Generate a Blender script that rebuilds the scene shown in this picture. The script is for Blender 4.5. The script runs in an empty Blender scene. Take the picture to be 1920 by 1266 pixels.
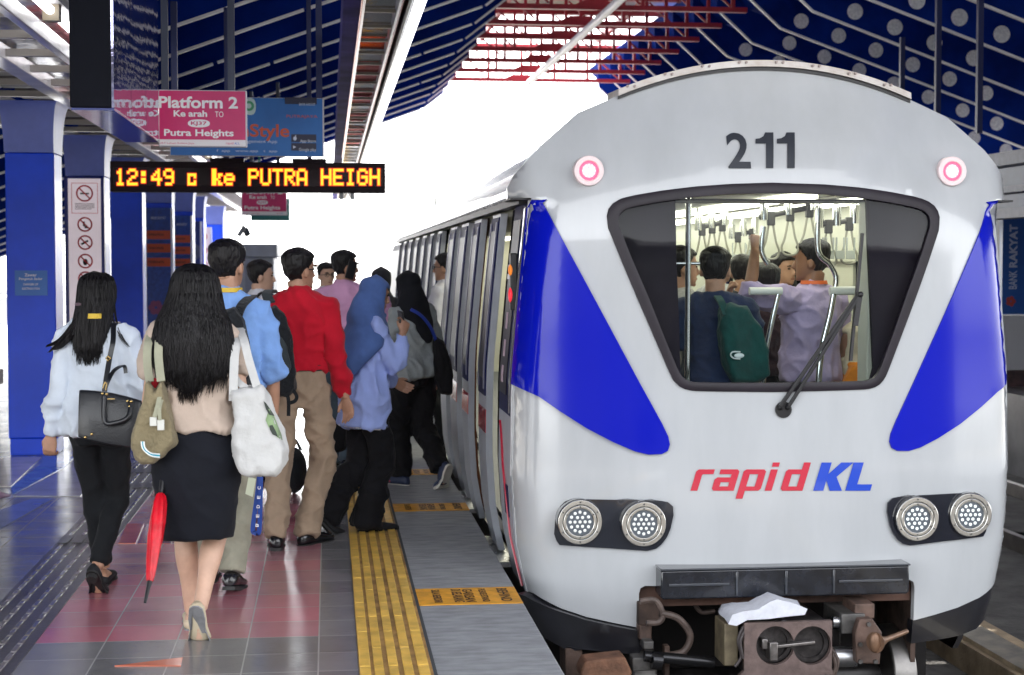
import bpy, bmesh, math, random
from mathutils import Vector, Matrix, noise, geometry
random.seed(7)
SC = bpy.context.scene
R = math.radians
# ------------------------------------------------------------------ camera
F_PX, VPX, VPY, CAMZ = 3000.0, 616.0, 496.0, 1.6
PHI = math.atan((633 - VPY) / F_PX)
THE = math.atan((960 - VPX) / F_PX * math.cos(PHI))
cam_d = bpy.data.cameras.new('camera')
cam = bpy.data.objects.new('camera', cam_d)
SC.collection.objects.link(cam)
cam.location = (0, 0, CAMZ)
cam.rotation_euler = (R(90) - PHI, 0, -THE)
cam_d.lens = F_PX * 36 / 1920
cam_d.sensor_width = 36
cam_d.clip_start = 0.1
cam_d.clip_end = 3000
cam_d.dof.use_dof = True
cam_d.dof.focus_distance = 8.0
cam_d.dof.aperture_fstop = 4.5
SC.camera = cam
# ------------------------------------------------------------------ light
SUN_EL, SUN_AZ = R(58), R(12)          # the sun stands ahead of the camera, beyond the far end of the roofs
w = bpy.data.worlds.new('World')
SC.world = w
w.use_nodes = True
nt = w.node_tree
bg = nt.nodes['Background']
sky = nt.nodes.new('ShaderNodeTexSky')
sky.sky_type = 'NISHITA'
sky.sun_disc = False
sky.sun_elevation = SUN_EL
sky.sun_rotation = SUN_AZ
sky.air_density = 1.0
sky.dust_density = 1.5
sky.ozone_density = 1.0
hz = nt.nodes.new('ShaderNodeHueSaturation')      # hazy tropical sky
hz.inputs['Saturation'].default_value = 0.12
nt.links.new(sky.outputs[0], hz.inputs['Color'])
nt.links.new(hz.outputs[0], bg.inputs[0])
bg.inputs[1].default_value = 0.15
sun_d = bpy.data.lights.new('sun', 'SUN')
sun_d.energy = 3.2
sun_d.angle = R(0.5)
sun_d.color = (1, 0.95, 0.88)
sun = bpy.data.objects.new('sun', sun_d)
SC.collection.objects.link(sun)
sdir = Vector((math.sin(SUN_AZ) * math.cos(SUN_EL), math.cos(SUN_AZ) * math.cos(SUN_EL), math.sin(SUN_EL)))
sun.rotation_euler = (-sdir).to_track_quat('-Z', 'Y').to_euler()
SC.view_settings.view_transform = 'Standard'
SC.view_settings.look = 'None'
SC.view_settings.gamma = 1
SC.view_settings.exposure = 3.1
SC.cycles.max_bounces = 8
SC.cycles.diffuse_bounces = 4
SC.cycles.glossy_bounces = 4
SC.cycles.transmission_bounces = 6
SC.cycles.sample_clamp_indirect = 8
SC.cycles.use_denoising = True

# ------------------------------------------------------------------ helpers
CV = (math.sin(THE) * math.cos(PHI), math.cos(THE) * math.cos(PHI), -math.sin(PHI))
CR = (math.cos(THE), -math.sin(THE), 0)
CU = (math.sin(THE) * math.sin(PHI), math.cos(THE) * math.sin(PHI), math.cos(PHI))
def ray(u, v):
    a, b = (u - 960) / F_PX, (633 - v) / F_PX
    return Vector([CV[i] + CR[i] * a + CU[i] * b for i in range(3)])
def at(u, v, Y):                       # photograph position + distance -> point
    d = ray(u, v); t = Y / d.y
    return Vector((d.x * t, Y, CAMZ + d.z * t))
def gnd(u, v, z=0.0):
    d = ray(u, v); t = (z - CAMZ) / d.z
    return Vector((d.x * t, d.y * t, z))
def lerp(a, b, t): return a + (b - a) * t
def interp(tab, x):
    if x <= tab[0][0]: return tab[0][1]
    for (x0, y0), (x1, y1) in zip(tab, tab[1:]):
        if x <= x1: return y0 + (y1 - y0) * (x - x0) / (x1 - x0)
    return tab[-1][1]
def fbm(p, o=3): return noise.fractal(p, 0.8, 2.1, o, noise_basis='PERLIN_ORIGINAL')

def link(o, parent=None):
    SC.collection.objects.link(o)
    if parent is not None: o.parent = parent
    return o
def tag(o, label=None, cat=None, group=None, kind=None):
    if label: o['label'] = label
    if cat: o['category'] = cat
    if group: o['group'] = group
    if kind: o['kind'] = kind
    return o
def thing(name, label, cat, loc=(0, 0, 0), rz=0, group=None):
    o = bpy.data.objects.new(name, None)
    o.empty_display_size = 0.1
    link(o); o.location = loc; o.rotation_euler = (0, 0, rz)
    return tag(o, label, cat, group)
def children(o): return [c for c in SC.collection.objects if c.parent is o]
def copy_tree(o, parent=None):
    kids = children(o)
    c = o.copy(); SC.collection.objects.link(c); c.parent = parent
    for k in kids: copy_tree(k, c)
    return c

# ------------------------------------------------------------------ materials
MATS = {}
def mat(name, col, rough=0.5, metal=0.0, var=0.0, vscale=6.0, bump=0.0, bscale=60.0, coat=0.0, sheen=0.0,
        emit=None, estr=0.0, stretch=None, spec=None, trans=0.0, ior=1.45, col2=None, detail=4.0, rvar=0.0):
    if name in MATS: return MATS[name]
    m = bpy.data.materials.new(name); m.use_nodes = True
    nt = m.node_tree; b = nt.nodes['Principled BSDF']
    c = tuple(col) + (1,)
    b.inputs['Base Color'].default_value = c
    b.inputs['Roughness'].default_value = rough
    b.inputs['Metallic'].default_value = metal
    if coat: b.inputs['Coat Weight'].default_value = coat; b.inputs['Coat Roughness'].default_value = 0.05
    if sheen: b.inputs['Sheen Weight'].default_value = sheen; b.inputs['Sheen Roughness'].default_value = 0.5
    if spec is not None: b.inputs['Specular IOR Level'].default_value = spec
    if trans: b.inputs['Transmission Weight'].default_value = trans; b.inputs['IOR'].default_value = ior
    if emit: b.inputs['Emission Color'].default_value = tuple(emit) + (1,); b.inputs['Emission Strength'].default_value = estr
    tc = nt.nodes.new('ShaderNodeTexCoord')
    vec = tc.outputs['Object']
    if stretch:
        mp = nt.nodes.new('ShaderNodeMapping'); mp.inputs['Scale'].default_value = stretch
        nt.links.new(vec, mp.inputs[0]); vec = mp.outputs[0]
    if var or col2 or rvar:
        n = nt.nodes.new('ShaderNodeTexNoise'); n.inputs['Scale'].default_value = vscale; n.inputs['Detail'].default_value = detail
        n.inputs['Roughness'].default_value = 0.6
        nt.links.new(vec, n.inputs['Vector'])
        if var or col2:
            r = nt.nodes.new('ShaderNodeValToRGB')
            lo = col2 if col2 else tuple(x * (1 - var) for x in col)
            hi = tuple(col) if col2 else tuple(min(1, x * (1 + var)) for x in col)
            r.color_ramp.elements[0].position = 0.35; r.color_ramp.elements[1].position = 0.65
            r.color_ramp.elements[0].color = tuple(lo) + (1,); r.color_ramp.elements[1].color = tuple(hi) + (1,)
            nt.links.new(n.outputs['Fac'], r.inputs[0]); nt.links.new(r.outputs[0], b.inputs['Base Color'])
        if rvar:
            mr = nt.nodes.new('ShaderNodeMapRange')
            mr.inputs[1].default_value = 0.3; mr.inputs[2].default_value = 0.7
            mr.inputs[3].default_value = max(0.02, rough - rvar); mr.inputs[4].default_value = rough + rvar
            nt.links.new(n.outputs['Fac'], mr.inputs[0]); nt.links.new(mr.outputs[0], b.inputs['Roughness'])
    if bump:
        n2 = nt.nodes.new('ShaderNodeTexNoise'); n2.inputs['Scale'].default_value = bscale; n2.inputs['Detail'].default_value = 5
        nt.links.new(vec, n2.inputs['Vector'])
        bp = nt.nodes.new('ShaderNodeBump'); bp.inputs['Strength'].default_value = bump; bp.inputs['Distance'].default_value = 0.02
        nt.links.new(n2.outputs['Fac'], bp.inputs['Height']); nt.links.new(bp.outputs[0], b.inputs['Normal'])
    MATS[name] = m
    return m
def cloth(name, col, var=0.12, rough=0.85, sheen=0.1, col2=None, bscale=16, bump=0.35, vscale=9):
    bump = bump * 1.5
    return mat(name, col, rough, var=var, vscale=vscale, bump=bump, bscale=bscale, sheen=sheen, col2=col2, spec=0.25)

SKIN = mat('skin', (0.42, 0.23, 0.15), 0.5, var=0.10, vscale=14, bump=0.05, bscale=150)
SKIN_L = mat('skin_light', (0.56, 0.35, 0.25), 0.5, var=0.08, vscale=14, bump=0.05, bscale=150)
SKIN_D = mat('skin_dark', (0.24, 0.115, 0.065), 0.5, var=0.10, vscale=14, bump=0.05, bscale=150)
HAIR = mat('hair_black', (0.006, 0.005, 0.006), 0.45, spec=0.3, var=0.5, vscale=60, bump=0.5, bscale=90, stretch=(1, 1, 0.12))
CHROME = mat('chrome', (0.72, 0.73, 0.74), 0.12, 1.0, bump=0.02, bscale=30)
STEEL = mat('brushed_steel', (0.55, 0.56, 0.58), 0.3, 1.0, var=0.1, vscale=8, rvar=0.08)
BLACK = mat('black_plastic', (0.012, 0.012, 0.014), 0.35, var=0.2, vscale=10, bump=0.03, bscale=80)
RUBBER = mat('black_rubber', (0.012, 0.011, 0.013), 0.42, var=0.2, vscale=12, bump=0.03, bscale=40)
WHITEP = mat('white_paint', (0.72, 0.73, 0.75), 0.4, var=0.05)

# ------------------------------------------------------------------ mesh builder
class MB:
    def __init__(s): s.v = []; s.f = []; s.mi = []; s.cur = 0
    def add(s, vs, fs):
        o = len(s.v); s.v += [tuple(v) for v in vs]
        for f in fs: s.f.append([i + o for i in f]); s.mi.append(s.cur)
        return s
    def box(s, a, b):
        x0, y0, z0 = [min(p, q) for p, q in zip(a, b)]; x1, y1, z1 = [max(p, q) for p, q in zip(a, b)]
        return s.add([(x0, y0, z0), (x1, y0, z0), (x1, y1, z0), (x0, y1, z0), (x0, y0, z1), (x1, y0, z1), (x1, y1, z1), (x0, y1, z1)],
                     [(0, 3, 2, 1), (4, 5, 6, 7), (0, 1, 5, 4), (1, 2, 6, 5), (2, 3, 7, 6), (3, 0, 4, 7)])
    def bar(s, p, q, wd, ht, up=(0, 0, 1)):
        p, q = Vector(p), Vector(q); d = (q - p).normalized(); u = Vector(up)
        if abs(d.dot(u)) > 0.98: u = Vector((1, 0, 0))
        sd = d.cross(u).normalized(); u = sd.cross(d).normalized()
        vs = []
        for c in (p, q):
            for a, b in ((-1, -1), (1, -1), (1, 1), (-1, 1)): vs.append(c + sd * a * wd / 2 + u * b * ht / 2)
        return s.add(vs, [(3, 2, 1, 0), (4, 5, 6, 7), (0, 1, 5, 4), (1, 2, 6, 5), (2, 3, 7, 6), (3, 0, 4, 7)])
    def loft(s, rings, cap=True, closed=True):
        n = len(rings[0]); vs = [p for r in rings for p in r]; fs = []
        for i in range(len(rings) - 1):
            for j in range(n if closed else n - 1):
                k = (j + 1) % n
                fs.append((i * n + j, i * n + k, (i + 1) * n + k, (i + 1) * n + j))
        if cap and closed:
            fs.append(tuple(range(n - 1, -1, -1))); fs.append(tuple((len(rings) - 1) * n + j for j in range(n)))
        return s.add(vs, fs)
    def tube(s, pts, rad, n=12, ref=None, sub=0, flat=1.0):
        pts = [Vector(p) for p in pts]
        if not isinstance(rad, (list, tuple)): rad = [rad] * len(pts)
        rad = list(rad)
        if sub:
            np_, nr = [], []
            for i in range(len(pts) - 1):
                p0 = pts[max(0, i - 1)]; p1 = pts[i]; p2 = pts[i + 1]; p3 = pts[min(len(pts) - 1, i + 2)]
                for k in range(sub):
                    t = k / sub
                    np_.append(0.5 * ((2 * p1) + (p2 - p0) * t + (2 * p0 - 5 * p1 + 4 * p2 - p3) * t * t + (3 * p1 - p0 - 3 * p2 + p3) * t ** 3))
                    nr.append(lerp(rad[i], rad[i + 1], t * t * (3 - 2 * t)))
            np_.append(pts[-1]); nr.append(rad[-1]); pts, rad = np_, nr
        d0 = (pts[1] - pts[0]).normalized()
        u = Vector(ref) if ref else (Vector((0, 0, 1)) if abs(d0.z) < 0.9 else Vector((1, 0, 0)))
        rings = []
        for i, p in enumerate(pts):
            d = (pts[min(i + 1, len(pts) - 1)] - pts[max(i - 1, 0)]).normalized()
            u = (u - d * u.dot(d)); u.normalize(); b = d.cross(u)
            rings.append([p + u * math.cos(a) * rad[i] * flat + b * math.sin(a) * rad[i] for a in [2 * math.pi * k / n for k in range(n)]])
        return s.loft(rings)
    def cyl(s, p, q, r, n=24, r2=None): return s.tube([p, q], [r, r if r2 is None else r2], n)
    def ball(s, c, r, n=12, m=8):
        c = Vector(c); r = (r, r, r) if not isinstance(r, (tuple, list)) else r
        rings = []
        for i in range(m + 1):
            t = math.pi * min(max(i / m, 0.02), 0.98)
            rings.append([c + Vector((r[0] * math.sin(t) * math.cos(a), r[1] * math.sin(t) * math.sin(a), r[2] * math.cos(t))) for a in [-2 * math.pi * k / n for k in range(n)]])
        return s.loft(rings)
    def prism(s, poly, axis, t0, t1):          # 2-D outline pushed along an axis
        def pt(a, b, t): return {'y': (a, t, b), 'z': (a, b, t), 'x': (t, a, b)}[axis]
        n = len(poly)
        vs = [pt(a, b, t0) for a, b in poly] + [pt(a, b, t1) for a, b in poly]
        fs = [tuple(range(n)), tuple(range(2 * n - 1, n - 1, -1))] + [(j, j + n, (j + 1) % n + n, (j + 1) % n) for j in range(n)]
        return s.add(vs, fs)
    def mesh(s, name):
        me = bpy.data.meshes.new(name); me.from_pydata(s.v, [], s.f); me.update()
        for p, m in zip(me.polygons, s.mi): p.material_index = m
        bm = bmesh.new(); bm.from_mesh(me); bmesh.ops.recalc_face_normals(bm, faces=bm.faces); bm.to_mesh(me); bm.free()
        return me
    def build(s, name, m, parent=None, bevel=0, angle=35, solid=0, loc=None):
        me = s.mesh(name)
        for x in (m if isinstance(m, (list, tuple)) else [m]): me.materials.append(x)
        me.shade_smooth(); me.set_sharp_from_angle(angle=R(angle))
        o = link(bpy.data.objects.new(name, me), parent)
        if loc is not None: o.location = loc
        if solid:
            md = o.modifiers.new('solid', 'SOLIDIFY'); md.thickness = solid; md.offset = -1
            es = o.modifiers.new('split', 'EDGE_SPLIT'); es.split_angle = R(max(40, min(angle, 60))); es.use_edge_sharp = False
        if bevel:
            md = o.modifiers.new('bevel', 'BEVEL'); md.width = bevel; md.segments = 2; md.limit_method = 'ANGLE'; md.angle_limit = R(40)
        return o

def remeshed(mb, name, m, parent, voxel, smooth=4, deform=None, loc=None):
    """union of overlapping closed tubes as ONE continuous surface"""
    tmp = bpy.data.objects.new('tmp', mb.mesh('tmp')); SC.collection.objects.link(tmp)
    a = tmp.modifiers.new('r', 'REMESH'); a.mode = 'VOXEL'; a.voxel_size = voxel
    if smooth:
        b = tmp.modifiers.new('s', 'SMOOTH'); b.factor = 0.5; b.iterations = smooth
    dg = bpy.context.evaluated_depsgraph_get()
    me = bpy.data.meshes.new_from_object(tmp.evaluated_get(dg))
    bpy.data.objects.remove(tmp)
    me.name = name
    if deform:
        ns = [v.normal.copy() for v in me.vertices]
        for v, nn in zip(me.vertices, ns): v.co = v.co + nn * deform(v.co)
        me.update()
    me.materials.clear(); me.materials.append(m)
    for p in me.polygons: p.material_index = 0
    me.shade_smooth()
    o = link(bpy.data.objects.new(name, me), parent)
    if loc is not None: o.location = loc
    return o

def text_geo(txt, size, shear=0.0, bold=0.0, align='CENTER', spacing=1.0):
    cu = bpy.data.curves.new('t', 'FONT'); cu.body = txt; cu.size = size; cu.shear = shear; cu.offset = bold
    cu.align_x = align; cu.align_y = 'CENTER'; cu.space_character = spacing; cu.resolution_u = 4
    ob = bpy.data.objects.new('t', cu); SC.collection.objects.link(ob)
    dg = bpy.context.evaluated_depsgraph_get()
    me = bpy.data.meshes.new_from_object(ob.evaluated_get(dg))
    vs = [v.co.copy() for v in me.vertices]; fs = [tuple(p.vertices) for p in me.polygons]
    bpy.data.objects.remove(ob); bpy.data.curves.remove(cu); bpy.data.meshes.remove(me)
    return vs, fs
def fit_text(mb, txt, x0, x1, z0, z1, fn, bold=0.0, shear=0.0, spacing=1.0):
    """lettering scaled into the rectangle, then laid on a surface by fn(a, b) -> point"""
    vs, fs = text_geo(txt, 1.0, shear, bold, spacing=spacing)
    if not vs: return
    xa, xb = min(v.x for v in vs), max(v.x for v in vs); ya, yb = min(v.y for v in vs), max(v.y for v in vs)
    mb.add([fn(x0 + (v.x - xa) / (xb - xa) * (x1 - x0), z0 + (v.y - ya) / max(1e-6, yb - ya) * (z1 - z0)) for v in vs], fs)
def inside(p, poly):
    x, y = p; c = False; n = len(poly); j = n - 1
    for i in range(n):
        xi, yi = poly[i]; xj, yj = poly[j]
        if (yi > y) != (yj > y) and x < (xj - xi) * (y - yi) / (yj - yi) + xi: c = not c
        j = i
    return c
def densify(poly, d):
    out = []
    for i, p in enumerate(poly):
        q = poly[(i + 1) % len(poly)]; L = math.dist(p, q); n = max(1, int(L / d))
        for k in range(n): out.append((lerp(p[0], q[0], k / n), lerp(p[1], q[1], k / n)))
    return out
def patch(mb, outline, holes, fn, step=0.05):
    """outline with holes, filled with small triangles and laid on a curved surface fn(x, z) -> point"""
    loops = [densify(outline, step)] + [densify(h, step) for h in holes]
    vs, es = [], []
    for lp in loops:
        o = len(vs); n = len(lp); vs += [Vector(p) for p in lp]; es += [(o + i, o + (i + 1) % n) for i in range(n)]
    xs = [p[0] for p in outline]; zs = [p[1] for p in outline]
    nb = [Vector(v) for v in vs]
    nx = int((max(xs) - min(xs)) / step) + 1; nz = int((max(zs) - min(zs)) / step) + 1
    for i in range(nx + 1):
        for j in range(nz + 1):
            p = (min(xs) + i * step + (0.5 * step if j % 2 else 0), min(zs) + j * step)
            if inside(p, outline) and not any(inside(p, h) for h in holes):
                if all((Vector(p) - q).length_squared > (0.45 * step) ** 2 for q in nb): vs.append(Vector(p))
    r = geometry.delaunay_2d_cdt(vs, es, [], 0, 1e-6)
    V, FS = r[0], r[2]
    keep = []
    for f in FS:
        c = sum((V[i] for i in f), Vector((0, 0))) / len(f)
        if inside(c, outline) and not any(inside(c, h) for h in holes): keep.append(tuple(f))
    mb.add([fn(v.x, v.y) for v in V], keep)
    return mb
# ================================================================== SETTING
PLAT_EDGE = 0.91
# ---- floor tiles: 0.3 m polished tiles, joints, slight colour per tile
def tile_mat():
    m = bpy.data.materials.new('polished_tiles'); m.use_nodes = True; nt = m.node_tree; N = nt.nodes; L = nt.links
    b = N['Principled BSDF']
    tc = N.new('ShaderNodeTexCoord')
    mp = N.new('ShaderNodeMapping'); mp.inputs['Rotation'].default_value = (0, 0, 0); mp.inputs['Location'].default_value = (0.049, 0.02, 0)
    L.new(tc.outputs['Object'], mp.inputs[0])
    br = N.new('ShaderNodeTexBrick'); br.offset = 0.0; br.squash = 1.0
    br.inputs['Scale'].default_value = 1.0; br.inputs['Mortar Size'].default_value = 0.0034; br.inputs['Mortar Smooth'].default_value = 0.2
    br.inputs['Brick Width'].default_value = 0.3; br.inputs['Row Height'].default_value = 0.3; br.inputs['Bias'].default_value = 0
    br.inputs['Color1'].default_value = (0.20, 0.195, 0.20, 1); br.inputs['Color2'].default_value = (0.27, 0.265, 0.27, 1); br.inputs['Mortar'].default_value = (0.46, 0.45, 0.44, 1)
    L.new(mp.outputs[0], br.inputs['Vector'])
    # red floor reflection painted into the tile colour over one band
    sx = N.new('ShaderNodeSeparateXYZ'); L.new(tc.outputs['Object'], sx.inputs[0])
    def ramp(src, pts):
        r = N.new('ShaderNodeValToRGB'); r.color_ramp.interpolation = 'CONSTANT'
        mr = N.new('ShaderNodeMapRange'); mr.inputs[1].default_value = pts[0]; mr.inputs[2].default_value = pts[1]
        L.new(src, mr.inputs[0]); L.new(mr.outputs[0], r.inputs[0]); return r
    def snap(src, off):
        a = N.new('ShaderNodeMath'); a.operation = 'ADD'; a.inputs[1].default_value = off; L.new(src, a.inputs[0])
        s = N.new('ShaderNodeMath'); s.operation = 'SNAP'; s.inputs[1].default_value = 0.3; L.new(a.outputs[0], s.inputs[0]); return s
    X = snap(sx.outputs[0], 0.049)
    cmb = N.new('ShaderNodeCombineXYZ'); Yn = snap(sx.outputs[1], 0.02)
    L.new(X.outputs[0], cmb.inputs[0]); L.new(Yn.outputs[0], cmb.inputs[1])
    def cmp(node, op, val):
        c = N.new('ShaderNodeMath'); c.operation = op; c.inputs[1].default_value = val; L.new(node.outputs[0], c.inputs[0]); return c
    def mul(a, b_):
        c = N.new('ShaderNodeMath'); c.operation = 'MULTIPLY'; L.new(a.outputs[0], c.inputs[0]); L.new(b_.outputs[0], c.inputs[1]); return c
    zone = mul(mul(cmp(X, 'GREATER_THAN', -1.25), cmp(X, 'LESS_THAN', -0.01)), mul(cmp(Yn, 'GREATER_THAN', 6.65), cmp(Yn, 'LESS_THAN', 13.0)))
    mx = N.new('ShaderNodeMix'); mx.data_type = 'RGBA'
    ns = N.new('ShaderNodeTexNoise'); ns.inputs['Scale'].default_value = 2.2; L.new(cmb.outputs[0], ns.inputs['Vector'])
    rr = N.new('ShaderNodeMapRange'); rr.inputs[1].default_value = 0.38; rr.inputs[2].default_value = 0.6; rr.inputs[3].default_value = 0.6; rr.inputs[4].default_value = 1.0
    L.new(ns.outputs['Fac'], rr.inputs[0])
    zz = mul(zone, rr)
    gt = N.new('ShaderNodeMath'); gt.operation = 'SUBTRACT'; gt.inputs[0].default_value = 1.0; L.new(br.outputs['Fac'], gt.inputs[1])
    zz2 = mul(zz, gt)
    L.new(zz2.outputs[0], mx.inputs[0]); L.new(br.outputs['Color'], mx.inputs[6]); mx.inputs[7].default_value = (0.62, 0.19, 0.24, 1)
    # scuffs
    sc = N.new('ShaderNodeTexNoise'); sc.inputs['Scale'].default_value = 3.0; sc.inputs['Detail'].default_value = 8
    L.new(tc.outputs['Object'], sc.inputs['Vector'])
    m2 = N.new('ShaderNodeMix'); m2.data_type = 'RGBA'; m2.blend_type = 'MULTIPLY'; m2.inputs[0].default_value = 0.35
    L.new(mx.outputs[2], m2.inputs[6]); L.new(sc.outputs['Fac'], m2.inputs[7]); L.new(m2.outputs[2], b.inputs['Base Color'])
    mr = N.new('ShaderNodeMapRange'); mr.inputs[1].default_value = 0.3; mr.inputs[2].default_value = 0.7; mr.inputs[3].default_value = 0.13; mr.inputs[4].default_value = 0.26
    L.new(sc.outputs['Fac'], mr.inputs[0]); L.new(mr.outputs[0], b.inputs['Roughness'])
    b.inputs['Specular IOR Level'].default_value = 0.75
    # fine streak texture across the tiles
    mp2 = N.new('ShaderNodeMapping'); mp2.inputs['Scale'].default_value = (18, 160, 1); L.new(tc.outputs['Object'], mp2.inputs[0])
    n2 = N.new('ShaderNodeTexNoise'); n2.inputs['Scale'].default_value = 1; n2.inputs['Detail'].default_value = 3; L.new(mp2.outputs[0], n2.inputs['Vector'])
    ad = N.new('ShaderNodeMath'); ad.operation = 'MULTIPLY_ADD'; ad.inputs[1].default_value = -1.5; L.new(br.outputs['Fac'], ad.inputs[0]); L.new(n2.outputs['Fac'], ad.inputs[2])
    bp = N.new('ShaderNodeBump'); bp.inputs['Strength'].default_value = 0.16; bp.inputs['Distance'].default_value = 0.004
    L.new(ad.outputs[0], bp.inputs['Height']); L.new(bp.outputs[0], b.inputs['Normal'])
    return m
TILE = tile_mat()
CONC = mat('edge_granite', (0.27, 0.28, 0.29), 0.7, var=0.2, vscale=9, bump=0.2, bscale=110, stretch=(0.7, 2.2, 1), detail=10)
DARKC = mat('dark_concrete', (0.09, 0.085, 0.08), 0.85, var=0.4, vscale=3, bump=0.4, bscale=25)
mb = MB(); mb.box((-6.0, -6, -1.1), (0.11, 70, 0)); tag(mb.build('platform', TILE), kind='structure')
mb = MB(); mb.box((0.1105, -6, -1.1), (PLAT_EDGE, 70, 0.0)); tag(mb.build('platform_edge', CONC, bevel=0.008), kind='structure')
mb = MB(); mb.box((PLAT_EDGE + 0.001, -40, -1.25), (8.4, 200, -1.0)); tag(mb.build('track_bed', DARKC), kind='structure')
mb = MB(); mb.box((-40, -40, -1.6), (60, 260, -1.3)); tag(mb.build('ground', mat('ground', (0.2, 0.19, 0.17), 0.9, var=0.3, vscale=0.3)), kind='structure')
mb = MB(); mb.box((8.4, -6, -1.1), (14, 70, 0)); tag(mb.build('opposite_platform', mat('opp_tiles', (0.16, 0.155, 0.16), 0.3, var=0.3, vscale=2)), kind='structure')
mb = MB(); mb.box((-9.9, -20, -1.25), (-6.001, 120, -1.0)); tag(mb.build('track_bed', DARKC), kind='structure')
# coloured floor inlays (flat tiles set in the floor)
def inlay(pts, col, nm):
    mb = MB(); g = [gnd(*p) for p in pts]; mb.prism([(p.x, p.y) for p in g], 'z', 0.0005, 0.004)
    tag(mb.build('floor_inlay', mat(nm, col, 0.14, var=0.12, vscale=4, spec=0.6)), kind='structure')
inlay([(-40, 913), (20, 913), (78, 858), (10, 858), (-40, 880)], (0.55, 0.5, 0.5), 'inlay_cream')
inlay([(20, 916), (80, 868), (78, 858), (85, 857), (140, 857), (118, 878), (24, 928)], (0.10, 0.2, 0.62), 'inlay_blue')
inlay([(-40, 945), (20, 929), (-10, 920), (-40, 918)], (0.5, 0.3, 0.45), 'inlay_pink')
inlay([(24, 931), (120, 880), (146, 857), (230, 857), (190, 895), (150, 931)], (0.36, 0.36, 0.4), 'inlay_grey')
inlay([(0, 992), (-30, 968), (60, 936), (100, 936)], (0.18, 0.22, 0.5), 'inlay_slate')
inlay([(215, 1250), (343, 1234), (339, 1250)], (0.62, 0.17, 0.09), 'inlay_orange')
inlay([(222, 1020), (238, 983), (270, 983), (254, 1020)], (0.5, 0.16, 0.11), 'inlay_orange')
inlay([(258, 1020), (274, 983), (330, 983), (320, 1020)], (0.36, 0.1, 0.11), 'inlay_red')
# ---- tactile strips
def yellow_mat():
    m = mat('tactile_yellow', (0.68, 0.42, 0.075), 0.5, var=0.22, vscale=7, detail=8)
    nt = m.node_tree; tc = nt.nodes.new('ShaderNodeTexCoord')
    wv = nt.nodes.new('ShaderNodeTexWave'); wv.wave_type = 'BANDS'; wv.bands_direction = 'Y'; wv.inputs['Scale'].default_value = 14; wv.inputs['Distortion'].default_value = 0.2
    nt.links.new(tc.outputs['Object'], wv.inputs['Vector'])
    bp = nt.nodes.new('ShaderNodeBump'); bp.inputs['Strength'].default_value = 0.4; bp.inputs['Distance'].default_value = 0.004
    nt.links.new(wv.outputs['Fac'], bp.inputs['Height']); nt.links.new(bp.outputs[0], nt.nodes['Principled BSDF'].inputs['Normal'])
    return m
YEL = yellow_mat(); GROOVE = mat('tactile_groove', (0.34, 0.20, 0.065), 0.8, var=0.35, vscale=6)
t = thing('tactile_strip', 'yellow ribbed tactile warning strip along the platform edge', 'tactile paving')
mb = MB(); mb.box((0.112, -2, 0.0005), (0.40, 60, 0.004)); mb.build('strip_base', GROOVE, t)
mb = MB()
for i in range(5):
    xa = 0.114 + i * 0.0575
    n = 0; y = 3.0
    while y < 42:
        mb.box((xa, y, 0.003), (xa + 0.0375 + (0.006 if i in (0, 4) else 0), y + 0.297, 0.010 + 0.0008 * ((i + n) % 2))); y += 0.30; n += 1
mb.build('rib', YEL, t, bevel=0.003)
mb = MB(); mb.box((0.402, -2, 0.0005), (0.415, 60, 0.003)); mb.build('joint_seal', mat('joint_dark', (0.05, 0.055, 0.06), 0.8), t)
t = thing('guide_path', 'dark grey tactile guide path with raised dashes on the tiled floor', 'tactile paving')
GDK = mat('tactile_grey', (0.062, 0.058, 0.062), 0.3, var=0.25, vscale=4, bump=0.1, bscale=60); GLT = mat('tactile_rib', (0.15, 0.135, 0.14), 0.22, var=0.3, vscale=5)
mb = MB(); mb.box((-1.555, -2, 0.0005), (-1.24, 60, 0.004)); mb.build('path_base', GDK, t)
mb = MB(); y = 4.0; n = 0
while y < 30:
    for i in range(4):
        xa = -1.53 + i * 0.074
        mb.box((xa, y + 0.012, 0.003), (xa + 0.022, y + 0.13, 0.009)); mb.box((xa, y + 0.155, 0.003), (xa + 0.022, y + 0.288, 0.009))
    y += 0.30; n += 1
mb.build('rib', GLT, t, bevel=0.002)
# dark stop tiles crossing the guide path
for ya in (9.3, 11.55, 12.4):
    mb = MB()
    for i in range(4): mb.box((-1.55 + i * 0.077, ya, 0.0095), (-1.55 + i * 0.077 + 0.06, ya + 0.26, 0.0125))
    mb.build('stop_tile', mat('tactile_dark', (0.02, 0.02, 0.022), 0.3), t)
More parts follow.
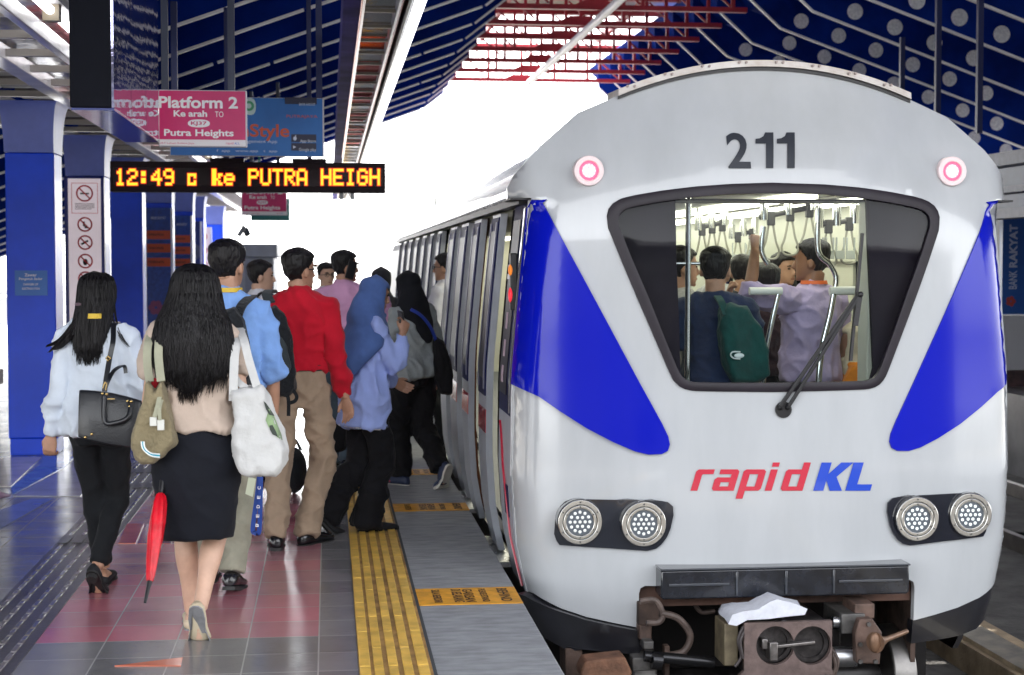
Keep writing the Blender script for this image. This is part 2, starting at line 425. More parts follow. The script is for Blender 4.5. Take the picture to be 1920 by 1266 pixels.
# ---- yellow safety labels on the edge
LABY = mat('label_yellow', (0.72, 0.33, 0.02), 0.55, var=0.18, vscale=12); LABT = mat('label_ink', (0.05, 0.03, 0.02), 0.7)
for (v, lab) in ((1118, 'yellow safety label glued across the granite platform edge, nearest to the camera'), (950, 'yellow safety label across the platform edge beside the open train doors'), (884, 'yellow safety label on the platform edge under the black hijab walker')):
    g = gnd(900, v); y0 = g.y - 0.19 if v > 1000 else g.y - 0.16; y1 = g.y + 0.19 if v > 1000 else g.y + 0.16
    t = thing('floor_label', lab, 'floor label', (0, 0, 0), 0, 'yellow labels across the platform edge')
    mb = MB(); mb.box((0.415, y0, 0.001), (0.905, y1, 0.004)); mb.build('label_sheet', LABY, t)
    mb = MB()
    for (txt, xa, xb) in (('SILA BERDIRI', 0.49, 0.53), ('DI BELAKANG', 0.585, 0.635), ('GARISAN', 0.64, 0.69), ('PLEASE STAND', 0.72, 0.755), ('BEHIND', 0.81, 0.862)):
        fit_text(mb, txt, -(y1 - 0.04), -(y0 + 0.04), xa, xb, lambda a, b: (b, -a, 0.0055), bold=0.02)
    mb.build('lettering', LABT, t)
# ---- rails
RAIL = mat('rail_steel', (0.33, 0.3, 0.28), 0.28, 1.0, var=0.25, vscale=3)
RUST = mat('rail_rust', (0.11, 0.06, 0.035), 0.8, var=0.4, vscale=8)
for x, lab in ((1.6, 'steel running rail on the platform side under the train'), (3.04, 'steel running rail on the far side under the train')):
    t = thing('running_rail', lab, 'rail', (x, 0, -1.0), 0, 'running rails')
    mb = MB(); mb.box((-0.035, -10, 0.115), (0.035, 90, 0.16)); mb.build('rail_head', RAIL, t, bevel=0.006)
    mb = MB(); mb.box((-0.01, -10, 0.02), (0.01, 90, 0.115)); mb.box((-0.07, -10, 0), (0.07, 90, 0.0198)); mb.build('rail_web', RUST, t)
t = thing('power_rail', 'wide pale power rail on a kerb to the right of the train', 'power rail', (0, 0, 0))
mb = MB(); mb.box((4.02, -10, -1.0), (4.42, 90, -0.82)); mb.build('kerb', mat('kerb_concrete', (0.33, 0.25, 0.16), 0.6, var=0.4, vscale=3, bump=0.2), t)
mb = MB(); mb.box((4.06, -10, -0.819), (4.28, 90, -0.79)); mb.build('contact_plate', mat('contact_plate', (0.62, 0.55, 0.42), 0.3, 0.8, var=0.3, vscale=5), t)
for x in (6.2, 7.64):
    mb = MB(); mb.box((x - 0.035, -10, -0.999), (x + 0.035, 90, -0.85)); tag(mb.build('running_rail', RAIL, bevel=0.006), 'steel rail of the neighbouring track beyond the train, %s side' % ('near' if x < 7 else 'far'), 'rail', 'running rails')

# ---- roofs: corrugated blue sheets between white battens, hipped up to a steep edge lip
BLUE_R = mat('roof_blue', (0.003, 0.024, 0.22), 0.8, var=0.3, vscale=1.2, spec=0.06)
BATTEN = mat('roof_batten', (0.82, 0.83, 0.86), 0.5)
def roof(name, prof, label, dots, flip):
    """sloping sheet carried by deep blue cross beams with pale bottom flanges; prof = line of the flanges"""
    t = thing(name, label, 'roof')
    Y0, Y1 = 3.0, 35.0
    (x0, z0), (x1, z1), (x2, z2) = prof
    mb = MB()
    for (xa, za), (xb, zb) in zip(prof, prof[1:]):
        mb.add([(xa, Y0, za + .5), (xb, Y0, zb + .5), (xb, Y1, zb + .5), (xa, Y1, za + .5)], [(0, 1, 2, 3)])
    mb.build('roof_sheet', BLUE_R, t, solid=0.05, angle=10)
    DOT = mat('hole_light_disc', (0.85, 0.86, 0.90), 0.6, var=0.15, vscale=30)  # light seen through round beam holes, painted as pale discs
    y = 3.9; n = 0; k = 0
    while y < Y1:
        mb = MB()
        mb.prism([(x0, z0), (x1, z1), (lerp(x1, x2, .95), lerp(z1, z2, .95)), (x2, z2 + .25), (x2, z2 + .46), (x1, z1 + .46), (x0, z0 + .46)], 'y', y, y + .025)
        b = mb.build('cross_beam', BLUE_R, t)
        mb = MB(); rnd = random.Random(int(y * 10) + (5 if flip else 0)); p = 0.0; L = math.hypot(x1 - x0, z1 - z0)
        while p < L:
            q = min(L, p + (rnd.uniform(1.4, 3.4) if not flip else 30)); a, e = p / L, (q - (.05 if not flip else 0)) / L
            mb.bar((lerp(x0, x1, a), y - .012, lerp(z0, z1, a) - .014), (lerp(x0, x1, e), y - .012, lerp(z0, z1, e) - .014), 0.05, 0.026); p = q
        mb.bar((x1, y - .012, z1 - .014), (lerp(x1, x2, .94), y - .012, lerp(z1, z2, .94) - .014), 0.05, 0.026)
        mb.build('flange', BATTEN, b)
        if dots and 13 < y < 30:
            for i in range(12):
                xx = x1 + .3 + .54 * i + (.27 if k % 2 else 0)
                if xx > x0 or n >= 99 or 616 + xx * 3150 / y > 2000: continue
                zz = lerp(z1, z0, (xx - x1) / (x0 - x1)) + .2
                if CAMZ + 0.17 * y < zz - .1: continue
                mb = MB(); mb.cyl((xx, y - .0005, zz), (xx, y - .008, zz), .105, 24); mb.build('hole_light_disc', DOT, b); n += 1
        y += 1.5; k += 1
    return t
ZC = CAMZ
roof('platform_roof', [(-9.5, ZC + 3.3 - 0.36 * 11.5), (2.0, ZC + 3.3), (2.45, ZC + 3.65)], 'dark blue ribbed roof with white battens over the near platform', False, False)
roof('platform_roof', [(13.5, ZC + 3.3 - 0.36 * 7.2), (6.27, ZC + 3.3), (5.72, ZC + 3.8)], 'dark blue roof dotted with round pale discs over the opposite platform', True, True)  # the pale discs are painted light through round beam holes
# dark hangers under the dotted roof
for i, (x, y) in enumerate(((1757, 17.5), (1835, 16.5), (1690, 20.0))):
    p = at(x, 250, y)
    mb = MB(); mb.bar((p.x, y, p.z), (p.x, y, ZC + 3.3 - 0.36 * (p.x - 6.27)), 0.06, 0.06)
    tag(mb.build('roof_hanger', mat('navy_paint', (0.012, 0.02, 0.09), 0.4)), 'dark navy hanger pole under the dotted roof, %s' % ('left of centre', 'nearest the right edge', 'farthest back')[i], 'hanger pole', 'hanger poles under the dotted roof')
# ---- red trusses across the opening
RED = mat('truss_red', (0.34, 0.016, 0.03), 0.45, var=0.25, vscale=3)
y = 19.7; k = 0
tr0 = None
words = ['first', 'second', 'third', 'fourth', 'fifth', 'sixth', 'seventh', 'eighth', 'ninth']
while y < 31.8 and k < 9:
    if tr0 is None:
        t = thing('roof_truss', '', 'truss', (0, y, 0), 0, 'red steel trusses over the track')
        zb, zt = ZC + 3.62, ZC + 4.25
        mb = MB(); mb.box((2.3, -0.05, zb), (6.0, 0.05, zb + 0.07)); mb.build('bottom_chord', RED, t)
        mb = MB(); mb.box((2.3, -0.06, zt), (6.0, 0.06, zt + 0.11)); mb.build('top_chord', RED, t)
        for q in range(6):
            xx = 2.5 + q * 0.66
            mb = MB(); mb.box((xx - 0.025, -0.025, zb + 0.071), (xx + 0.025, 0.025, zt - 0.001)); mb.build('web_post', RED, t)
        for q in (0, 2, 4):
            xx = 2.5 + q * 0.66
            mb = MB(); mb.bar((xx + 0.04, 0, zb + 0.09 if q % 2 else zt - 0.02), (xx + 0.62, 0, zt - 0.02 if q % 2 else zb + 0.09), 0.03, 0.03); mb.build('web_diagonal', RED, t)
        mb = MB(); mb.prism([(3.5, zb + 0.071), (4.1, zb + 0.071), (3.95, zb + 0.14), (3.65, zb + 0.14)], 'y', -0.03, 0.03); mb.build('gusset', RED, t)
        tr0 = t
    else:
        t = copy_tree(tr0); t.location.y = y
    t['label'] = 'red steel truss across the track opening, %s from the camera' % words[k]
    y += 1.5; k += 1
mb = MB(); mb.cyl((1.1 * 3.55, 8, ZC + 3.55), (1.1 * 3.55, 31.2, ZC + 3.55), 0.06, 16)
tag(mb.build('drain_pipe', WHITEP), 'long white pipe running along the track below the red trusses', 'pipe')
for x in (3.0, 5.3):
    mb = MB(); mb.box((x - 0.04, 8, ZC + 4.37), (x + 0.04, 31.5, ZC + 4.47))
    tag(mb.build('roof_purlin', RED), 'red lengthwise purlin above the trusses on the %s' % ('platform side' if x < 4 else 'far side'), 'purlin', 'red purlins')
mb = MB()
for q in range(14):
    ya = 3 + q * 1.9
    mb.box((1.9, ya, ZC + 4.6), (6.4, ya + 1.86, ZC + 4.64))
tag(mb.build('canopy_sheet', mat('pale_sheet', (0.36, 0.33, 0.29), 0.7, var=0.15, vscale=2)), 'pale sheet canopy high above the red trusses', 'canopy')
# ---- dark unseen block added behind the camera for the train nose to mirror
t = thing('added_reflection_block', 'dark concourse front closing the station behind the viewpoint', 'building', (0, -15, 0))  # no real concourse: unseen block added for the train nose to mirror
mb = MB(); mb.box((-9.5, -6, -1.2), (30, 0, 5.6)); mb.build('wall', mat('reflection_block_grey', (0.035, 0.036, 0.04), 0.7, var=0.3, vscale=1), t)  # body of the added reflection block
mb = MB()
for q in range(12): mb.box((-8.5 + q * 3.1, 0.0005, 0.9), (-6.6 + q * 3.1, 0.03, 2.6))
mb.build('reflection_block_window', mat('reflection_block_glass', (0.02, 0.025, 0.03), 0.1), t)
mb = MB(); mb.box((-9.8, -6.2, 5.6005), (30.3, 0.5, 5.9)); mb.build('roof', mat('reflection_block_roof', (0.2, 0.2, 0.22), 0.6), t)  # top of the added reflection block
# ---- columns with capitals
COLB = mat('column_blue', (0.005, 0.07, 0.80), 0.38, var=0.10, vscale=2, coat=0.1, bump=0.03, bscale=5)
WHITEM = mat('white_sheet', (0.7, 0.72, 0.78), 0.22, var=0.08, vscale=4, metal=0.2)
def column(x, y, label, plaque=False):
    t = thing('station_column', label, 'column', (x, y, 0), 0, 'blue station columns')
    mb = MB(); mb.box((-0.2, -0.2, 0.14), (0.2, 0.2, 2.53)); mb.build('shaft', COLB, t, bevel=0.012)
    mb = MB(); mb.box((-0.19, -0.19, 0), (0.19, 0.19, 0.139)); mb.build('plinth', COLB, t, bevel=0.006)
    mb = MB()
    rings = []
    for s in range(9):
        u = s / 8; e = 0.201 + 0.05 * (1 - math.cos(u * math.pi / 2)); z = 2.531 + 0.42 * math.sin(u * math.pi / 2)
        rings.append([(-e, -0.215 - 0.1 * u, z), (e, -0.215 - 0.1 * u, z), (e, 0.215 + 0.1 * u, z), (-e, 0.215 + 0.1 * u, z)])
    mb.loft(rings); mb.build('capital', mat('capital_pale', (0.14, 0.19, 0.58), 0.4, var=0.1, vscale=3), t)
    if plaque:
        f = mb = MB(); mb.box((-0.13, -0.206, 1.34), (0.135, -0.2005, 1.55)); pl = mb.build('plaque', mat('plaque_blue', (0.03, 0.16, 0.55), 0.3), t)
        mb = MB()
        for s, z0, z1, w in (('Zawar', 1.50, 1.525, 0.05), ('Pengetuk Sadar', 1.465, 1.49, 0.095), ('DANGER OF', 1.425, 1.443, 0.06), ('ELECTROCUTION', 1.39, 1.408, 0.07)):
            fit_text(mb, s, -w, w, z0, z1, lambda a, b: (a, -0.208, b), bold=0.02)
        mb.build('lettering', mat('letter_white', (0.8, 0.8, 0.82), 0.5), pl)
    return t
column(-2.47, 13.94, 'wide blue column with a small blue plaque, nearest on the left', True)
column(-2.54, 17.5, 'blue column behind the tall no smoking board')
column(-2.55, 21.0, 'plain blue column just right of the tall no smoking board')
column(-2.55, 24.9, 'blue column behind the advert with three orange bars')
column(-2.56, 28.8, 'blue column behind the farther narrower orange barred advert')
column(-2.66, 32.6, 'blue column behind the navy round emblem advert')
column(-2.63, 38.0, 'farthest small blue column on the left')
# ---- prohibition board on the second column
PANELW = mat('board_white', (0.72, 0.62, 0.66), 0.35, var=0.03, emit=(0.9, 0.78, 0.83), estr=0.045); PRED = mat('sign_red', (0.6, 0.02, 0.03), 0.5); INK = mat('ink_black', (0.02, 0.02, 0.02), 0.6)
def ring2(mb, cx, cz, r0, r1, y, n=28):
    vs = []
    for k in range(n):
        a = 2 * math.pi * k / n
        vs += [(cx + r0 * math.cos(a), y, cz + r0 * math.sin(a)), (cx + r1 * math.cos(a), y, cz + r1 * math.sin(a))]
    mb.add(vs, [(2 * k, 2 * k + 1, (2 * k + 3) % (2 * n), (2 * k + 2) % (2 * n)) for k in range(n)])
t = thing('prohibition_board', 'tall pale board with a column of red prohibition circles on a blue frame', 'sign board', (-2.54, 17.28, 0))
mb = MB(); mb.box((-0.21, -0.03, 0.9), (0.20, 0.015, 2.52)); mb.build('frame', mat('frame_navy', (0.01, 0.02, 0.2), 0.3), t, bevel=0.004)
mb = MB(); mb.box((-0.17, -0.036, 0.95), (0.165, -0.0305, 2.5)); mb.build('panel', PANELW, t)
mb = MB(); zs = [2.345, 2.02, 1.83, 1.635, 1.45, 1.27, 1.1]
for i, z in enumerate(zs):
    r = 0.088 if i == 0 else 0.078
    ring2(mb, 0, z, r - 0.016, r, -0.0395)
    mb.bar((-r * 0.66, -0.0395, z + r * 0.66), (r * 0.66, -0.0395, z - r * 0.66), 0.014, 0.002, up=(0, 1, 0))
for a, b in (((-0.13, 2.45), (0.13, 2.455)), ((-0.13, 2.135), (0.13, 2.14)), ((-0.135, 2.135), (-0.13, 2.455)), ((0.13, 2.135), (0.135, 2.455))):
    mb.box((a[0], -0.039, a[1]), (b[0], -0.0365, b[1]))
mb.build('prohibition_ring', PRED, t)
mb = MB()
mb.box((-0.045, -0.0385, 2.335), (0.045, -0.0368, 2.35)); mb.box((-0.02, -0.0385, 2.0), (0.0, -0.0368, 2.05)); mb.box((-0.005, -0.0385, 1.98), (0.03, -0.0368, 2.0)); mb.bar((-0.04, -0.0375, 1.81), (0.03, -0.0375, 1.85), 0.02, 0.002, up=(0, 1, 0))
mb.ball((0, -0.0375, 1.625), (0.026, 0.001, 0.034)); mb.ball((0.0, -0.0375, 1.45), (0.03, 0.001, 0.02)); mb.ball((0.0, -0.0375, 1.27), (0.02, 0.001, 0.035))
for i in range(5): mb.box((-0.1, -0.0385, 2.235 - i * 0.014), (0.1 - 0.03 * (i == 4), -0.0368, 2.24 - i * 0.014))
mb.build('pictogram', INK, t)
# ---- advert boards on later columns
def advert(x, y, w, z0, z1, body, label, kind):
    t = thing('advert_board', label, 'advert board', (x, y, 0), 0, 'advert boards on the columns')
    mb = MB(); mb.box((-w / 2 - 0.03, -0.02, z0), (-w / 2 - 0.001, 0.03, z1)); mb.box((w / 2 + 0.001, -0.02, z0), (w / 2 + 0.035, 0.03, z1)); mb.build('frame', mat('frame_alu', (0.75, 0.76, 0.8), 0.3, 0.3), t)
    mb = MB(); mb.box((-w / 2, -0.015, z0), (w / 2, 0.025, z1)); mb.build('panel', body, t)
    if kind == 'bars':
        OR = mat('advert_orange', (0.62, 0.09, 0.02), 0.4)
        mb = MB()
        for z in (1.98, 1.78, 1.57): mb.box((-w / 2 + 0.005, -0.0185, z), (w / 2 - 0.005, -0.0155, z + 0.13))
        b = mb.build('orange_bar', OR, t)
        mb = MB()
        for s, z in (('OPERATION', 2.03), ('TRAIN HOURS', 1.83), ('WEEKDAYS', 1.62)): fit_text(mb, s, -w * 0.42, w * 0.2, z, z + 0.035, lambda a, c: (a, -0.0195, c), bold=0.02)
        mb.build('lettering', INK, b)
        PK = mat('flower_pink', (0.26, 0.07, 0.16), 0.5)
        for cx, cz, r in ((-0.05, 0.95, 0.11), (0.08, 0.7, 0.15), (-0.1, 0.4, 0.13)):
            mb = MB()
            for k in range(6):
                a = k * math.pi / 3; mb.ball((cx + r * 0.6 * math.cos(a), -0.017, cz + r * 0.6 * math.sin(a)), (r * 0.45, 0.002, r * 0.45), 10, 4)
            mb.build('flower_print', PK, t)
        mb = MB(); fit_text(mb, 'BANK RAKYAT', -w * 0.3, w * 0.3, 2.28, 2.32, lambda a, c: (a, -0.0185, c), bold=0.02); mb.build('lettering', mat('letter_pale', (0.5, 0.55, 0.7), 0.5), t)
    elif kind == 'disc':
        mb = MB(); mb.cyl((0, -0.0155, 1.85), (0, -0.019, 1.85), 0.17, 28); mb.build('emblem_disc', mat('emblem_grey', (0.1, 0.12, 0.18), 0.4), t)
    else:
        mb = MB()
        for z in (2.2, 1.9, 1.6, 1.3): ring2(mb, 0, z, 0.055, 0.075, -0.0175)
        mb.build('prohibition_ring', PRED, t)
    return t
ADB = mat('advert_blue', (0.012, 0.055, 0.30), 0.3, var=0.3, vscale=18)
advert(-2.54, 24.6, 0.36, 0.3, 2.45, ADB, 'blue advert board with three orange bars and pink flowers, the nearer one', 'bars')
advert(-2.545, 28.5, 0.3, 0.3, 2.45, ADB, 'blue advert board with three orange bars, the narrower farther one', 'bars')
advert(-2.68, 32.3, 0.3, 0.3, 2.45, mat('advert_navy', (0.01, 0.025, 0.16), 0.3), 'dark navy advert board with a grey round emblem', 'disc')
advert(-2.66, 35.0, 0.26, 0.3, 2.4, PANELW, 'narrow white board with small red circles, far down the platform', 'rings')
# ---- left light trough above the columns
def mirror_mat(name, col, rough, bump, scale):
    return mat(name, col, rough, 1.0, bump=bump, bscale=scale, var=0.15, vscale=2)
MIRR = mirror_mat('crinkled_reflector', (0.62, 0.62, 0.66), 0.12, 0.25, 5)
TUBE = mat('lamp_tube', (0.9, 0.9, 0.9), 0.4, emit=(1.0, 0.97, 0.95), estr=1.2)
t = thing('light_trough', 'long louvred light trough of polished metal above the blue columns', 'light trough')
XL, XR, ZT = -3.3, -1.78, 3.0
mb = MB(); mb.box((XL, 8, ZT + 0.22), (XR, 46, ZT + 0.25)); mb.build('reflector', MIRR, t)
for x, wd in ((XL, 0.1), (-2.86, 0.07), (-2.25, 0.14), (XR, 0.06)):
    mb = MB(); mb.box((x - wd / 2, 8, ZT), (x + wd / 2, 46, ZT + 0.1)); mb.build('long_rail', WHITEM, t, bevel=0.006)
def row(y, step, fn, nm, m):
    while y < 44:
        mb = MB(); fn(mb, y); mb.build(nm, m, t); y += step
row(8.6, 0.9, lambda mb, y: mb.box((XL + 0.051, y, ZT + 0.02), (XR - 0.031, y + 0.05, ZT + 0.07)), 'cross_bar', mat('cross_bar', (0.34, 0.32, 0.30), 0.35, 0.5))
row(9.0, 0.9, lambda mb, y: mb.box((-2.74, y + 0.2, ZT + 0.1), (-2.46, y + 0.6, ZT + 0.16)), 'lamp_housing', mat('lamp_housing', (0.12, 0.11, 0.11), 0.5))
row(9.0, 1.3, lambda mb, y: mb.cyl((-1.69, y, ZT + 0.16), (-1.69, y + 1.15, ZT + 0.16), 0.028, 10), 'lamp_tube', TUBE)
row(8.98, 1.3, lambda mb, y: mb.box((-1.74, y - 0.1, ZT + 0.1), (-1.64, y, ZT + 0.24)), 'lamp_socket', mat('lamp_socket', (0.2, 0.17, 0.12), 0.5))
RGL = mat('painted_reflection_red', (0.5, 0.01, 0.02), 0.25, 0.3, var=0.3, vscale=3)  # red paint standing in for red light reflected in the metal
mb = MB(); mb.box((XR - 0.2, 11, ZT + 0.13), (XR - 0.12, 24, ZT + 0.15)); mb.build('painted_reflection_strip', RGL, t)  # added strip, a red reflection painted as solid colour
mb = MB(); mb.box((-1.76, 8, ZT + 0.2), (-1.62, 46, ZT + 0.26)); mb.build('lamp_gear', mat('gear_grey', (0.25, 0.25, 0.27), 0.5), t)
MIRR_R = mirror_mat('painted_reflection_mirror', (0.62, 0.05, 0.06), 0.2, 0.25, 5)  # mirror tint with the red reflection put into its colour
row(13.6, 1.1, lambda mb, y: mb.box((-2.16, y, ZT + 0.085), (-1.86, y + 0.55, ZT + 0.105)) if y < 21 else mb.box((-2.16, y, ZT + 0.215), (-1.86, y + 0.02, ZT + 0.2195)), 'painted_reflection_plate', MIRR_R)  # added plates that carry the painted red reflection
# ---- right light trough over the platform edge
t = thing('light_trough', 'long narrow trough of mirrored plates with a lit strip over the platform edge', 'light trough')
XL, XR, ZT = 0.10, 0.62, 3.2
mb = MB(); mb.box((XL, 9, ZT), (XL + 0.02, 40, ZT + 0.28)); mb.box((XL + 0.02, 9, ZT), (XL + 0.12, 40, ZT + 0.02)); mb.build('side_panel', mat('violet_panel', (0.05, 0.045, 0.20), 0.7, spec=0.05, var=0.3, vscale=2), t)
y = 9.0
while y < 40:
    mb = MB(); mb.add([(XL + 0.14, y + 0.03, ZT + 0.13), (XL + 0.33, y + 0.03, ZT + 0.13), (XL + 0.33, y + 0.64, ZT + 0.045), (XL + 0.14, y + 0.64, ZT + 0.045)], [(0, 1, 2, 3)]); mb.build('mirror_plate', MIRR_R if 11.5 < y < 23 and int(y / .68) % 3 else MIRR, t, solid=0.01)  # some plates tinted red in place of reflected red light
    mb = MB(); mb.box((XL + 0.135, y - 0.02, ZT + 0.012), (XL + 0.335, y + 0.02, ZT + 0.034)); mb.build('cross_bar', mat('bar_olive', (0.16, 0.145, 0.11), 0.45), t); y += 0.68
RGL = mat('painted_reflection_red', (0.5, 0.01, 0.02), 0.25, 0.3, var=0.3, vscale=3)
mb = MB(); mb.box((XL + 0.135, 9, ZT + 0.17), (XL + 0.155, 27, ZT + 0.19)); mb.box((XL + 0.36, 9, ZT + 0.03), (XL + 0.375, 27, ZT + 0.2)); mb.box((XL + 0.105, 9, ZT - 0.012), (XL + 0.116, 24, ZT + 0.004)); mb.build('painted_reflection_rail', RGL, t)  # added rails, painted red to stand for reflected display light
for i_, yy in enumerate((13.1, 14.46, 15.82, 17.18, 18.54, 19.9)):
    mb = MB(); mb.box((XL + 0.16, yy + 0.1, ZT + 0.05), (XL + 0.31, yy + 0.3, ZT + 0.07)); mb.build('painted_reflection_tab', RGL, t)  # added tabs, red reflections painted on
for x in (XL + 0.125, XL + 0.345, XL + 0.40):
    mb = MB(); mb.box((x - 0.008, 9, ZT - 0.01), (x + 0.008, 40, ZT + 0.2)); mb.build('long_rail', mat('rail_dark', (0.06, 0.055, 0.06), 0.4, 0.5) if x > XL + 0.36 else WHITEM, t)
mb = MB(); mb.box((XL + 0.412, 9, ZT + 0.03), (XL + 0.45, 40, ZT + 0.05)); mb.build('inner_lip', CHROME, t)
mb = MB(); mb.box((XL + 0.452, 9, ZT - 0.005), (XR - 0.02, 40, ZT + 0.06)); mb.build('lamp_strip', mat('lamp_strip', (0.9, 0.9, 0.9), 0.4, emit=(0.97, 0.98, 1.0), estr=0.6), t)
for y in (11, 15, 19, 23, 27, 31):
    mb = MB(); mb.cyl((0.36, y, ZT + 0.28), (0.36, y, ZC + 2.7), 0.02, 8); mb.build('hanger_rod', mat('navy_paint', (0.012, 0.02, 0.09), 0.4), t)
# ---- grey cabin and far things
t = thing('utility_cabin', 'grey utility cabin at the far end of the platform', 'cabin', (0, 27, 0))
a, b = at(408, 458, 27), at(520, 500, 27)
mb = MB(); mb.box((a.x, 0, 0), (b.x - 0.06, 2.5, 1.72)); mb.build('cabin_wall', mat('cabin_grey', (0.36, 0.39, 0.43), 0.5, var=0.08), t, bevel=0.02)
mb = MB(); mb.box((a.x - 0.05, -0.05, 1.721), (b.x, 2.6, 1.94)); mb.build('cabin_roof', mat('cabin_roof', (0.33, 0.36, 0.40), 0.5, var=0.08), t, bevel=0.02)
mb = MB(); mb.box((a.x + 0.45, -0.012, 0.1), (b.x - 0.18, -0.001, 1.6)); mb.build('cabin_door', mat('cabin_door', (0.27, 0.30, 0.35), 0.5), t)
t = thing('guard_rail', 'pale guard rail along the far edge of the platform behind the columns', 'railing')
mb = MB(); mb.box((-5.9, 9, 1.05), (-5.83, 60, 1.12)); mb.build('top_rail', WHITEP, t)
mb = MB(); mb.box((-5.89, 9, 0.5), (-5.85, 60, 1.0)); mb.build('panel', mat('rail_panel', (0.5, 0.53, 0.58), 0.4), t)
for y in range(10, 60, 3):
    mb = MB(); mb.box((-5.9, y, 0), (-5.84, y + 0.06, 1.049)); mb.build('post', WHITEP, t)
t = thing('bench', 'brown box bench with a blue back at the left edge behind the columns', 'bench', (-3.62, 16.2, 0))
mb = MB(); mb.box((-0.4, 0, 0.32), (0.14, 1.5, 0.48)); mb.build('seat', mat('bench_brown', (0.14, 0.06, 0.045), 0.5), t, bevel=0.01)
mb = MB(); mb.box((-0.35, 0.05, 0), (0.1, 1.45, 0.319)); mb.build('seat_base', mat('bench_base', (0.04, 0.035, 0.035), 0.5), t)
mb = MB(); mb.box((-0.1, 0.4, 0.481), (0.12, 0.9, 0.62)); tag(mb.build('bag', mat('bag_blue', (0.01, 0.04, 0.3), 0.6), None, bevel=0.03, loc=(-3.62, 16.2, 0)), 'small blue bag lying on the brown bench', 'bag')
# opposite platform: advert wall and steel canopy beam seen beyond the train
t = thing('advert_wall', 'tall blue bank advert on the opposite platform beyond the train', 'advert board', (8.72, 20.0, 0))
mb = MB(); mb.box((0, 0, 0.95), (1.6, 0.1, 2.32)); mb.build('panel', mat('advert_deep', (0.012, 0.09, 0.36), 0.35), t)
mb = MB(); fit_text(mb, 'BANK', 1.28, 1.52, -0.2, -0.09, lambda a, b: (-b, -0.004, a), bold=0.02); fit_text(mb, 'RAKYAT', 1.56, 2.12, -0.2, -0.09, lambda a, b: (-b, -0.004, a), bold=0.04); mb.build('lettering', mat('letter_pale', (0.5, 0.55, 0.7), 0.5), t)
mb = MB()
for k in range(5):
    a = k * 1.257; mb.ball((0.12 + 0.04 * math.cos(a), -0.003, 1.12 + 0.04 * math.sin(a)), (0.032, 0.002, 0.032), 8, 4)
mb.build('emblem', mat('emblem_red', (0.4, 0.05, 0.04), 0.4), t)
mb = MB(); mb.box((0, 0, 0.22), (1.6, 0.1, 0.93)); mb.build('lower_panel', mat('advert_pale', (0.5, 0.5, 0.52), 0.4), t)
mb = MB(); mb.box((0, 0, 0.0005), (1.6, 0.1, 0.215)); mb.build('base_panel', mat('advert_base', (0.06, 0.03, 0.03), 0.5, var=0.5, vscale=9), t)
mb = MB(); mb.box((10.2, 12, 0.0005), (10.3, 60, 3.1)); tag(mb.build('station_wall', mat('wall_slate', (0.05, 0.07, 0.12), 0.5, var=0.3, vscale=1.5)), 'dark slate blue wall at the back of the opposite platform', 'wall')
t = thing('canopy_beam', 'grey steel canopy beam with gutter along the opposite platform', 'beam')
for z, hh in ((2.78, 0.16), (2.45, 0.08), (2.15, 0.12)):
    mb = MB(); mb.box((8.0, 10, z), (8.25, 40, z + hh)); mb.build('rail', mat('beam_slate', (0.16, 0.17, 0.22), 0.5, var=0.2), t)
t = thing('signal_box', 'small green lit signal box low beside the neighbouring track', 'signal', (0, 0, 0))
g = at(1913, 1090, 14.5)
mb = MB(); mb.box((g.x - 0.1, 14.5, -1.0), (g.x + 0.25, 14.8, g.z + 0.25)); mb.build('case', BLACK, t)
mb = MB(); mb.box((g.x - 0.02, 14.47, g.z - 0.12), (g.x + 0.1, 14.499, g.z + 0.12)); mb.build('lens', mat('green_lens', (0.01, 0.25, 0.12), 0.2, emit=(0.0, 0.7, 0.35), estr=0.07), t)
# ================================================================== TRAIN
CX = 2.28
WT = [(-0.62, 1.09), (-0.45, 1.18), (-0.30, 1.215), (-0.05, 1.278), (0.15, 1.32), (0.51, 1.342), (0.995, 1.335), (1.5, 1.29), (1.942, 1.245)]
WC = [(1.943, 1.35), (2.0, 1.35), (2.06, 1.325), (2.21, 1.193), (2.385, 0.994), (2.475, 0.784), (2.56, 0.54), (2.615, 0.28), (2.64, 0.02)]
def Wz(z): return interp(WT, z) if z < 1.943 else interp(WC, z)
Y0T = [(-0.7, 7.92), (-0.3, 7.87), (0.1, 7.86), (0.6, 7.86), (0.94, 7.895), (1.5, 7.915), (2.0, 7.955), (2.3, 8.08), (2.64, 8.27)]
def DEP(a, z):
    """distance of the nose skin at a across, z up"""
    a = abs(a); w_ = 1.346 if z > 1.9 else Wz(z)
    d = sum(interp(Y0T, z + q) for q in (-.24, -.16, -.08, 0, .08, .16, .24)) / 7 + 0.22 * (a / 1.33) ** 2.2
    r = 0.14
    e = a - (w_ - r)
    if e > 0: d += r - math.sqrt(max(0.0, r * r - min(e, r) ** 2))
    return d
def fpt(u, v):                                # photograph position -> (across, up) on the nose
    Y = 7.93
    for _ in range(8):
        p = at(u, v, Y); Y = DEP(p.x - CX, p.z)
    return (p.x - CX, p.z)
def nose(off): return lambda a, z: (CX + a, DEP(a, z) - off, z)
def mirror(h): return [(-a, z) for a, z in reversed(h)]
def rounded(poly, n=2):                        # Chaikin corner cutting
    for _ in range(n):
        q = []
        for i, p in enumerate(poly):
            s = poly[(i + 1) % len(poly)]
            q += [(lerp(p[0], s[0], .25), lerp(p[1], s[1], .25)), (lerp(p[0], s[0], .75), lerp(p[1], s[1], .75))]
        poly = q
    return poly
TW = mat('train_white', (0.45, 0.468, 0.485), 0.17, var=0.05, vscale=4, coat=0.6, rvar=0.05, stretch=(1, 1, 0.25), detail=8)
TBLUE = mat('train_blue', (0.003, 0.008, 0.42), 0.12, coat=0.12, spec=0.22)
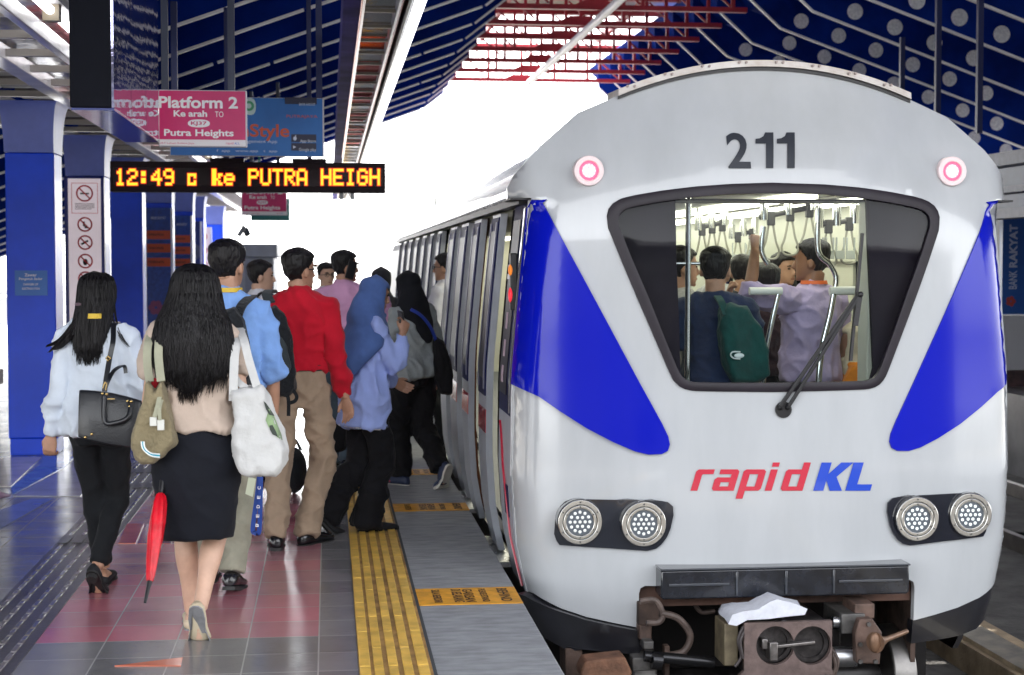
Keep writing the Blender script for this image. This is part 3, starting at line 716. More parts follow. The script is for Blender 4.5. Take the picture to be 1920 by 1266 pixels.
TBLACK = mat('train_black', (0.012, 0.012, 0.016), 0.3, coat=0.3, var=0.3, vscale=5)
TRED = mat('train_red', (0.50, 0.03, 0.06), 0.25, coat=0.4)
GLASSD = mat('dark_glass', (0.012, 0.011, 0.02), 0.35, spec=0.08)
train = thing('metro_train', 'white metro train with blue corner panels and open doors, numbered 211', 'train', (0, 0, 0))
P = train
# ---- window outlines
wo_h = [fpt(*p) for p in [(1446, 342.7), (1370, 345), (1301.7, 350), (1240, 357.5), (1190, 366), (1165, 372), (1149, 381), (1140.5, 392), (1137.4, 405), (1140, 428), (1166, 492), (1192.7, 555), (1226, 632), (1254, 697), (1262, 713), (1272.6, 724), (1284, 730), (1298, 733), (1350, 734), (1452, 735)]]
wi_h = [fpt(*p) for p in [(1446, 362.4), (1370, 364), (1301.7, 370), (1240, 378), (1190, 387), (1172, 392), (1163, 399), (1158.5, 408), (1158.5, 420), (1180, 475), (1214.5, 555), (1245, 632), (1269, 690), (1276, 704), (1286, 713), (1300, 717), (1350, 718), (1452, 718)]]
def full(h): return h + [(-a, z) for a, z in reversed(h[1:-1])]
WO, WI = full(wo_h), full(wi_h)
# ---- lower edge: white mask, cut-out for the coupler, black skirt
white_edge = [fpt(*p) for p in [(1198, 1177), (1150, 1168), (1100, 1157), (1050, 1140), (1015, 1122), (1000, 1112)]]
zc = fpt(1455, 1097)[1]; xcut = fpt(1198, 1120)[0]
cut_h = [(0.02 * 0 - 0.0, zc), (xcut + 0.03, zc), (xcut + 0.008, zc - 0.012), (xcut, zc - 0.04)]
zskirt = white_edge[-1][1]
side = []
for i in range(30):
    z = zskirt + (1.941 - zskirt) * i / 29; side.append((-Wz(z), z))
cowl = [(-1.35, 1.945)] + [(-w_, z) for z, w_ in WC[1:]]
half = cut_h + [(xcut, white_edge[0][1])] + white_edge[1:] + side + cowl
shell = half + [(-a, z) for a, z in reversed(half[1:])]
mb = MB(); patch(mb, shell, [WO], nose(0), 0.04)
mb.build('nose_shell', TW, P, solid=0.03, angle=60)
# cowl underside lip and black gutter at the notch
# ---- black skirt
low = [fpt(*p) for p in [(1198, 1222), (1150, 1219), (1095, 1213), (1050, 1201), (1014, 1183), (1000, 1160)]]
sk = [(xcut, white_edge[0][1] - 0.004)] + [(a, z - 0.004) for a, z in white_edge[1:]] + [(-Wz(zskirt - 0.01), zskirt - 0.008), (-Wz(zskirt - 0.1) + 0.01, zskirt - 0.1)] + low[::-1]
for s in (1, -1):
    mb = MB(); patch(mb, [(a * s, z) for a, z in sk], [], nose(-0.012), 0.05); mb.build('skirt', TBLACK, P, solid=0.05)
# ---- blue corner panels
bl = [fpt(*p) for p in [(1024, 392), (1045, 432), (1140, 608), (1200, 720), (1240, 793), (1252, 818), (1255, 833), (1251, 845), (1240, 851), (1215, 852), (1190, 846), (1150, 829), (1100, 803), (1050, 771), (1010, 743)]]
zt, zb = 1.932, fpt(978, 722)[1]
edge = []
for i in range(12):
    z = lerp(zb, zt, i / 11); edge.append((-Wz(z) + 0.0005, z))
top = [(-1.17, 1.929), (fpt(1017, 381)[0], fpt(1017, 381)[1])]
bp_h = bl + edge + top
for s in (1, -1):
    mb = MB(); patch(mb, [(a * s, z) for a, z in bp_h], [], nose(0.011), 0.04); mb.build('corner_panel', TBLUE, P, solid=0.010, angle=60)
# ---- windscreen: rubber frame, glass, black masking behind it
def strip(outer, inner, off0, off1):
    mb = MB(); n = len(outer); rings = []
    for prof in ((outer, off0), (outer, off1), (None, off1 + 0.006), (inner, off1), (inner, off0)):
        if prof[0] is None: pts = [((a + c) / 2, (b + d) / 2) for (a, b), (c, d) in zip(outer, inner)]
        else: pts = prof[0]
        rings.append([nose(prof[1])(a, z) for a, z in pts])
    mb.loft(rings, cap=False); return mb
def resample(poly, n):
    L = [0]
    for i in range(len(poly)): L.append(L[-1] + math.dist(poly[i], poly[(i + 1) % len(poly)]))
    out = []
    for k in range(n):
        d = L[-1] * k / n
        i = max(j for j in range(len(poly)) if L[j] <= d); t = (d - L[i]) / max(1e-9, L[i + 1] - L[i])
        out.append((lerp(poly[i][0], poly[(i + 1) % len(poly)][0], t), lerp(poly[i][1], poly[(i + 1) % len(poly)][1], t)))
    return out
N_ = 140
cxw, czw = 0, sum(z for a, z in WO) / len(WO)
def radial(poly, n):
    out = []
    for k in range(n):
        an = 2 * math.pi * k / n; d = (math.cos(an), math.sin(an)); best = None
        for i in range(len(poly)):
            (ax, az), (bx, bz) = poly[i], poly[(i + 1) % len(poly)]
            ax, az, bx, bz = ax - cxw, az - czw, bx - cxw, bz - czw
            den = d[0] * (bz - az) - d[1] * (bx - ax)
            if abs(den) < 1e-9: continue
            t = (ax * (bz - az) - az * (bx - ax)) / den; s = (ax * d[1] - az * d[0]) / den
            if t > 0 and -1e-6 <= s <= 1 + 1e-6: best = t if best is None else max(best, t)
        out.append((cxw + d[0] * best, czw + d[1] * best))
    return out
strip(radial(WO, 180), radial(WI, 180), -0.02, 0.010).build('windscreen_seal', mat('seal_rubber', (0.014, 0.010, 0.016), 0.42, spec=0.3, var=0.2, vscale=5), P, angle=50)
gm = bpy.data.materials.new('windscreen_glass'); gm.use_nodes = True
g_nt = gm.node_tree; g_nt.nodes.clear()
go = g_nt.nodes.new('ShaderNodeOutputMaterial'); gt = g_nt.nodes.new('ShaderNodeBsdfTransparent'); gg = g_nt.nodes.new('ShaderNodeBsdfGlossy'); gx = g_nt.nodes.new('ShaderNodeMixShader'); gf = g_nt.nodes.new('ShaderNodeFresnel')
gt.inputs[0].default_value = (0.80, 0.86, 0.86, 1); gg.inputs['Roughness'].default_value = 0.03; gf.inputs[0].default_value = 1.28
g_nt.links.new(gf.outputs[0], gx.inputs[0]); g_nt.links.new(gt.outputs[0], gx.inputs[1]); g_nt.links.new(gg.outputs[0], gx.inputs[2]); g_nt.links.new(gx.outputs[0], go.inputs[0])
mb = MB(); patch(mb, WI, [], nose(-0.004), 0.08); mb.build('windscreen', gm, P)
# masking panels beside the lit middle of the windscreen
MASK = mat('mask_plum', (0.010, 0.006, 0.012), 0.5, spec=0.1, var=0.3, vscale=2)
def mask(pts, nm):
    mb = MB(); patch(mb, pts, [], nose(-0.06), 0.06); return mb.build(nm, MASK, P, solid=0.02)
def bpt(u, v, Y): p = at(u, v, Y); return (p.x - CX, p.z)
def fmask(u, v):
    Y = 7.98
    for _ in range(6): p = at(u, v, Y); Y = DEP(p.x - CX, p.z) + 0.06
    return (p.x - CX, p.z)
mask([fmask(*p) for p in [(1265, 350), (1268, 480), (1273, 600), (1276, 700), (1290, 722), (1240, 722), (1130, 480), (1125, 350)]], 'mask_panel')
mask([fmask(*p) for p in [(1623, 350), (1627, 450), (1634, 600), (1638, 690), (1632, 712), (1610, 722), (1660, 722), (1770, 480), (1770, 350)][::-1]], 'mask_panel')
# ---- roof edge band with rivets
band = []
for i in range(25):
    a = -0.785 + 1.57 * i / 24
    z = interp([(w_, zz) for zz, w_ in WC[::-1]], abs(a)) if abs(a) > 0.02 else 2.672
    z = 2.636 - 0.166 * (abs(a) / 0.8) ** 2.05
    band.append((a, z))
BANDM = mat('band_metal', (0.42, 0.40, 0.38), 0.4, 0.5, col2=(0.32, 0.28, 0.25), vscale=9)
rings = []
for a, z in band:
    y = DEP(a, z)
    rings.append([(CX + a, y - 0.035, z - 0.004), (CX + a, y - 0.03, z + 0.03), (CX + a, y + 0.3, z + 0.04), (CX + a, y + 0.3, z + 0.0)])
mb = MB(); mb.loft(rings); rb = mb.build('roof_band', BANDM, P, angle=30)
mb = MB()
rings = []
for a, z in band: y = DEP(a, z); rings.append([(CX + a, y - 0.02, z - 0.022), (CX + a, y - 0.02, z - 0.005), (CX + a, y + 0.2, z - 0.005), (CX + a, y + 0.2, z - 0.022)])
mb.loft(rings); mb.build('roof_gasket', RUBBER, P)
mb = MB()
for a, z in band[1::3]:
    for q in (-0.018, 0.018): y = DEP(a + q, z); mb.cyl((CX + a + q, y - 0.0335, z + 0.02), (CX + a + q, y - 0.041, z + 0.02), 0.007, 10)
mb.build('rivet', mat('rivet_dark', (0.22, 0.18, 0.17), 0.4, 0.7), rb)
# ---- number and logo
def on_nose(mb, txt, u0, u1, v_top, v_bot, bold=0, shear=0, spacing=1):
    (a0, z1), (a1, z0) = fpt(u0, v_top), fpt(u1, v_bot)
    fit_text(mb, txt, a0, a1, z0, z1, nose(0.006), bold, shear, spacing)
mb = MB(); on_nose(mb, '2', 1359, 1408, 249, 316, bold=0.022); 
def digit_one(u0, u1, vt, vb):
    pts = [(u1, vt), (u1, vb), (u1 - 14, vb), (u1 - 14, vt + 21), (u0, vt + 21), (u0, vt + 12), (u0 + 8, vt + 11), (u0 + 15, vt + 7), (u0 + 18, vt)]
    q = [fpt(*p) for p in pts]; patch(mb, q, [], nose(0.006), 0.05)
digit_one(1416, 1449.5, 248.5, 315.5); digit_one(1456, 1489.5, 248.5, 315.5)
mb.build('train_number', mat('number_ink', (0.016, 0.02, 0.03), 0.4), P, solid=0.0)
mb1, mb2 = MB(), MB()
def logo(mb, polys):
    for outer, holes in polys:
        o = [fpt(*p) for p in outer]; hs = [[fpt(*p) for p in h] for h in holes]
        patch(mb, o, hs, nose(0.006), 0.04)
def sl(pts, x, s=1.0, base=920): # slanted letter: local (0..1, height) -> photograph
    return [(x + px * s + (base - py) * 0.30, py) for px, py in pts]
LT, LB = 880, 920
def cc(poly, n=1):
    return poly
lett = []
# r a p i d as slanted squared letters (x measured along the base line)
lett.append((sl([(0, LB), (0, LT + 4), (4, LT), (34, LT), (34, LT + 9), (15, LT + 9), (13, LT + 11), (13, LB)], 1294), []))
lett.append((sl([(4, LB), (0, LB - 4), (0, LT + 19), (4, LT + 15), (29, LT + 15), (29, LT + 9), (6, LT + 9), (6, LT), (38, LT), (42, LT + 4), (42, LB)], 1333), [sl([(13, LB - 8), (13, LT + 24), (29, LT + 24), (29, LB - 8)], 1333)]))
lett.append((sl([(0, LB + 15), (0, LT + 4), (4, LT), (38, LT), (42, LT + 4), (42, LB - 4), (38, LB), (13, LB), (13, LB + 15)], 1383), [sl([(13, LB - 8), (13, LT + 9), (29, LT + 9), (29, LB - 8)], 1383)]))
lett.append((sl([(0, LB), (0, LT), (13, LT), (13, LB)], 1433), [])); lett.append((sl([(0, LT - 5), (0, LT - 13), (13, LT - 13), (13, LT - 5)], 1433), []))
lett.append((sl([(4, LB), (0, LB - 4), (0, LT + 4), (4, LT), (29, LT), (29, LT - 13), (42, LT - 13), (42, LB)], 1462), [sl([(13, LB - 8), (13, LT + 9), (29, LT + 9), (29, LB - 8)], 1462)]))
logo(mb1, lett)
KT = 867
lk = [(sl([(0, LB), (0, KT), (19, KT), (19, KT + 22), (37, KT), (60, KT), (36, KT + 27), (54, LB), (31, LB), (19, KT + 34), (19, LB)], 1524), []),
      (sl([(0, LB), (0, KT), (19, KT), (19, LB - 12), (47, LB - 12), (47, LB)], 1584), [])]
logo(mb2, lk)
mb1.build('logo_red', mat('logo_red', (0.55, 0.02, 0.05), 0.25, coat=0.5), P); mb2.build('logo_blue', mat('logo_blue', (0.01, 0.06, 0.52), 0.25, coat=0.5), P)
# ---- lamps
hous = [(1071, 935), (1128, 936), (1200, 937), (1240, 938.6), (1252, 941), (1261, 949), (1262, 966), (1256, 991.5), (1250, 1006), (1239.5, 1020), (1229, 1028), (1213, 1032), (1142, 1027), (1090, 1024), (1049, 1021), (1043, 1012), (1039, 1000), (1041, 974.7), (1045, 960), (1051, 947.7), (1060, 939)]
H_L = [fpt(*p) for p in hous]
HOUSM = mat('lamp_black', (0.012, 0.014, 0.022), 0.12, coat=0.6); RINGM = mat('lamp_ring', (0.70, 0.69, 0.65), 0.25, 1.0, var=0.08, vscale=12)
LENS = mat('lamp_lens', (0.10, 0.115, 0.135), 0.12, coat=0.5); LED = mat('lamp_led', (0.8, 0.82, 0.8), 0.2, emit=(0.95, 1.0, 0.97), estr=0.02); LEDL = mat('lamp_led_lit', (0.8, 0.85, 0.85), 0.2, emit=(0.9, 1.0, 1.0), estr=0.07)
def ringmesh(mb, c, r0, r1, t, n=32):
    """flat ring facing the camera side, c = centre"""
    rings = []
    for r, dy in ((r0, 0), (r0, -t), (r1, -t), (r1, 0)):
        rings.append([(c[0] + r * math.cos(a), c[1] + dy, c[2] + r * math.sin(a)) for a in [2 * math.pi * k / n for k in range(n)]])
    rings.append(rings[0]); mb.loft(rings, cap=False)
for s, led in ((1, LED), (-1, LEDL)):
    mb = MB(); patch(mb, [(a * s, z) for a, z in H_L], [], nose(0.008), 0.05); h = mb.build('headlamp_housing', HOUSM, P, solid=0.01)
    hi = [(a * s, z) for a, z in H_L]
    mb = MB(); dv = fpt(1140, 980)[0] * s; mb.box((CX + dv - 0.012, DEP(dv, 0.2) - 0.012, fpt(1140, 1025)[1]), (CX + dv + 0.012, DEP(dv, 0.2) + 0.0, fpt(1140, 938)[1])); mb.build('divider', BLACK, h, bevel=0.003)
    for u, v in ((1084.6, 976), (1203.4, 979.7)):
        a, z = fpt(u, v); a *= s
        y = DEP(a, z) - 0.045; c = (CX + a, y, z)
        base = MB(); base.cyl((c[0], y + 0.08, z), (c[0], y + 0.001, z), 0.116, 36); hl = base.build('headlamp', HOUSM, h)
        mb = MB(); ringmesh(mb, c, 0.089, 0.113, 0.014); ringmesh(mb, (c[0], y - 0.002, z), 0.070, 0.086, 0.012); mb.build('bezel', RINGM, hl, bevel=0.003)
        mb = MB(); mb.cyl((c[0], y, z), (c[0], y - 0.006, z), 0.069, 32); mb.build('lens', LENS, hl)
        mb = MB()
        for k in range(6):
            an = math.pi / 2 + k * math.pi / 3
            for r in (0.101, 0.078): mb.cyl((c[0] + r * math.cos(an), y - 0.012, z + r * math.sin(an)), (c[0] + r * math.cos(an), y - 0.0165, z + r * math.sin(an)), 0.0045, 8)
        mb.build('screw', mat('screw_dark', (0.12, 0.12, 0.12), 0.4, 0.8), hl)
        mb = MB(); spots = [(0, 0)] + [(0.026 * math.cos(k * math.pi / 3), 0.026 * math.sin(k * math.pi / 3)) for k in range(6)] + [(0.05 * math.cos(k * math.pi / 6 + math.pi / 6 * 0), 0.05 * math.sin(k * math.pi / 6)) for k in range(12)]
        for dx, dz in spots: mb.ball((c[0] + dx, y - 0.006, z + dz), (0.0084, 0.005, 0.0084), 10, 5)
        mb.build('led', led, hl)
TL_R = mat('tail_led', (0.8, 0.1, 0.12), 0.3, emit=(1.0, 0.015, 0.06), estr=0.5); TL_W = mat('tail_core', (0.9, 0.6, 0.6), 0.3, emit=(1.0, 0.45, 0.5), estr=0.13)
TL_B = mat('tail_bezel', (0.80, 0.66, 0.67), 0.3, 0.1)
for u, v in ((1102, 321), (1780, 322)):
    a, z = fpt(u, v); y = DEP(a, z) - 0.030; c = (CX + a, y, z)
    mb = MB(); ringmesh(mb, (c[0], c[1] + .06, c[2]), 0.05, 0.077, 0.076); tl = mb.build('tail_lamp', TL_B, P, bevel=0.004)
    mb = MB(); mb.cyl((c[0], y - .007, z), (c[0], y - 0.0095, z), 0.036, 24); mb.build('lens_core', mat('tail_pink', (0.8, 0.4, 0.42), 0.3, emit=(1.0, 0.30, 0.36), estr=0.10), tl)
    mb = MB(); mb.cyl((c[0], y + 0.05, z), (c[0], y - 0.008, z), 0.0495, 28); mb.build('lens', TL_R, tl)
    mb = MB()
    for r, n in ((0.0, 1), (0.011, 5), (0.021, 9), (0.030, 12)):
        for k in range(n): an = 2 * math.pi * k / n; mb.ball((c[0] + r * math.cos(an), y - 0.0095, z + r * math.sin(an)), (0.0055, 0.004, 0.0062), 8, 4)
    mb.build('led', TL_W, tl)
# ---- wiper
mb = MB()
pv = fpt(1468, 762); b0 = Vector(nose(0.03)(*pv)); j = Vector(nose(0.055)(*fpt(1607, 550))); j2 = Vector(nose(0.05)(*fpt(1600, 556)))
mb.bar(b0 + Vector((-0.025, 0, 0.0)), j2, 0.02, 0.016, up=(0, 1, 0)); mb.bar(b0 + Vector((0.018, -0.004, 0.0)), j, 0.018, 0.016, up=(0, 1, 0))
wp = mb.build('wiper_arm', BLACK, P, bevel=0.003)
mb = MB(); mb.bar(nose(0.04)(*fpt(1612, 438)), nose(0.04)(*fpt(1590, 676)), 0.014, 0.02, up=(0, 1, 0)); mb.bar(nose(0.055)(*fpt(1606, 548)), nose(0.055)(*fpt(1597, 610)), 0.026, 0.016, up=(0, 1, 0)); mb.ball(nose(0.06)(*fpt(1606, 552)), 0.016); mb.build('wiper_blade', RUBBER, wp)
mb = MB(); mb.tube([b0 + Vector((0, 0.03, 0)), b0 + Vector((0, 0.0, 0))], [1, 1], 4) if False else None
c = Vector(nose(0.0)(*fpt(1468, 768))); mb.cyl(c, c + Vector((0, -0.014, 0)), 0.042, 24); mb.ball(c + Vector((-0.018, -0.018, 0.012)), 0.014); mb.ball(c + Vector((0.02, -0.018, 0.012)), 0.014); mb.build('wiper_pivot', BLACK, wp)
# ---- anticlimber bar
a0, z1 = fpt(1230, 1062); a1, z0 = fpt(1688, 1104); yb = 7.78
mb = MB()
mb.prism([(a0 + CX, z0 + 0.01), (a0 + CX + 0.012, z0), (a1 + CX - 0.012, z0), (a1 + CX, z0 + 0.01), (a1 + CX, z1), (a0 + CX, z1)], 'y', yb, 7.93)
bmp = mb.build('bumper_bar', mat('bumper_black', (0.014, 0.016, 0.022), 0.2, coat=0.4, var=0.4, vscale=14, bump=0.05, bscale=20), P, bevel=0.008)
mb = MB()
for f in (0.30, 0.498, 0.69): x = CX + lerp(a0, a1, f); mb.box((x - 0.006, yb - 0.012, z0 + 0.012), (x + 0.006, yb - 0.0005, z1 - 0.01))
zm = (z0 + z1) / 2
for f0, f1 in ((0.03, 0.27), (0.71, 0.97)): mb.box((CX + lerp(a0, a1, f0), yb - 0.012, zm - 0.006), (CX + lerp(a0, a1, f1), yb - 0.0005, zm + 0.008))
mb.box((CX + a0 - 0.004, yb - 0.006, z1 + 0.0005), (CX + a1 + 0.004, yb + 0.2, z1 + 0.01))
mb.build('bumper_rib', mat('rib_gloss', (0.05, 0.055, 0.065), 0.15, coat=0.6), bmp, bevel=0.003)
# ---- coupler bay
RUSTY = mat('bay_rust', (0.07, 0.045, 0.035), 0.75, var=0.45, vscale=7, bump=0.25, bscale=30, metal=0.2)
BROWN = mat('bay_brown', (0.105, 0.065, 0.05), 0.65, var=0.4, vscale=9, bump=0.2, bscale=40)
OILY = mat('bay_oily', (0.02, 0.018, 0.018), 0.35, var=0.6, vscale=9, metal=0.4)
mb = MB(); mb.box((CX + xcut - 0.01, 7.98, zc - 0.12), (CX - xcut + 0.01, 8.02, zc + 0.06)); mb.build('bay_beam', mat('bay_beam', (0.10, 0.05, 0.035), 0.6, var=0.4, vscale=4), P)
mb = MB(); mb.box((CX - 1.2, 8.98, -0.95), (CX + 1.2, 9.08, 0.02)); mb.box((CX - 0.80, 8.0, 0.022), (CX + 0.80, 9.08, 0.06)); mb.build('bay_back', mat('bay_dark', (0.012, 0.01, 0.01), 0.8), P)
for s in (1, -1):
    mb = MB(); x = CX + s * (-xcut); mb.box((x - 0.004, 7.96, -0.62), (x + 0.022 * s, 8.48, zc - 0.03)); mb.build('bay_side', RUSTY, P)
cp0, cp1 = at(1393, 1166, 7.53), at(1556, 1262, 7.53)
cbx = MB()
xm = (cp0.x + cp1.x) / 2; ctr = []
face = [(cp0.x, cp0.z), (cp0.x, cp1.z + 0.03), (cp0.x - 0.03, cp1.z), (cp1.x + 0.01, cp1.z), (cp1.x, cp1.z + 0.03), (cp1.x, cp0.z)]
hl_c = [at(1446, 1208, 7.53), at(1512, 1208, 7.53)]
def circ(c, r, n=28): return [(c.x + r * math.cos(2 * math.pi * k / n), c.z + r * math.sin(2 * math.pi * k / n)) for k in range(n)]
patch(cbx, face, [circ(c, 0.095) for c in (Vector((hl_c[0].x + 0.012, 0, hl_c[0].z)), Vector((hl_c[1].x + 0.02, 0, hl_c[1].z)))], lambda a, z: (a, 7.53, z), 0.05)
cpl = cbx.build('coupler', mat('coupler_pink', (0.16, 0.115, 0.105), 0.6, var=0.25, vscale=12, bump=0.15, bscale=60, metal=0.3), P, solid=0.03)
mb = MB(); mb.box((cp0.x + 0.012, 7.57, cp1.z + 0.01), (cp1.x - 0.012, 8.08, cp0.z - 0.01)); mb.build('coupler_body', OILY, cpl)
mb = MB()
for i, c in enumerate(hl_c):
    x = c.x + (0.012, 0.02)[i]
    ringmesh(mb, (x, 7.565, c.z), 0.075, 0.0945, 0.02); mb.cyl((x, 7.569, c.z), (x, 7.564, c.z), 0.074, 28)
mb.build('coupler_socket', mat('socket', (0.05, 0.045, 0.045), 0.4, 0.5, var=0.4, vscale=20), cpl)
mb = MB(); c = hl_c[0]
mb.box((c.x - 0.02, 7.48, c.z - 0.07), (c.x + 0.02, 7.565, c.z + 0.02)); mb.bar((c.x, 7.52, c.z - 0.01), (hl_c[1].x + 0.04, 7.53, c.z + 0.005), 0.03, 0.016); mb.box((c.x - 0.05, 7.51, c.z - 0.02), (c.x - 0.022, 7.565, c.z + 0.03))
mb.build('coupler_hook', mat('hook_steel', (0.30, 0.28, 0.27), 0.35, 0.9, var=0.3, vscale=20), cpl, bevel=0.004)
mb = MB(); d = at(1474, 1252, 7.53); mb.cyl((d.x, 7.531, d.z), (d.x, 7.515, d.z), 0.026, 20); e = at(1469, 1168, 7.53); mb.cyl((e.x, 7.531, e.z), (e.x, 7.518, e.z), 0.016, 16)
for dx in (-0.05, 0.05): mb.cyl((d.x + dx, 7.531, d.z), (d.x + dx, 7.517, d.z), 0.01, 12)
mb.build('coupler_plug', mat('plug', (0.09, 0.085, 0.09), 0.4, 0.6), cpl)
p = at(1374, 1212, 7.57); mb = MB(); mb.box((p.x - 0.04, 7.58, p.z - 0.1), (p.x + 0.03, 7.78, p.z + 0.11)); mb.build('junction_box', mat('box_olive', (0.16, 0.13, 0.08), 0.6, var=0.3, vscale=14), cpl, bevel=0.006)
def hose(pts, r, m, nm='hose', Y=7.78):
    mb = MB(); mb.tube([at(u, v, Y + (0 if len(q) == 0 else q[0])) for (u, v, *q) in pts], r, 8, sub=6); return mb.build(nm, m, P)
HOSEM = mat('hose_grey', (0.085, 0.06, 0.05), 0.6, var=0.3, vscale=20)
hose([(1200, 1128), (1228, 1126), (1242, 1150), (1236, 1166), (1212, 1168)], 0.016, HOSEM)
hose([(1240, 1150), (1272, 1160), (1294, 1190), (1285, 1218), (1262, 1228), (1212, 1230)], 0.018, HOSEM)
hose([(1302, 1132), (1315, 1148), (1340, 1146)], 0.012, HOSEM, Y=8.08)
hose([(1394, 1175), (1384, 1200), (1390, 1230), (1378, 1250)], 0.008, mat('cable', (0.06, 0.05, 0.05), 0.5), Y=7.52); hose([(1398, 1180), (1388, 1205), (1394, 1235)], 0.008, mat('cable', (0.06, 0.05, 0.05), 0.5), Y=7.51)
hose([(1557, 1215), (1570, 1240), (1562, 1270)], 0.012, HOSEM, Y=7.58); hose([(1560, 1225), (1566, 1250), (1556, 1275)], 0.01, HOSEM, Y=7.56)
def bay_box(u0, v0, u1, v1, Y, dy, m, nm, bev=0.006, par=None):
    a, b = at(u0, v0, Y), at(u1, v1, Y); mb = MB(); mb.box((a.x, Y, b.z), (b.x, Y + dy, a.z)); return mb.build(nm, m, par or P, bevel=bev)
GREYB = mat('bay_grey', (0.11, 0.105, 0.10), 0.5, var=0.35, vscale=12, metal=0.4, bump=0.1)
bay_box(1197, 1130, 1236, 1172, 7.88, 0.3, RUSTY, 'bracket'); bay_box(1199, 1174, 1222, 1200, 7.85, 0.2, BROWN, 'bracket'); bay_box(1207, 1203, 1226, 1218, 7.78, 0.1, GREYB, 'valve_block'); bay_box(1186, 1234, 1228, 1258, 7.76, 0.1, GREYB, 'valve_block')
mb = MB(); mb.cyl(at(1208, 1230, 7.73), at(1338, 1242, 7.73) , 0.028, 16); mb.cyl(at(1222, 1238, 7.71), at(1240, 1240, 7.71), 0.045, 20); mb.build('air_cylinder', mat('cyl_black', (0.03, 0.03, 0.033), 0.22, 0.7), P)
mb = MB(); q = [(1088, 1262), (1098, 1240), (1172, 1232), (1186, 1262), (1180, 1275), (1092, 1276)]; mb.prism([(at(u, v, 7.63).x, at(u, v, 7.63).z) for u, v in q], 'y', 7.63, 7.78); mb.build('brake_lever', mat('lever_rust', (0.17, 0.08, 0.045), 0.7, var=0.4, vscale=9, bump=0.2), P, bevel=0.01)
bay_box(1060, 1216, 1092, 1272, 7.98, 0.2, RUSTY, 'suspension_arm'); bay_box(1246, 1212, 1256, 1268, 7.83, 0.06, RUSTY, 'bracket')
bay_box(1578, 1152, 1622, 1188, 7.68, 0.3, GREYB, 'valve_block'); bay_box(1560, 1180, 1576, 1216, 7.78, 0.2, OILY, 'bracket')
mb = MB(); q = [(1612, 1162), (1636, 1160), (1654, 1186), (1650, 1246), (1606, 1244), (1604, 1188)]; mb.prism([(at(u, v, 7.58).x, at(u, v, 7.58).z) for u, v in q], 'y', 7.58, 7.64); hp = mb.build('horn_plate', BROWN, P, bevel=0.006)
bay_box(1603, 1133, 1640, 1160, 7.7, 0.2, BROWN, 'bracket')
mb = MB()
for u, v in ((1612, 1208), (1612, 1240), (1641, 1240), (1628, 1170)): c = at(u, v, 7.58); mb.cyl((c.x, 7.579, c.z), (c.x, 7.565, c.z), 0.011, 10)
mb.build('bolt', GREYB, hp)
mb = MB(); mb.tube([at(1641, 1205, 7.48), at(1652, 1203, 7.51), at(1662, 1199, 7.55), at(1700, 1184, 7.68)], [0.052, 0.025, 0.014, 0.012], 16); mb.ball(at(1640, 1205, 7.47), (0.03, 0.02, 0.05)); mb.build('horn', mat('horn_tan', (0.20, 0.115, 0.07), 0.45, 0.4, var=0.3, vscale=12), hp)
mb = MB()
wx = at(1678, 1240, 8.08)
mb.cyl((wx.x - 0.055, 8.2, wx.z - 0.1), (wx.x + 0.075, 8.2, wx.z - 0.1), 0.27, 40); mb.build('wheel', mat('wheel_steel', (0.22, 0.21, 0.20), 0.4, 1.0, var=0.2, vscale=8), P, bevel=0.012)
mb = MB(); mb.cyl((CX - 0.75, 8.2, wx.z - 0.1), (CX - 0.62, 8.2, wx.z - 0.1), 0.27, 40); mb.build('wheel', mat('wheel_steel', (0.22, 0.21, 0.20), 0.4, 1.0), P, bevel=0.012)
mb = MB(); mb.cyl((CX - 0.62, 8.2, wx.z - 0.1), (wx.x - 0.055, 8.2, wx.z - 0.1), 0.07, 20); mb.build('axle', OILY, P)
mb = MB(); c = at(1589, 1172, 7.78); mb.cyl(at(1560, 1166, 7.73), at(1580, 1166, 7.73), 0.03, 16); mb.cyl(at(1562, 1232, 7.68), at(1604, 1232, 7.68), 0.05, 20); mb.build('air_cylinder', STEEL, P)
# ---- side wall (platform side) built piece by piece along the train
YE = 24.1
def sideY(y): return 8.27 + (y - 8.62) * 0.955 if y < YE - 0.001 else y
def side_strip(y0, y1, z0, z1, off, m, nm, par=P, th=0.03, sgn=-1, nz=14, ny=2):
    mb = MB(); rings = []; y0, y1 = sideY(y0), sideY(y1)
    for i in range(nz + 1):
        z = lerp(z0, z1, i / nz); w0 = interp(WT, z) + off
        rings.append([(CX + sgn * w0, y0, z), (CX + sgn * w0, y1, z), (CX + sgn * (w0 - th), y1, z), (CX + sgn * (w0 - th), y0, z)])
    mb.loft(rings); return mb.build(nm, m, par, bevel=0)
SLV = mat('side_white', (0.46, 0.49, 0.54), 0.35, var=0.08, spec=0.3); BAND = mat('side_navy', (0.010, 0.014, 0.07), 0.5, spec=0.1); CREAM = mat('door_cream', (0.48, 0.44, 0.33), 0.4); DKIN = mat('recess_black', (0.008, 0.008, 0.010), 0.9, spec=0.03); BRN = mat('recess_brown', (0.09, 0.035, 0.02), 0.8, spec=0.05)
SFR = mat('window_frame', (0.22, 0.22, 0.30), 0.3, 0.6, bump=0.05, bscale=6)
mb = MB(); rings = []
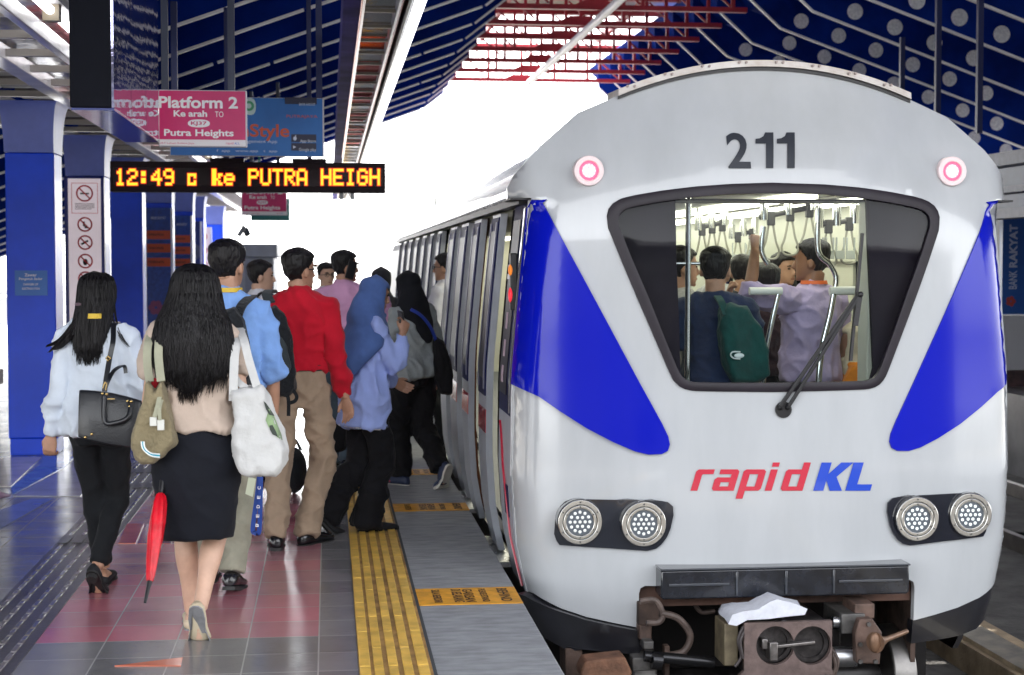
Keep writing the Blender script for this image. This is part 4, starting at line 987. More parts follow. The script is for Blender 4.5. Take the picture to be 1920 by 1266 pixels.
# continuous dark underlay behind the outer panels keeps the gaps closed
def leaf(y0, y1, stripe=True, win=True):
    d = side_strip(y0, y1, -0.10, 1.90, 0.018, SLV, 'door_leaf', th=0.04)
    if stripe: side_strip(y0 + 0.004, y1 - 0.004, 0.60, 0.74, 0.021, TRED, 'stripe', d, 0.004)
    if win:
        side_strip(y0 + 0.03, y1 - 0.03, 0.82, 1.88, 0.026, BAND, 'window_frame', d, 0.01)
        side_strip(y0 + 0.10, y1 - 0.10, 0.92, 1.80, 0.03, GLASSD, 'pane', d, 0.004)
        for ya in (y0 + 0.06, y1 - 0.08): side_strip(ya, ya + 0.02, 0.86, 1.85, 0.034, SFR, 'trim', d, 0.01)
    return d
def recess(y0, y1, m=DKIN, nm='door_seal'): return side_strip(y0, y1, -0.10, 1.92, -0.05, m, nm)
# cab side
cabp = side_strip(8.62, 9.24, -0.12, 0.80, -0.001, SLV, 'cab_side')
side_strip(8.62, 9.24, 0.801, 1.94, -0.001, BAND, 'cab_window_frame'); side_strip(8.86, 9.2, 0.90, 1.84, 0.004, GLASSD, 'cab_window', th=0.004)
for z in (0.96, 1.1, 1.25): side_strip(9.02, 9.10, z, z + 0.09, 0.006, mat('sticker', (0.6, 0.45, 0.52), 0.5), 'window_sticker', th=0.002)
for z in (1.52, 1.57): side_strip(8.9, 9.17, z, z + 0.028, 0.012, SFR, 'cab_handrail', th=0.01)
side_strip(8.66, 8.70, 0.82, 1.9, 0.01, CHROME, 'corner_trim', th=0.012); side_strip(8.58, 8.615, 0.5, 1.94, 0.004, WHITEP, 'corner_trim', th=0.012)
mb = MB(); mb.box((CX - Wz(1.5) - 0.04, 8.36, 1.36), (CX - Wz(1.5) - 0.004, 8.42, 1.66)); dp = mb.build('door_button_panel', BLACK, P, bevel=0.006)
mb = MB(); mb.ball((CX - Wz(1.5) - 0.04, 8.37, 1.44), (0.012, 0.02, 0.04)); mb.build('button', mat('button_red', (0.6, 0.03, 0.05), 0.3, emit=(1, 0.03, 0.05), estr=0.08), dp)
mb = MB(); mb.ball((CX - Wz(1.55) - 0.045, 8.37, 1.57), (0.012, 0.02, 0.03)); mb.build('button', mat('button_orange', (0.6, 0.2, 0.03), 0.3, emit=(1, 0.25, 0.03), estr=0.06), dp)
# thin red curve sweeping down the cab side
mb = MB(); pts = []
for i in range(20):
    u = i / 19; z = lerp(0.74, -0.1, u); y = 8.78 - 0.42 * u ** 0.7 - 0.02
    pts.append((CX - interp(WT, z) - 0.004, y, z))
mb.tube(pts, 0.008, 6, flat=0.5); mb.build('stripe', TRED, P)
side_strip(8.8, 9.0, 0.25, 0.42, 0.003, BAND, 'cab_step', th=0.004)
recess(9.241, 9.80)
leaf(9.81, 10.30); side_strip(10.32, 10.66, -0.1, 1.9, -0.02, CREAM, 'door_post'); recess(10.67, 11.06); leaf(11.07, 11.58); recess(11.6, 12.05, BRN, 'door_recess'); leaf(12.07, 12.74); recess(12.76, 13.2); leaf(13.21, 13.85)
leaf(14.95, 15.5); recess(15.52, 16.1); leaf(16.12, 16.7); recess(16.72, 17.3); leaf(17.32, 18.0); recess(18.02, 18.7); leaf(18.72, 19.5); recess(19.52, 20.2); leaf(20.22, 21.0); recess(21.02, 21.8); leaf(21.82, 22.6); recess(22.62, 23.4); leaf(23.42, 25.0)
for ya in (9.08, 11.1, 13.9): mb = MB(); mb.box((PLAT_EDGE + 0.03, ya, -0.14), (CX - 1.23, ya + 0.9, -0.11)); mb.build('threshold', STEEL, P)
side_strip(8.9, YE, -0.45, -0.12, -0.02, TBLACK, 'under_skirt'); side_strip(8.7, YE, -0.5, -0.13, -0.02, TBLACK, 'under_skirt', sgn=1)
# far side wall with window openings
side_strip(8.62, YE, -0.12, 0.85, -0.001, SLV, 'far_side_lower', sgn=1); side_strip(8.62, YE, 1.80, 1.95, -0.001, BAND, 'far_side_upper', sgn=1)
ya = 8.66
while ya < YE - 0.5:
    side_strip(ya, ya + 0.5, 0.851, 1.799, -0.001, BAND, 'far_side_pillar', sgn=1); ya += 2.0
side_strip(8.7, YE, 0.851, 1.799, -0.012, gm, 'far_side_glazing', sgn=1, th=0.004)
# roof
ROOFM = mat('train_roof', (0.6, 0.62, 0.66), 0.2, coat=0.4, var=0.08, metal=0.2)
rings = []
rp = [(-1.24, 1.942)] + [(-1.29 * math.cos(a), 2.01 + 0.49 * math.sin(a)) for a in [math.pi * k / 20 for k in range(21)]] + [(1.24, 1.942)]
mb = MB()
for y in (8.53, 12, 16.7, 16.75, YE): rings.append([(CX + a, y, z) for a, z in rp])
mb.loft(rings, cap=False, closed=False); mb.build('roof', ROOFM, P, solid=0.02)
mb = MB(); mb.box((CX - 1.29, 8.33, 1.917), (CX - 1.23, YE, 1.952)); mb.build('gutter', RUBBER, P)
mb = MB(); mb.prism([(17.2, 1.97), (17.45, 1.97), (17.42, 2.3), (17.36, 2.36)], 'x', CX - 1.14, CX - 1.12); mb.build('antenna', BLACK, P)
mb = MB(); mb.prism([(CX + a, z) for a, z in rp], 'y', YE, YE + 0.03); mb.box((CX - 1.22, YE, -0.4), (CX + 1.22, YE + 0.03, 1.954)); mb.build('end_wall', SLV, P)
# connect nose shell to sides behind the corner
for s in (-1, 1):
    rings = []
    for z in [lerp(-0.14, 1.94, i / 14) for i in range(15)]:
        w0 = interp(WT, z); y = DEP(w0 - 0.001, z); rings.append([(CX + s * w0, y, z), (CX + s * w0, 8.21, z), (CX + s * (w0 - 0.03), 8.21, z), (CX + s * (w0 - 0.03), y, z)])
    mb = MB(); mb.loft(rings); mb.build('corner_return', TW, P)
# cowl return: the overhanging roof hood carried back to the roof
rings = []
cw = [(-1.35, 1.944), (-1.35, 2.0), (-1.325, 2.06), (-1.193, 2.21), (-0.994, 2.38), (-0.784, 2.462), (-0.54, 2.545), (-0.28, 2.6), (0, 2.625)]
cw = cw + [(-a, z) for a, z in cw[::-1][1:]]
cf = [(CX + a, DEP(a, z) + 0.001, z) for a, z in cw]; cb = [(CX + a * 0.985, 8.58, z - 0.03 if z > 2 else z) for a, z in cw]
mb = MB(); mb.loft([cf, cb], cap=False, closed=False)
mb.build('roof_hood', TW, P, solid=0.02)
mb = MB(); mb.box((CX - 1.35, 8.2, 1.933), (CX + 1.35, 8.58, 1.9425)); mb.build('hood_soffit', RUBBER, P)
# ---- interior
CREAMI = mat('cabin_cream', (0.62, 0.62, 0.52), 0.35); FLOORI = mat('cabin_floor', (0.10, 0.11, 0.13), 0.5)
mb = MB(); mb.box((CX - 1.17, 8.08, -0.06), (CX + 1.17, YE - 0.01, -0.02)); mb.build('cabin_floor', FLOORI, P)
mb = MB(); mb.box((CX - 1.15, 8.38, 1.98), (CX + 1.15, YE - 0.01, 2.01)); mb.build('cabin_ceiling', mat('cabin_ceiling', (0.70, 0.68, 0.58), 0.35), P)
for s in (1, -1):
    mb = MB(); mb.box((CX + s * 1.13, 8.48, 1.80 if s < 0 else 1.62), (CX + s * 1.16, YE - 0.01, 1.979)); mb.build('cabin_cornice', CREAMI, P)
    mb = MB(); mb.box((CX + s * 1.2, 8.2, -0.02), (CX + s * 1.215, YE - 0.01, 0.84)); mb.build('cabin_wall', CREAMI, P) if s == 1 else None
    ya = 8.28
    if s == 1:
        while ya < YE - 0.5:
            mb = MB(); mb.box((CX + 1.17, ya, 0.85), (CX + 1.19, ya + 1.15, 1.80)); mb.build('cabin_pillar', CREAMI, P); ya += 2.0
LAMPI = mat('cabin_lamp', (0.9, 0.9, 0.85), 0.4, emit=(1.0, 0.96, 0.76), estr=1.0)
for s in (-0.62, 0.28, 0.78):
    mb = MB(); mb.box((CX + s - 0.07, 8.43, 1.955), (CX + s + 0.07, YE - 0.3, 1.978)); mb.build('cabin_lamp', LAMPI, P)
for s in (-0.31, 0.52):
    mb = MB(); mb.box((CX + s - 0.02, 8.43, 1.966), (CX + s + 0.02, YE - 0.3, 1.979)); mb.build('ceiling_groove', mat('groove_dark', (0.2, 0.19, 0.17), 0.5), P)
mb = MB(); mb.box((CX - 1.1, YE - 0.05, -0.02), (CX + 1.1, YE - 0.012, 2.07)); mb.build('cabin_end', CREAMI, P)
# cream jamb at right of the opening
a, b = at(1612, 500, 8.33), at(1641, 500, 8.33)
mb = MB(); mb.box((a.x, 8.2, 0.6), (b.x + 0.03, 8.36, 1.95)); mb.build('cab_jamb', CREAMI, P, bevel=0.01)
# console sill under the windscreen
mb = MB(); mb.box((CX - 0.8, 8.03, 0.5), (CX + 0.8, 8.3, 0.93)); mb.build('front_sill', mat('sill_grey', (0.22, 0.24, 0.25), 0.4), P, bevel=0.02)
mb = MB(); mb.box((CX - 1.19, 8.38, 0.0), (CX - 0.72, 8.44, 1.93)); mb.box((CX + 0.80, 8.38, 0.0), (CX + 1.19, 8.44, 1.93)); mb.build('cab_partition', MASK, P)
# poles, rails, straps
def pole(pts, r, nm='grab_pole', m=CHROME): mb = MB(); mb.tube(pts, r, 12, sub=5 if len(pts) > 2 else 0); return mb.build(nm, m, P)
p = at(1290, 500, 8.53); pole([(p.x, 8.53, -0.02), (p.x, 8.53, 1.978)], 0.016)
a, b = at(1268, 494, 8.53), at(1312, 494, 8.53); pole([(a.x - 0.2, 8.53, a.z), (b.x, 8.53, a.z)], 0.008)
STR = mat('strap_grey', (0.36, 0.35, 0.29), 0.5); STRB = mat('strap_black', (0.02, 0.02, 0.02), 0.5)
def strap_rail(u0, u1, v0, v1, Y, n, dark=True):
    a, b = at(u0, v0, Y), at(u1, v1, Y + 0.0)
    mb = MB(); mb.tube([a, b], 0.016, 10); r = mb.build('strap_rail', STRB if dark else CHROME, P)
    for f in (0.08, 0.5, 0.92):
        c = a.lerp(b, f); mb = MB(); mb.cyl((c.x, c.y, c.z), (c.x, c.y, 1.978), 0.017, 12); mb.cyl((c.x, c.y, c.z - 0.02), (c.x, c.y, c.z + 0.09), 0.026, 12); mb.build('rail_drop', CHROME, r)
    for i in range(n):
        c = a.lerp(b, (i + 0.6) / n); h = 0.18
        mb = MB(); mb.tube([(c.x - 0.012, c.y, c.z - 0.05), (c.x - 0.03, c.y, c.z - 0.15), (c.x - 0.05, c.y, c.z - h - 0.03), (c.x - 0.03, c.y, c.z - h - 0.07), (c.x + 0.03, c.y, c.z - h - 0.07), (c.x + 0.05, c.y, c.z - h - 0.03), (c.x + 0.03, c.y, c.z - 0.15), (c.x + 0.012, c.y, c.z - 0.05)], 0.007, 8, sub=4)
        s_ = mb.build('strap_hanger', STR, r)
        mb = MB(); mb.box((c.x - 0.022, c.y - 0.018, c.z - 0.06), (c.x + 0.022, c.y + 0.018, c.z + 0.022)); mb.build('strap_clip', STRB, r, bevel=0.006)
strap_rail(1424, 1532, 408, 386, 9.08, 3); strap_rail(1305, 1362, 428, 416, 10.6, 3); strap_rail(1530, 1608, 422, 412, 9.18, 2, True); strap_rail(1368, 1420, 444, 432, 12.0, 2)
ACR = mat('clear_acrylic', (0.75, 0.8, 0.8), 0.05, trans=0.9, ior=1.2)
for u0, u1, v0, v1, Y in ((1527, 1605, 445, 486, 9.13), (1372, 1400, 455, 490, 11.6), (1398, 1422, 458, 480, 12.2)):
    a, b = at(u0, v0, Y), at(u1, v1, Y)
    n = 4 if u0 > 1500 else 1
    for i in range(n):
        x0_, x1_ = lerp(a.x, b.x, i / n) + 0.004, lerp(a.x, b.x, (i + 1) / n) - 0.004
        mb = MB(); mb.box((x0_, Y, b.z), (x1_, Y + 0.012, b.z + 0.05)); mb.box((x0_, Y, b.z + 0.0505), (x0_ + 0.01, Y + 0.012, a.z)); mb.box((x1_ - 0.01, Y, b.z + 0.0505), (x1_, Y + 0.012, a.z)); mb.build('ticket_holder', mat('holder_clear', (0.72, 0.76, 0.76), 0.15, trans=0.5), P, bevel=0.003)
# seat-end frames
p0 = [at(1432, 425, 8.88), at(1428, 470, 8.88), at(1440, 495, 8.88), at(1458, 545, 8.88), at(1440, 640, 8.88)]; pole([p0[0], p0[1], p0[2]], 0.016); pole([at(1461, 545, 8.78), at(1448, 600, 8.78), at(1436, 660, 8.78), at(1430, 740, 8.78)], 0.015)
mb = MB(); mb.tube([at(1405, 546, 8.78), at(1466, 546, 8.78)], 0.022, 12); mb.build('grab_bar', mat('bar_white', (0.7, 0.7, 0.65), 0.3), P)
pole([at(1535, 390, 8.83), at(1534, 470, 8.83), at(1556, 495, 8.83), at(1568, 520, 8.83), at(1565, 545, 8.83)], 0.017); pole([at(1564, 545, 8.58), at(1556, 590, 8.58), at(1540, 660, 8.58), at(1533, 740, 8.58)], 0.018)
mb = MB(); mb.tube([at(1556, 546, 8.58), at(1604, 545, 8.58)], 0.024, 12); mb.build('grab_bar', mat('bar_white', (0.7, 0.7, 0.65), 0.3), P)
# far seats along the right
mb = MB(); mb.box((CX + 0.75, 9.18, -0.02), (CX + 1.18, 24, 0.42)); mb.box((CX + 1.05, 9.18, 0.421), (CX + 1.18, 24, 0.85)); mb.build('bench_seat', mat('seat_blue', (0.03, 0.05, 0.2), 0.5), P, bevel=0.03)
# white plastic bag on the coupler
mb = MB(); rr = random.Random(3)
pts = [(1365, 1170), (1372, 1152), (1392, 1146), (1420, 1142), (1442, 1128), (1456, 1123), (1486, 1130), (1513, 1141), (1508, 1152), (1470, 1156), (1440, 1160), (1400, 1162), (1380, 1173)]
for i in range(5):
    f = i / 4; Y = 7.51 + 0.3 * f; s = math.sin(math.pi * (0.18 + 0.7 * f))
    c = at(1438, 1166, 7.51)
    ring = []
    for u, v in pts:
        q = at(u, v, 7.51); ring.append((c.x + (q.x - c.x) * (0.75 + 0.25 * s), Y + rr.uniform(-0.02, 0.02), max(cp0.z + 0.004, c.z + (q.z - c.z) * s + rr.uniform(-0.006, 0.006))))
    if i == 0: ring = [(at(u, v, 7.51).x, 7.5, at(u, v, 7.51).z) for u, v in pts]
    mb.loft([ring]) if False else None
    if i == 0: RG = [ring]
    else: RG.append(ring)
mb.loft(RG); tag(mb.build('plastic_bag', mat('bag_white', (0.66, 0.68, 0.74), 0.45, var=0.08, vscale=20, bump=0.3, bscale=18), angle=75), 'crumpled white plastic bag lying on top of the train coupler', 'plastic bag')
# ================================================================== HANGING SIGNS
LW = mat('letter_white', (0.8, 0.8, 0.82), 0.5); MAG = mat('sign_magenta', (0.56, 0.012, 0.13), 0.35, var=0.05); SIGNW = mat('sign_white', (0.75, 0.73, 0.75), 0.4)
NAVY = mat('navy_paint', (0.012, 0.02, 0.09), 0.4); HANGM = mat('hanger_grey', (0.035, 0.045, 0.08), 0.4)
def px(Y):                                     # photograph -> sign plane
    return lambda u, v: (at(u, v, Y).x, at(u, v, Y).z)
def roof_z(x): return CAMZ + 3.3 - 0.36 * (2.0 - x) - 0.06
def platform_sign(Y, u0, u1, v0, v1, label, poles):
    q = px(Y); (x0, z1), (x1, z0) = q(u0, v0), q(u1, v1)
    t = thing('platform_sign', label, 'sign', ((x0 + x1) / 2, Y, 0), 0, 'hanging platform 2 signs'); W2 = (x1 - x0) / 2; H = z1 - z0
    mb = MB(); mb.box((-W2, 0, z0), (W2, 0.06, z1)); mb.build('case', mat('sign_case', (0.55, 0.55, 0.6), 0.4), t, bevel=0.004)
    mb = MB(); mb.box((-W2 + 0.004, -0.004, z0 + 0.125 * H), (W2 - 0.008, -0.0005, z1 - 0.006)); f = mb.build('panel', MAG, t)
    mb = MB(); mb.box((-W2 + 0.004, -0.004, z0 + 0.006), (W2 - 0.008, -0.0005, z0 + 0.122 * H)); g = mb.build('panel', SIGNW, t)
    S = lambda a, b: (a, -0.0055, b)
    X = lambda f_: -W2 + 2 * W2 * f_; Z = lambda f_: z1 - H * f_
    mb = MB(); fit_text(mb, 'Platform 2', X(0.0), X(0.90), Z(0.325), Z(0.115), S, bold=0.028); fit_text(mb, 'Ke arah', X(0.17), X(0.55), Z(0.475), Z(0.36), S, bold=0.03); fit_text(mb, 'TO', X(0.64), X(0.735), Z(0.475), Z(0.375), S)
    fit_text(mb, 'Putra Heights', X(0.06), X(0.85), Z(0.85), Z(0.695), S, bold=0.025)
    rp_ = rounded([(X(0.33), Z(0.66)), (X(0.33), Z(0.52)), (X(0.58), Z(0.52)), (X(0.58), Z(0.66))], 3)
    patch(mb, rp_, [], lambda a, b: (a, -0.005, b), 0.05); mb.build('lettering', LW, f)
    mb = MB(); fit_text(mb, 'KJ37', X(0.365), X(0.545), Z(0.635), Z(0.555), lambda a, b: (a, -0.0065, b), bold=0.02); fit_text(mb, 'LRT Laluan Kelana Jaya', X(0.01), X(0.40), Z(0.965), Z(0.925), S); fit_text(mb, 'rapid', X(0.76), X(0.85), Z(0.965), Z(0.915), S, shear=0.2); mb.build('lettering', MAG, g)
    mb = MB(); fit_text(mb, 'KL', X(0.86), X(0.92), Z(0.955), Z(0.92), S, shear=0.2); mb.build('lettering', mat('letter_blue', (0.02, 0.08, 0.5), 0.5), g)
    for u in poles:
        x = q(u, 100)[0] - (x0 + x1) / 2; mb = MB(); mb.box((x - 0.022, 0.008, z1 + 0.0005), (x + 0.022, 0.052, roof_z(x + (x0 + x1) / 2))); mb.build('hanger_pole', HANGM, t)
    return t
platform_sign(10.6, 297, 463, 168, 276, 'magenta Platform 2 sign hanging beside the tall dark display case', (308, 433))
platform_sign(20.5, 453, 538, 345, 404, 'small far magenta Platform 2 sign below the dot matrix display', (470, 520))
q = px(21.3); a, b = q(470, 372), q(543, 414); mb = MB(); mb.box((a[0], 21.3, b[1]), (b[0], 21.36, a[1])); mb.box((a[0] + 0.1, 21.31, a[1] + 0.0005), (a[0] + 0.13, 21.35, roof_z(a[0]))); tag(mb.build('exit_sign', mat('sign_green', (0.005, 0.16, 0.15), 0.4), bevel=0.004), 'teal green sign panel hanging behind the small magenta sign', 'sign')
# blue app advert behind
Y = 13.0; q = px(Y); (x0, z1), (x1, z0) = q(318, 181), q(608, 294)
t = thing('app_advert', 'blue hanging app advert partly hidden behind the magenta sign', 'advert board', (0, Y, 0))
mb = MB(); mb.box((x0, 0, z0), (x1, 0.05, z1)); mb.build('case', mat('sign_case', (0.55, 0.55, 0.6), 0.4), t, bevel=0.003)
mb = MB(); mb.box((x0 + 0.003, -0.004, z0 + 0.003), (x1 - 0.012, -0.0005, z1 - 0.004)); f = mb.build('panel', mat('app_blue', (0.012, 0.13, 0.42), 0.4, var=0.1, vscale=3), t)
S = lambda a, b: (a, -0.006, b)
mb = MB(); fit_text(mb, 'nStyle', q(448, 0)[0], q(541, 0)[0], q(0, 260)[1], q(0, 228)[1], S, bold=0.02); fit_text(mb, 'PUTRAJAYA', q(536, 0)[0], q(594, 0)[0], q(0, 217)[1], q(0, 210)[1], S); mb.build('lettering', mat('letter_orange', (0.55, 0.09, 0.03), 0.5), f)
mb = MB(); fit_text(mb, 'Lifestyle Management App', q(400, 0)[0], q(518, 0)[0], q(0, 266)[1], q(0, 258)[1], S); fit_text(mb, 'BANK RAKYAT', q(560, 0)[0], q(590, 0)[0], q(0, 192)[1], q(0, 187)[1], lambda a, b: (a, -0.008, b)); fit_text(mb, 'f  app   www.app   t  app', q(404, 0)[0], q(518, 0)[0], q(0, 283)[1], q(0, 277)[1], S); mb.build('lettering', mat('letter_pale2', (0.55, 0.62, 0.75), 0.5), f)
mb = MB()
for v0, v1 in ((252, 267), (268.5, 283)): a, b = q(546, v0), q(593, v1); mb.box((a[0], -0.007, b[1]), (b[0], -0.0045, a[1]))
a, b = q(534, 182.5), q(594, 196); mb.box((a[0], -0.006, b[1]), (b[0], -0.0045, a[1])); bd = mb.build('store_badge', mat('badge_navy', (0.015, 0.018, 0.05), 0.4), f)
mb = MB(); fit_text(mb, 'App Store', q(561, 0)[0], q(591, 0)[0], q(0, 264)[1], q(0, 257)[1], lambda a, b: (a, -0.008, b), bold=0.01); fit_text(mb, 'Google play', q(559, 0)[0], q(591, 0)[0], q(0, 281)[1], q(0, 273)[1], lambda a, b: (a, -0.008, b)); c = q(553, 260); mb.ball((c[0], -0.0075, c[1]), (0.014, 0.001, 0.016)); c = q(554.5, 256); mb.ball((c[0], -0.0075, c[1] + 0.004), (0.004, 0.001, 0.007)); c = q(552, 276); mb.prism([(c[0] - 0.01, c[1] - 0.013), (c[0] - 0.01, c[1] + 0.013), (c[0] + 0.014, c[1])], 'y', -0.008, -0.0072); mb.build('lettering', mat('letter_pale2', (0.55, 0.62, 0.75), 0.5), bd)
mb = MB(); a, b = q(458, 184), q(480, 216); mb.prism(rounded([(a[0], b[1]), (a[0], a[1]), (b[0], a[1]), (b[0], b[1])], 2), 'y', -0.007, -0.0045); ic = mb.build('app_icon', mat('icon_pale', (0.45, 0.6, 0.6), 0.4), f)
mb = MB(); c = q(467, 199); ring2(mb, c[0], c[1], 0.02, 0.04, -0.0085); mb.build('icon_ring', mat('icon_green', (0.05, 0.3, 0.15), 0.4), ic)
for u in (326, 598): x = q(u, 100)[0]; mb = MB(); mb.box((x - 0.025, 0.005, z1 + 0.0005), (x + 0.025, 0.045, roof_z(x))); mb.build('hanger_pole', NAVY, t)
# ---- dot matrix display
Y = 14.0; q = px(Y); (x0, z1), (x1, z0) = q(206, 302), q(723, 362)
t = thing('dot_matrix_display', 'long black dot matrix display with glowing yellow letters and the time', 'display', (0, Y, 0))
CASE = mat('display_case', (0.010, 0.004, 0.007), 0.5, spec=0.15, var=0.1)
mb = MB(); mb.box((x0, 0, z0), (x1, 0.16, z1)); cs = mb.build('case', CASE, t, bevel=0.006)
mb = MB(); a, b = q(212, 314), q(718, 350); mb.box((a[0], -0.004, b[1]), (b[0], -0.0005, a[1])); scn = mb.build('screen', mat('display_screen', (0.012, 0.003, 0.005), 0.15, spec=0.3), t)
FONT = {'1': ['00100', '01100', '00100', '00100', '00100', '00100', '01110'], '2': ['01110', '10001', '00001', '00110', '01000', '10000', '11111'], '4': ['00010', '00110', '01010', '10010', '11111', '00010', '00010'], '9': ['01110', '10001', '10001', '01111', '00001', '00001', '01110'],
        ':': ['00000', '01100', '01100', '00000', '01100', '01100', '00000'], 'c': ['00000', '00000', '11110', '10010', '10000', '10010', '11110'], 'k': ['11000', '11000', '11011', '11010', '11100', '11010', '11011'], 'e': ['00000', '00000', '01110', '10001', '11111', '10000', '01110'],
        'P': ['11110', '10001', '10001', '11110', '10000', '10000', '10000'], 'U': ['10001', '10001', '10001', '10001', '10001', '10001', '01110'], 'T': ['11111', '00100', '00100', '00100', '00100', '00100', '00100'], 'R': ['11110', '10001', '10001', '11110', '10100', '10010', '10001'],
        'A': ['01110', '10001', '10001', '10001', '11111', '10001', '10001'], 'H': ['10001', '10001', '10001', '11111', '10001', '10001', '10001'], 'E': ['11111', '10000', '10000', '11110', '10000', '10000', '11111'], 'I': ['01110', '00100', '00100', '00100', '00100', '00100', '01110'], 'G': ['01110', '10001', '10000', '10111', '10001', '10001', '01110'], ' ': ['00000'] * 7}
yel, halo = MB(), MB()
U0, V0, CW, CH = 216.0, 317.0, 22.7, 4.35
for i, ch in enumerate('12:49 c ke PUTRA HEIGH'):
    for r in range(7):
        for c in range(5):
            if FONT[ch][r][c] == '1':
                u, v = U0 + i * CW + c * 3.85, V0 + r * CH
                a, b = q(u, v), q(u + 3.85, v + CH)
                m_ = (b[0] - a[0]) * 0.05; yel.box((a[0] - m_, -0.0085, b[1] - m_), (b[0] + m_, -0.0075, a[1] + m_))
                g = (b[0] - a[0]) * 0.45; halo.box((a[0] - g, -0.0065 - 0.0002 * (c % 2) - 0.0001 * (r % 2), b[1] - g), (b[0] + g, -0.005, a[1] + g))
yel.build('lit_dots', mat('led_yellow', (0.1, 0.05, 0.01), 0.5, emit=(1.0, 0.68, 0.03), estr=0.17), scn); halo.build('lit_halo', mat('led_red', (0.1, 0.01, 0.01), 0.5, emit=(0.95, 0.03, 0.01), estr=0.12), scn)
for u in (425, 580):
    a = q(u - 32, 294); b = q(u + 32, 302); mb = MB(); mb.box((a[0], 0.03, z1 + 0.0005), (b[0], 0.13, z1 + 0.035)); mb.build('bracket', CASE, t)
    c = q(u, 300)[0]; mb = MB(); mb.box((c - 0.02, 0.06, z1 + 0.036), (c + 0.02, 0.1, roof_z(c))); mb.build('hanger_pole', NAVY, t)
for u in (640, 661):
    c = q(u, 365); mb = MB(); mb.box((c[0] - 0.018, 0.05, z0 - 0.055), (c[0] + 0.018, 0.1, z0 - 0.0005)); mb.build('cable_gland', mat('gland_grey', (0.3, 0.31, 0.33), 0.5), t)
# ---- long dark display case with glossy side
t = thing('display_case', 'large dark hanging display case with a glossy mirrored flank', 'display case', (0, 0, 0))
a, b = at(131, 210, 8.0), at(214, 210, 8.0); zb = 1.6 + 286 / 375
c = at(300, 278, 10.55)
x1f, x1b = b.x, c.x
mb = MB(); mb.box((a.x, 8.0, zb), (x1f - 0.012, 10.08, 3.35)); mb.build('case', mat('case_black', (0.005, 0.006, 0.011), 0.6, var=0.1, spec=0.1), t, bevel=0.006)
mb = MB(); mb.box((a.x + 0.004, 8.02, zb - 0.012), (x1f - 0.002, 10.08, zb - 0.0005)); mb.build('bottom_plate', mat('case_bottom', (0.10, 0.12, 0.30), 0.12, 0.7, bump=0.06, bscale=2), t)
gl = mat('case_glass', (0.5, 0.5, 0.72), 0.03, 0.95, bump=0.12, bscale=1.6, stretch=(1, 0.8, 2.6))
for i in range(3):
    ya, yb_ = 8.0 + i * 0.695, 8.0 + (i + 1) * 0.695 - 0.012
    mb = MB(); mb.box((x1f - 0.0115, ya, zb), (x1f, yb_, 3.34)); mb.build('side_pane', gl, t)
for yy in (8.6, 9.9): mb = MB(); mb.box((a.x + 0.08, yy, 3.3505), (a.x + 0.13, yy + 0.05, roof_z(a.x))); mb.build('hanger_pole', NAVY, t)
# ---- cameras
for i, (u, v, tilt) in enumerate(((454, 432, -0.9), (463, 437, 0.6))):
    p = at(u, v, 22 + 0.6 * i); t = thing('cctv_camera', ('grey tube camera hanging under the far signs, pointing down left', 'dark round camera hanging right beside the grey tube camera')[i], 'camera', p, 0, 'hanging cameras')
    mb = MB(); d = Vector((math.sin(tilt) * 0.6, -0.5, -0.75)).normalized()
    mb.cyl(-d * 0.06, d * (0.09 if i == 0 else 0.03), 0.03 if i == 0 else 0.045, 14); mb.build('body', mat('cctv_body_%s' % ('grey' if i == 0 else 'dark'), (0.25, 0.27, 0.3) if i == 0 else (0.05, 0.07, 0.1), 0.4), t)
    mb = MB(); mb.cyl((0, 0, 0.0), (0, 0.02, 0.75), 0.006, 6); mb.build('drop_wire', NAVY, t)
# ================================================================== PEOPLE
HEADT = [(-0.004, 0.060, 0.010, 0.018), (0.006, 0.080, -0.005, 0.036), (0.02, 0.088, -0.02, 0.046), (0.045, 0.090, -0.05, 0.057), (0.075, 0.087, -0.078, 0.066), (0.11, 0.086, -0.09, 0.071), (0.14, 0.091, -0.096, 0.074), (0.175, 0.080, -0.094, 0.072), (0.20, 0.058, -0.08, 0.058), (0.217, 0.03, -0.052, 0.036), (0.225, 0.004, -0.02, 0.012)]
def headring(z):
    z = max(-0.004, min(0.225, z))
    return tuple(interp([(r[0], r[i]) for r in HEADT], z) for i in (1, 2, 3))
MALE = dict(T=[(0.80, .140, .095, .0), (0.86, .162, .112, -.004), (0.93, .168, .118, -.006), (1.0, .158, .108, 0), (1.08, .146, .100, .006), (1.2, .156, .108, .002), (1.30, .168, .112, -.004), (1.36, .158, .100, -.012), (1.405, .115, .08, -.016), (1.445, .072, .062, -.014)], sh=.172, hip=.085)
FEM = dict(T=[(0.80, .145, .095, .0), (0.86, .168, .112, -.006), (0.93, .170, .116, -.008), (1.0, .148, .104, 0), (1.08, .124, .090, .006), (1.2, .132, .098, .008), (1.30, .142, .102, .002), (1.36, .135, .088, -.01), (1.405, .095, .07, -.014), (1.445, .058, .052, -.012)], sh=.150, hip=.082)
def sring(cx, cy, cz, rx, ryf, ryb=None, n=28, e=2.3):
    ryb = ryf if ryb is None else ryb; o = []
    for k in range(n):
        a = 2 * math.pi * k / n; c, s = math.cos(a), math.sin(a)
        o.append(Vector((cx + rx * math.copysign(abs(c) ** (2 / e), c), cy + (ryf if s > 0 else ryb) * math.copysign(abs(s) ** (2 / e), s), cz)))
    return o
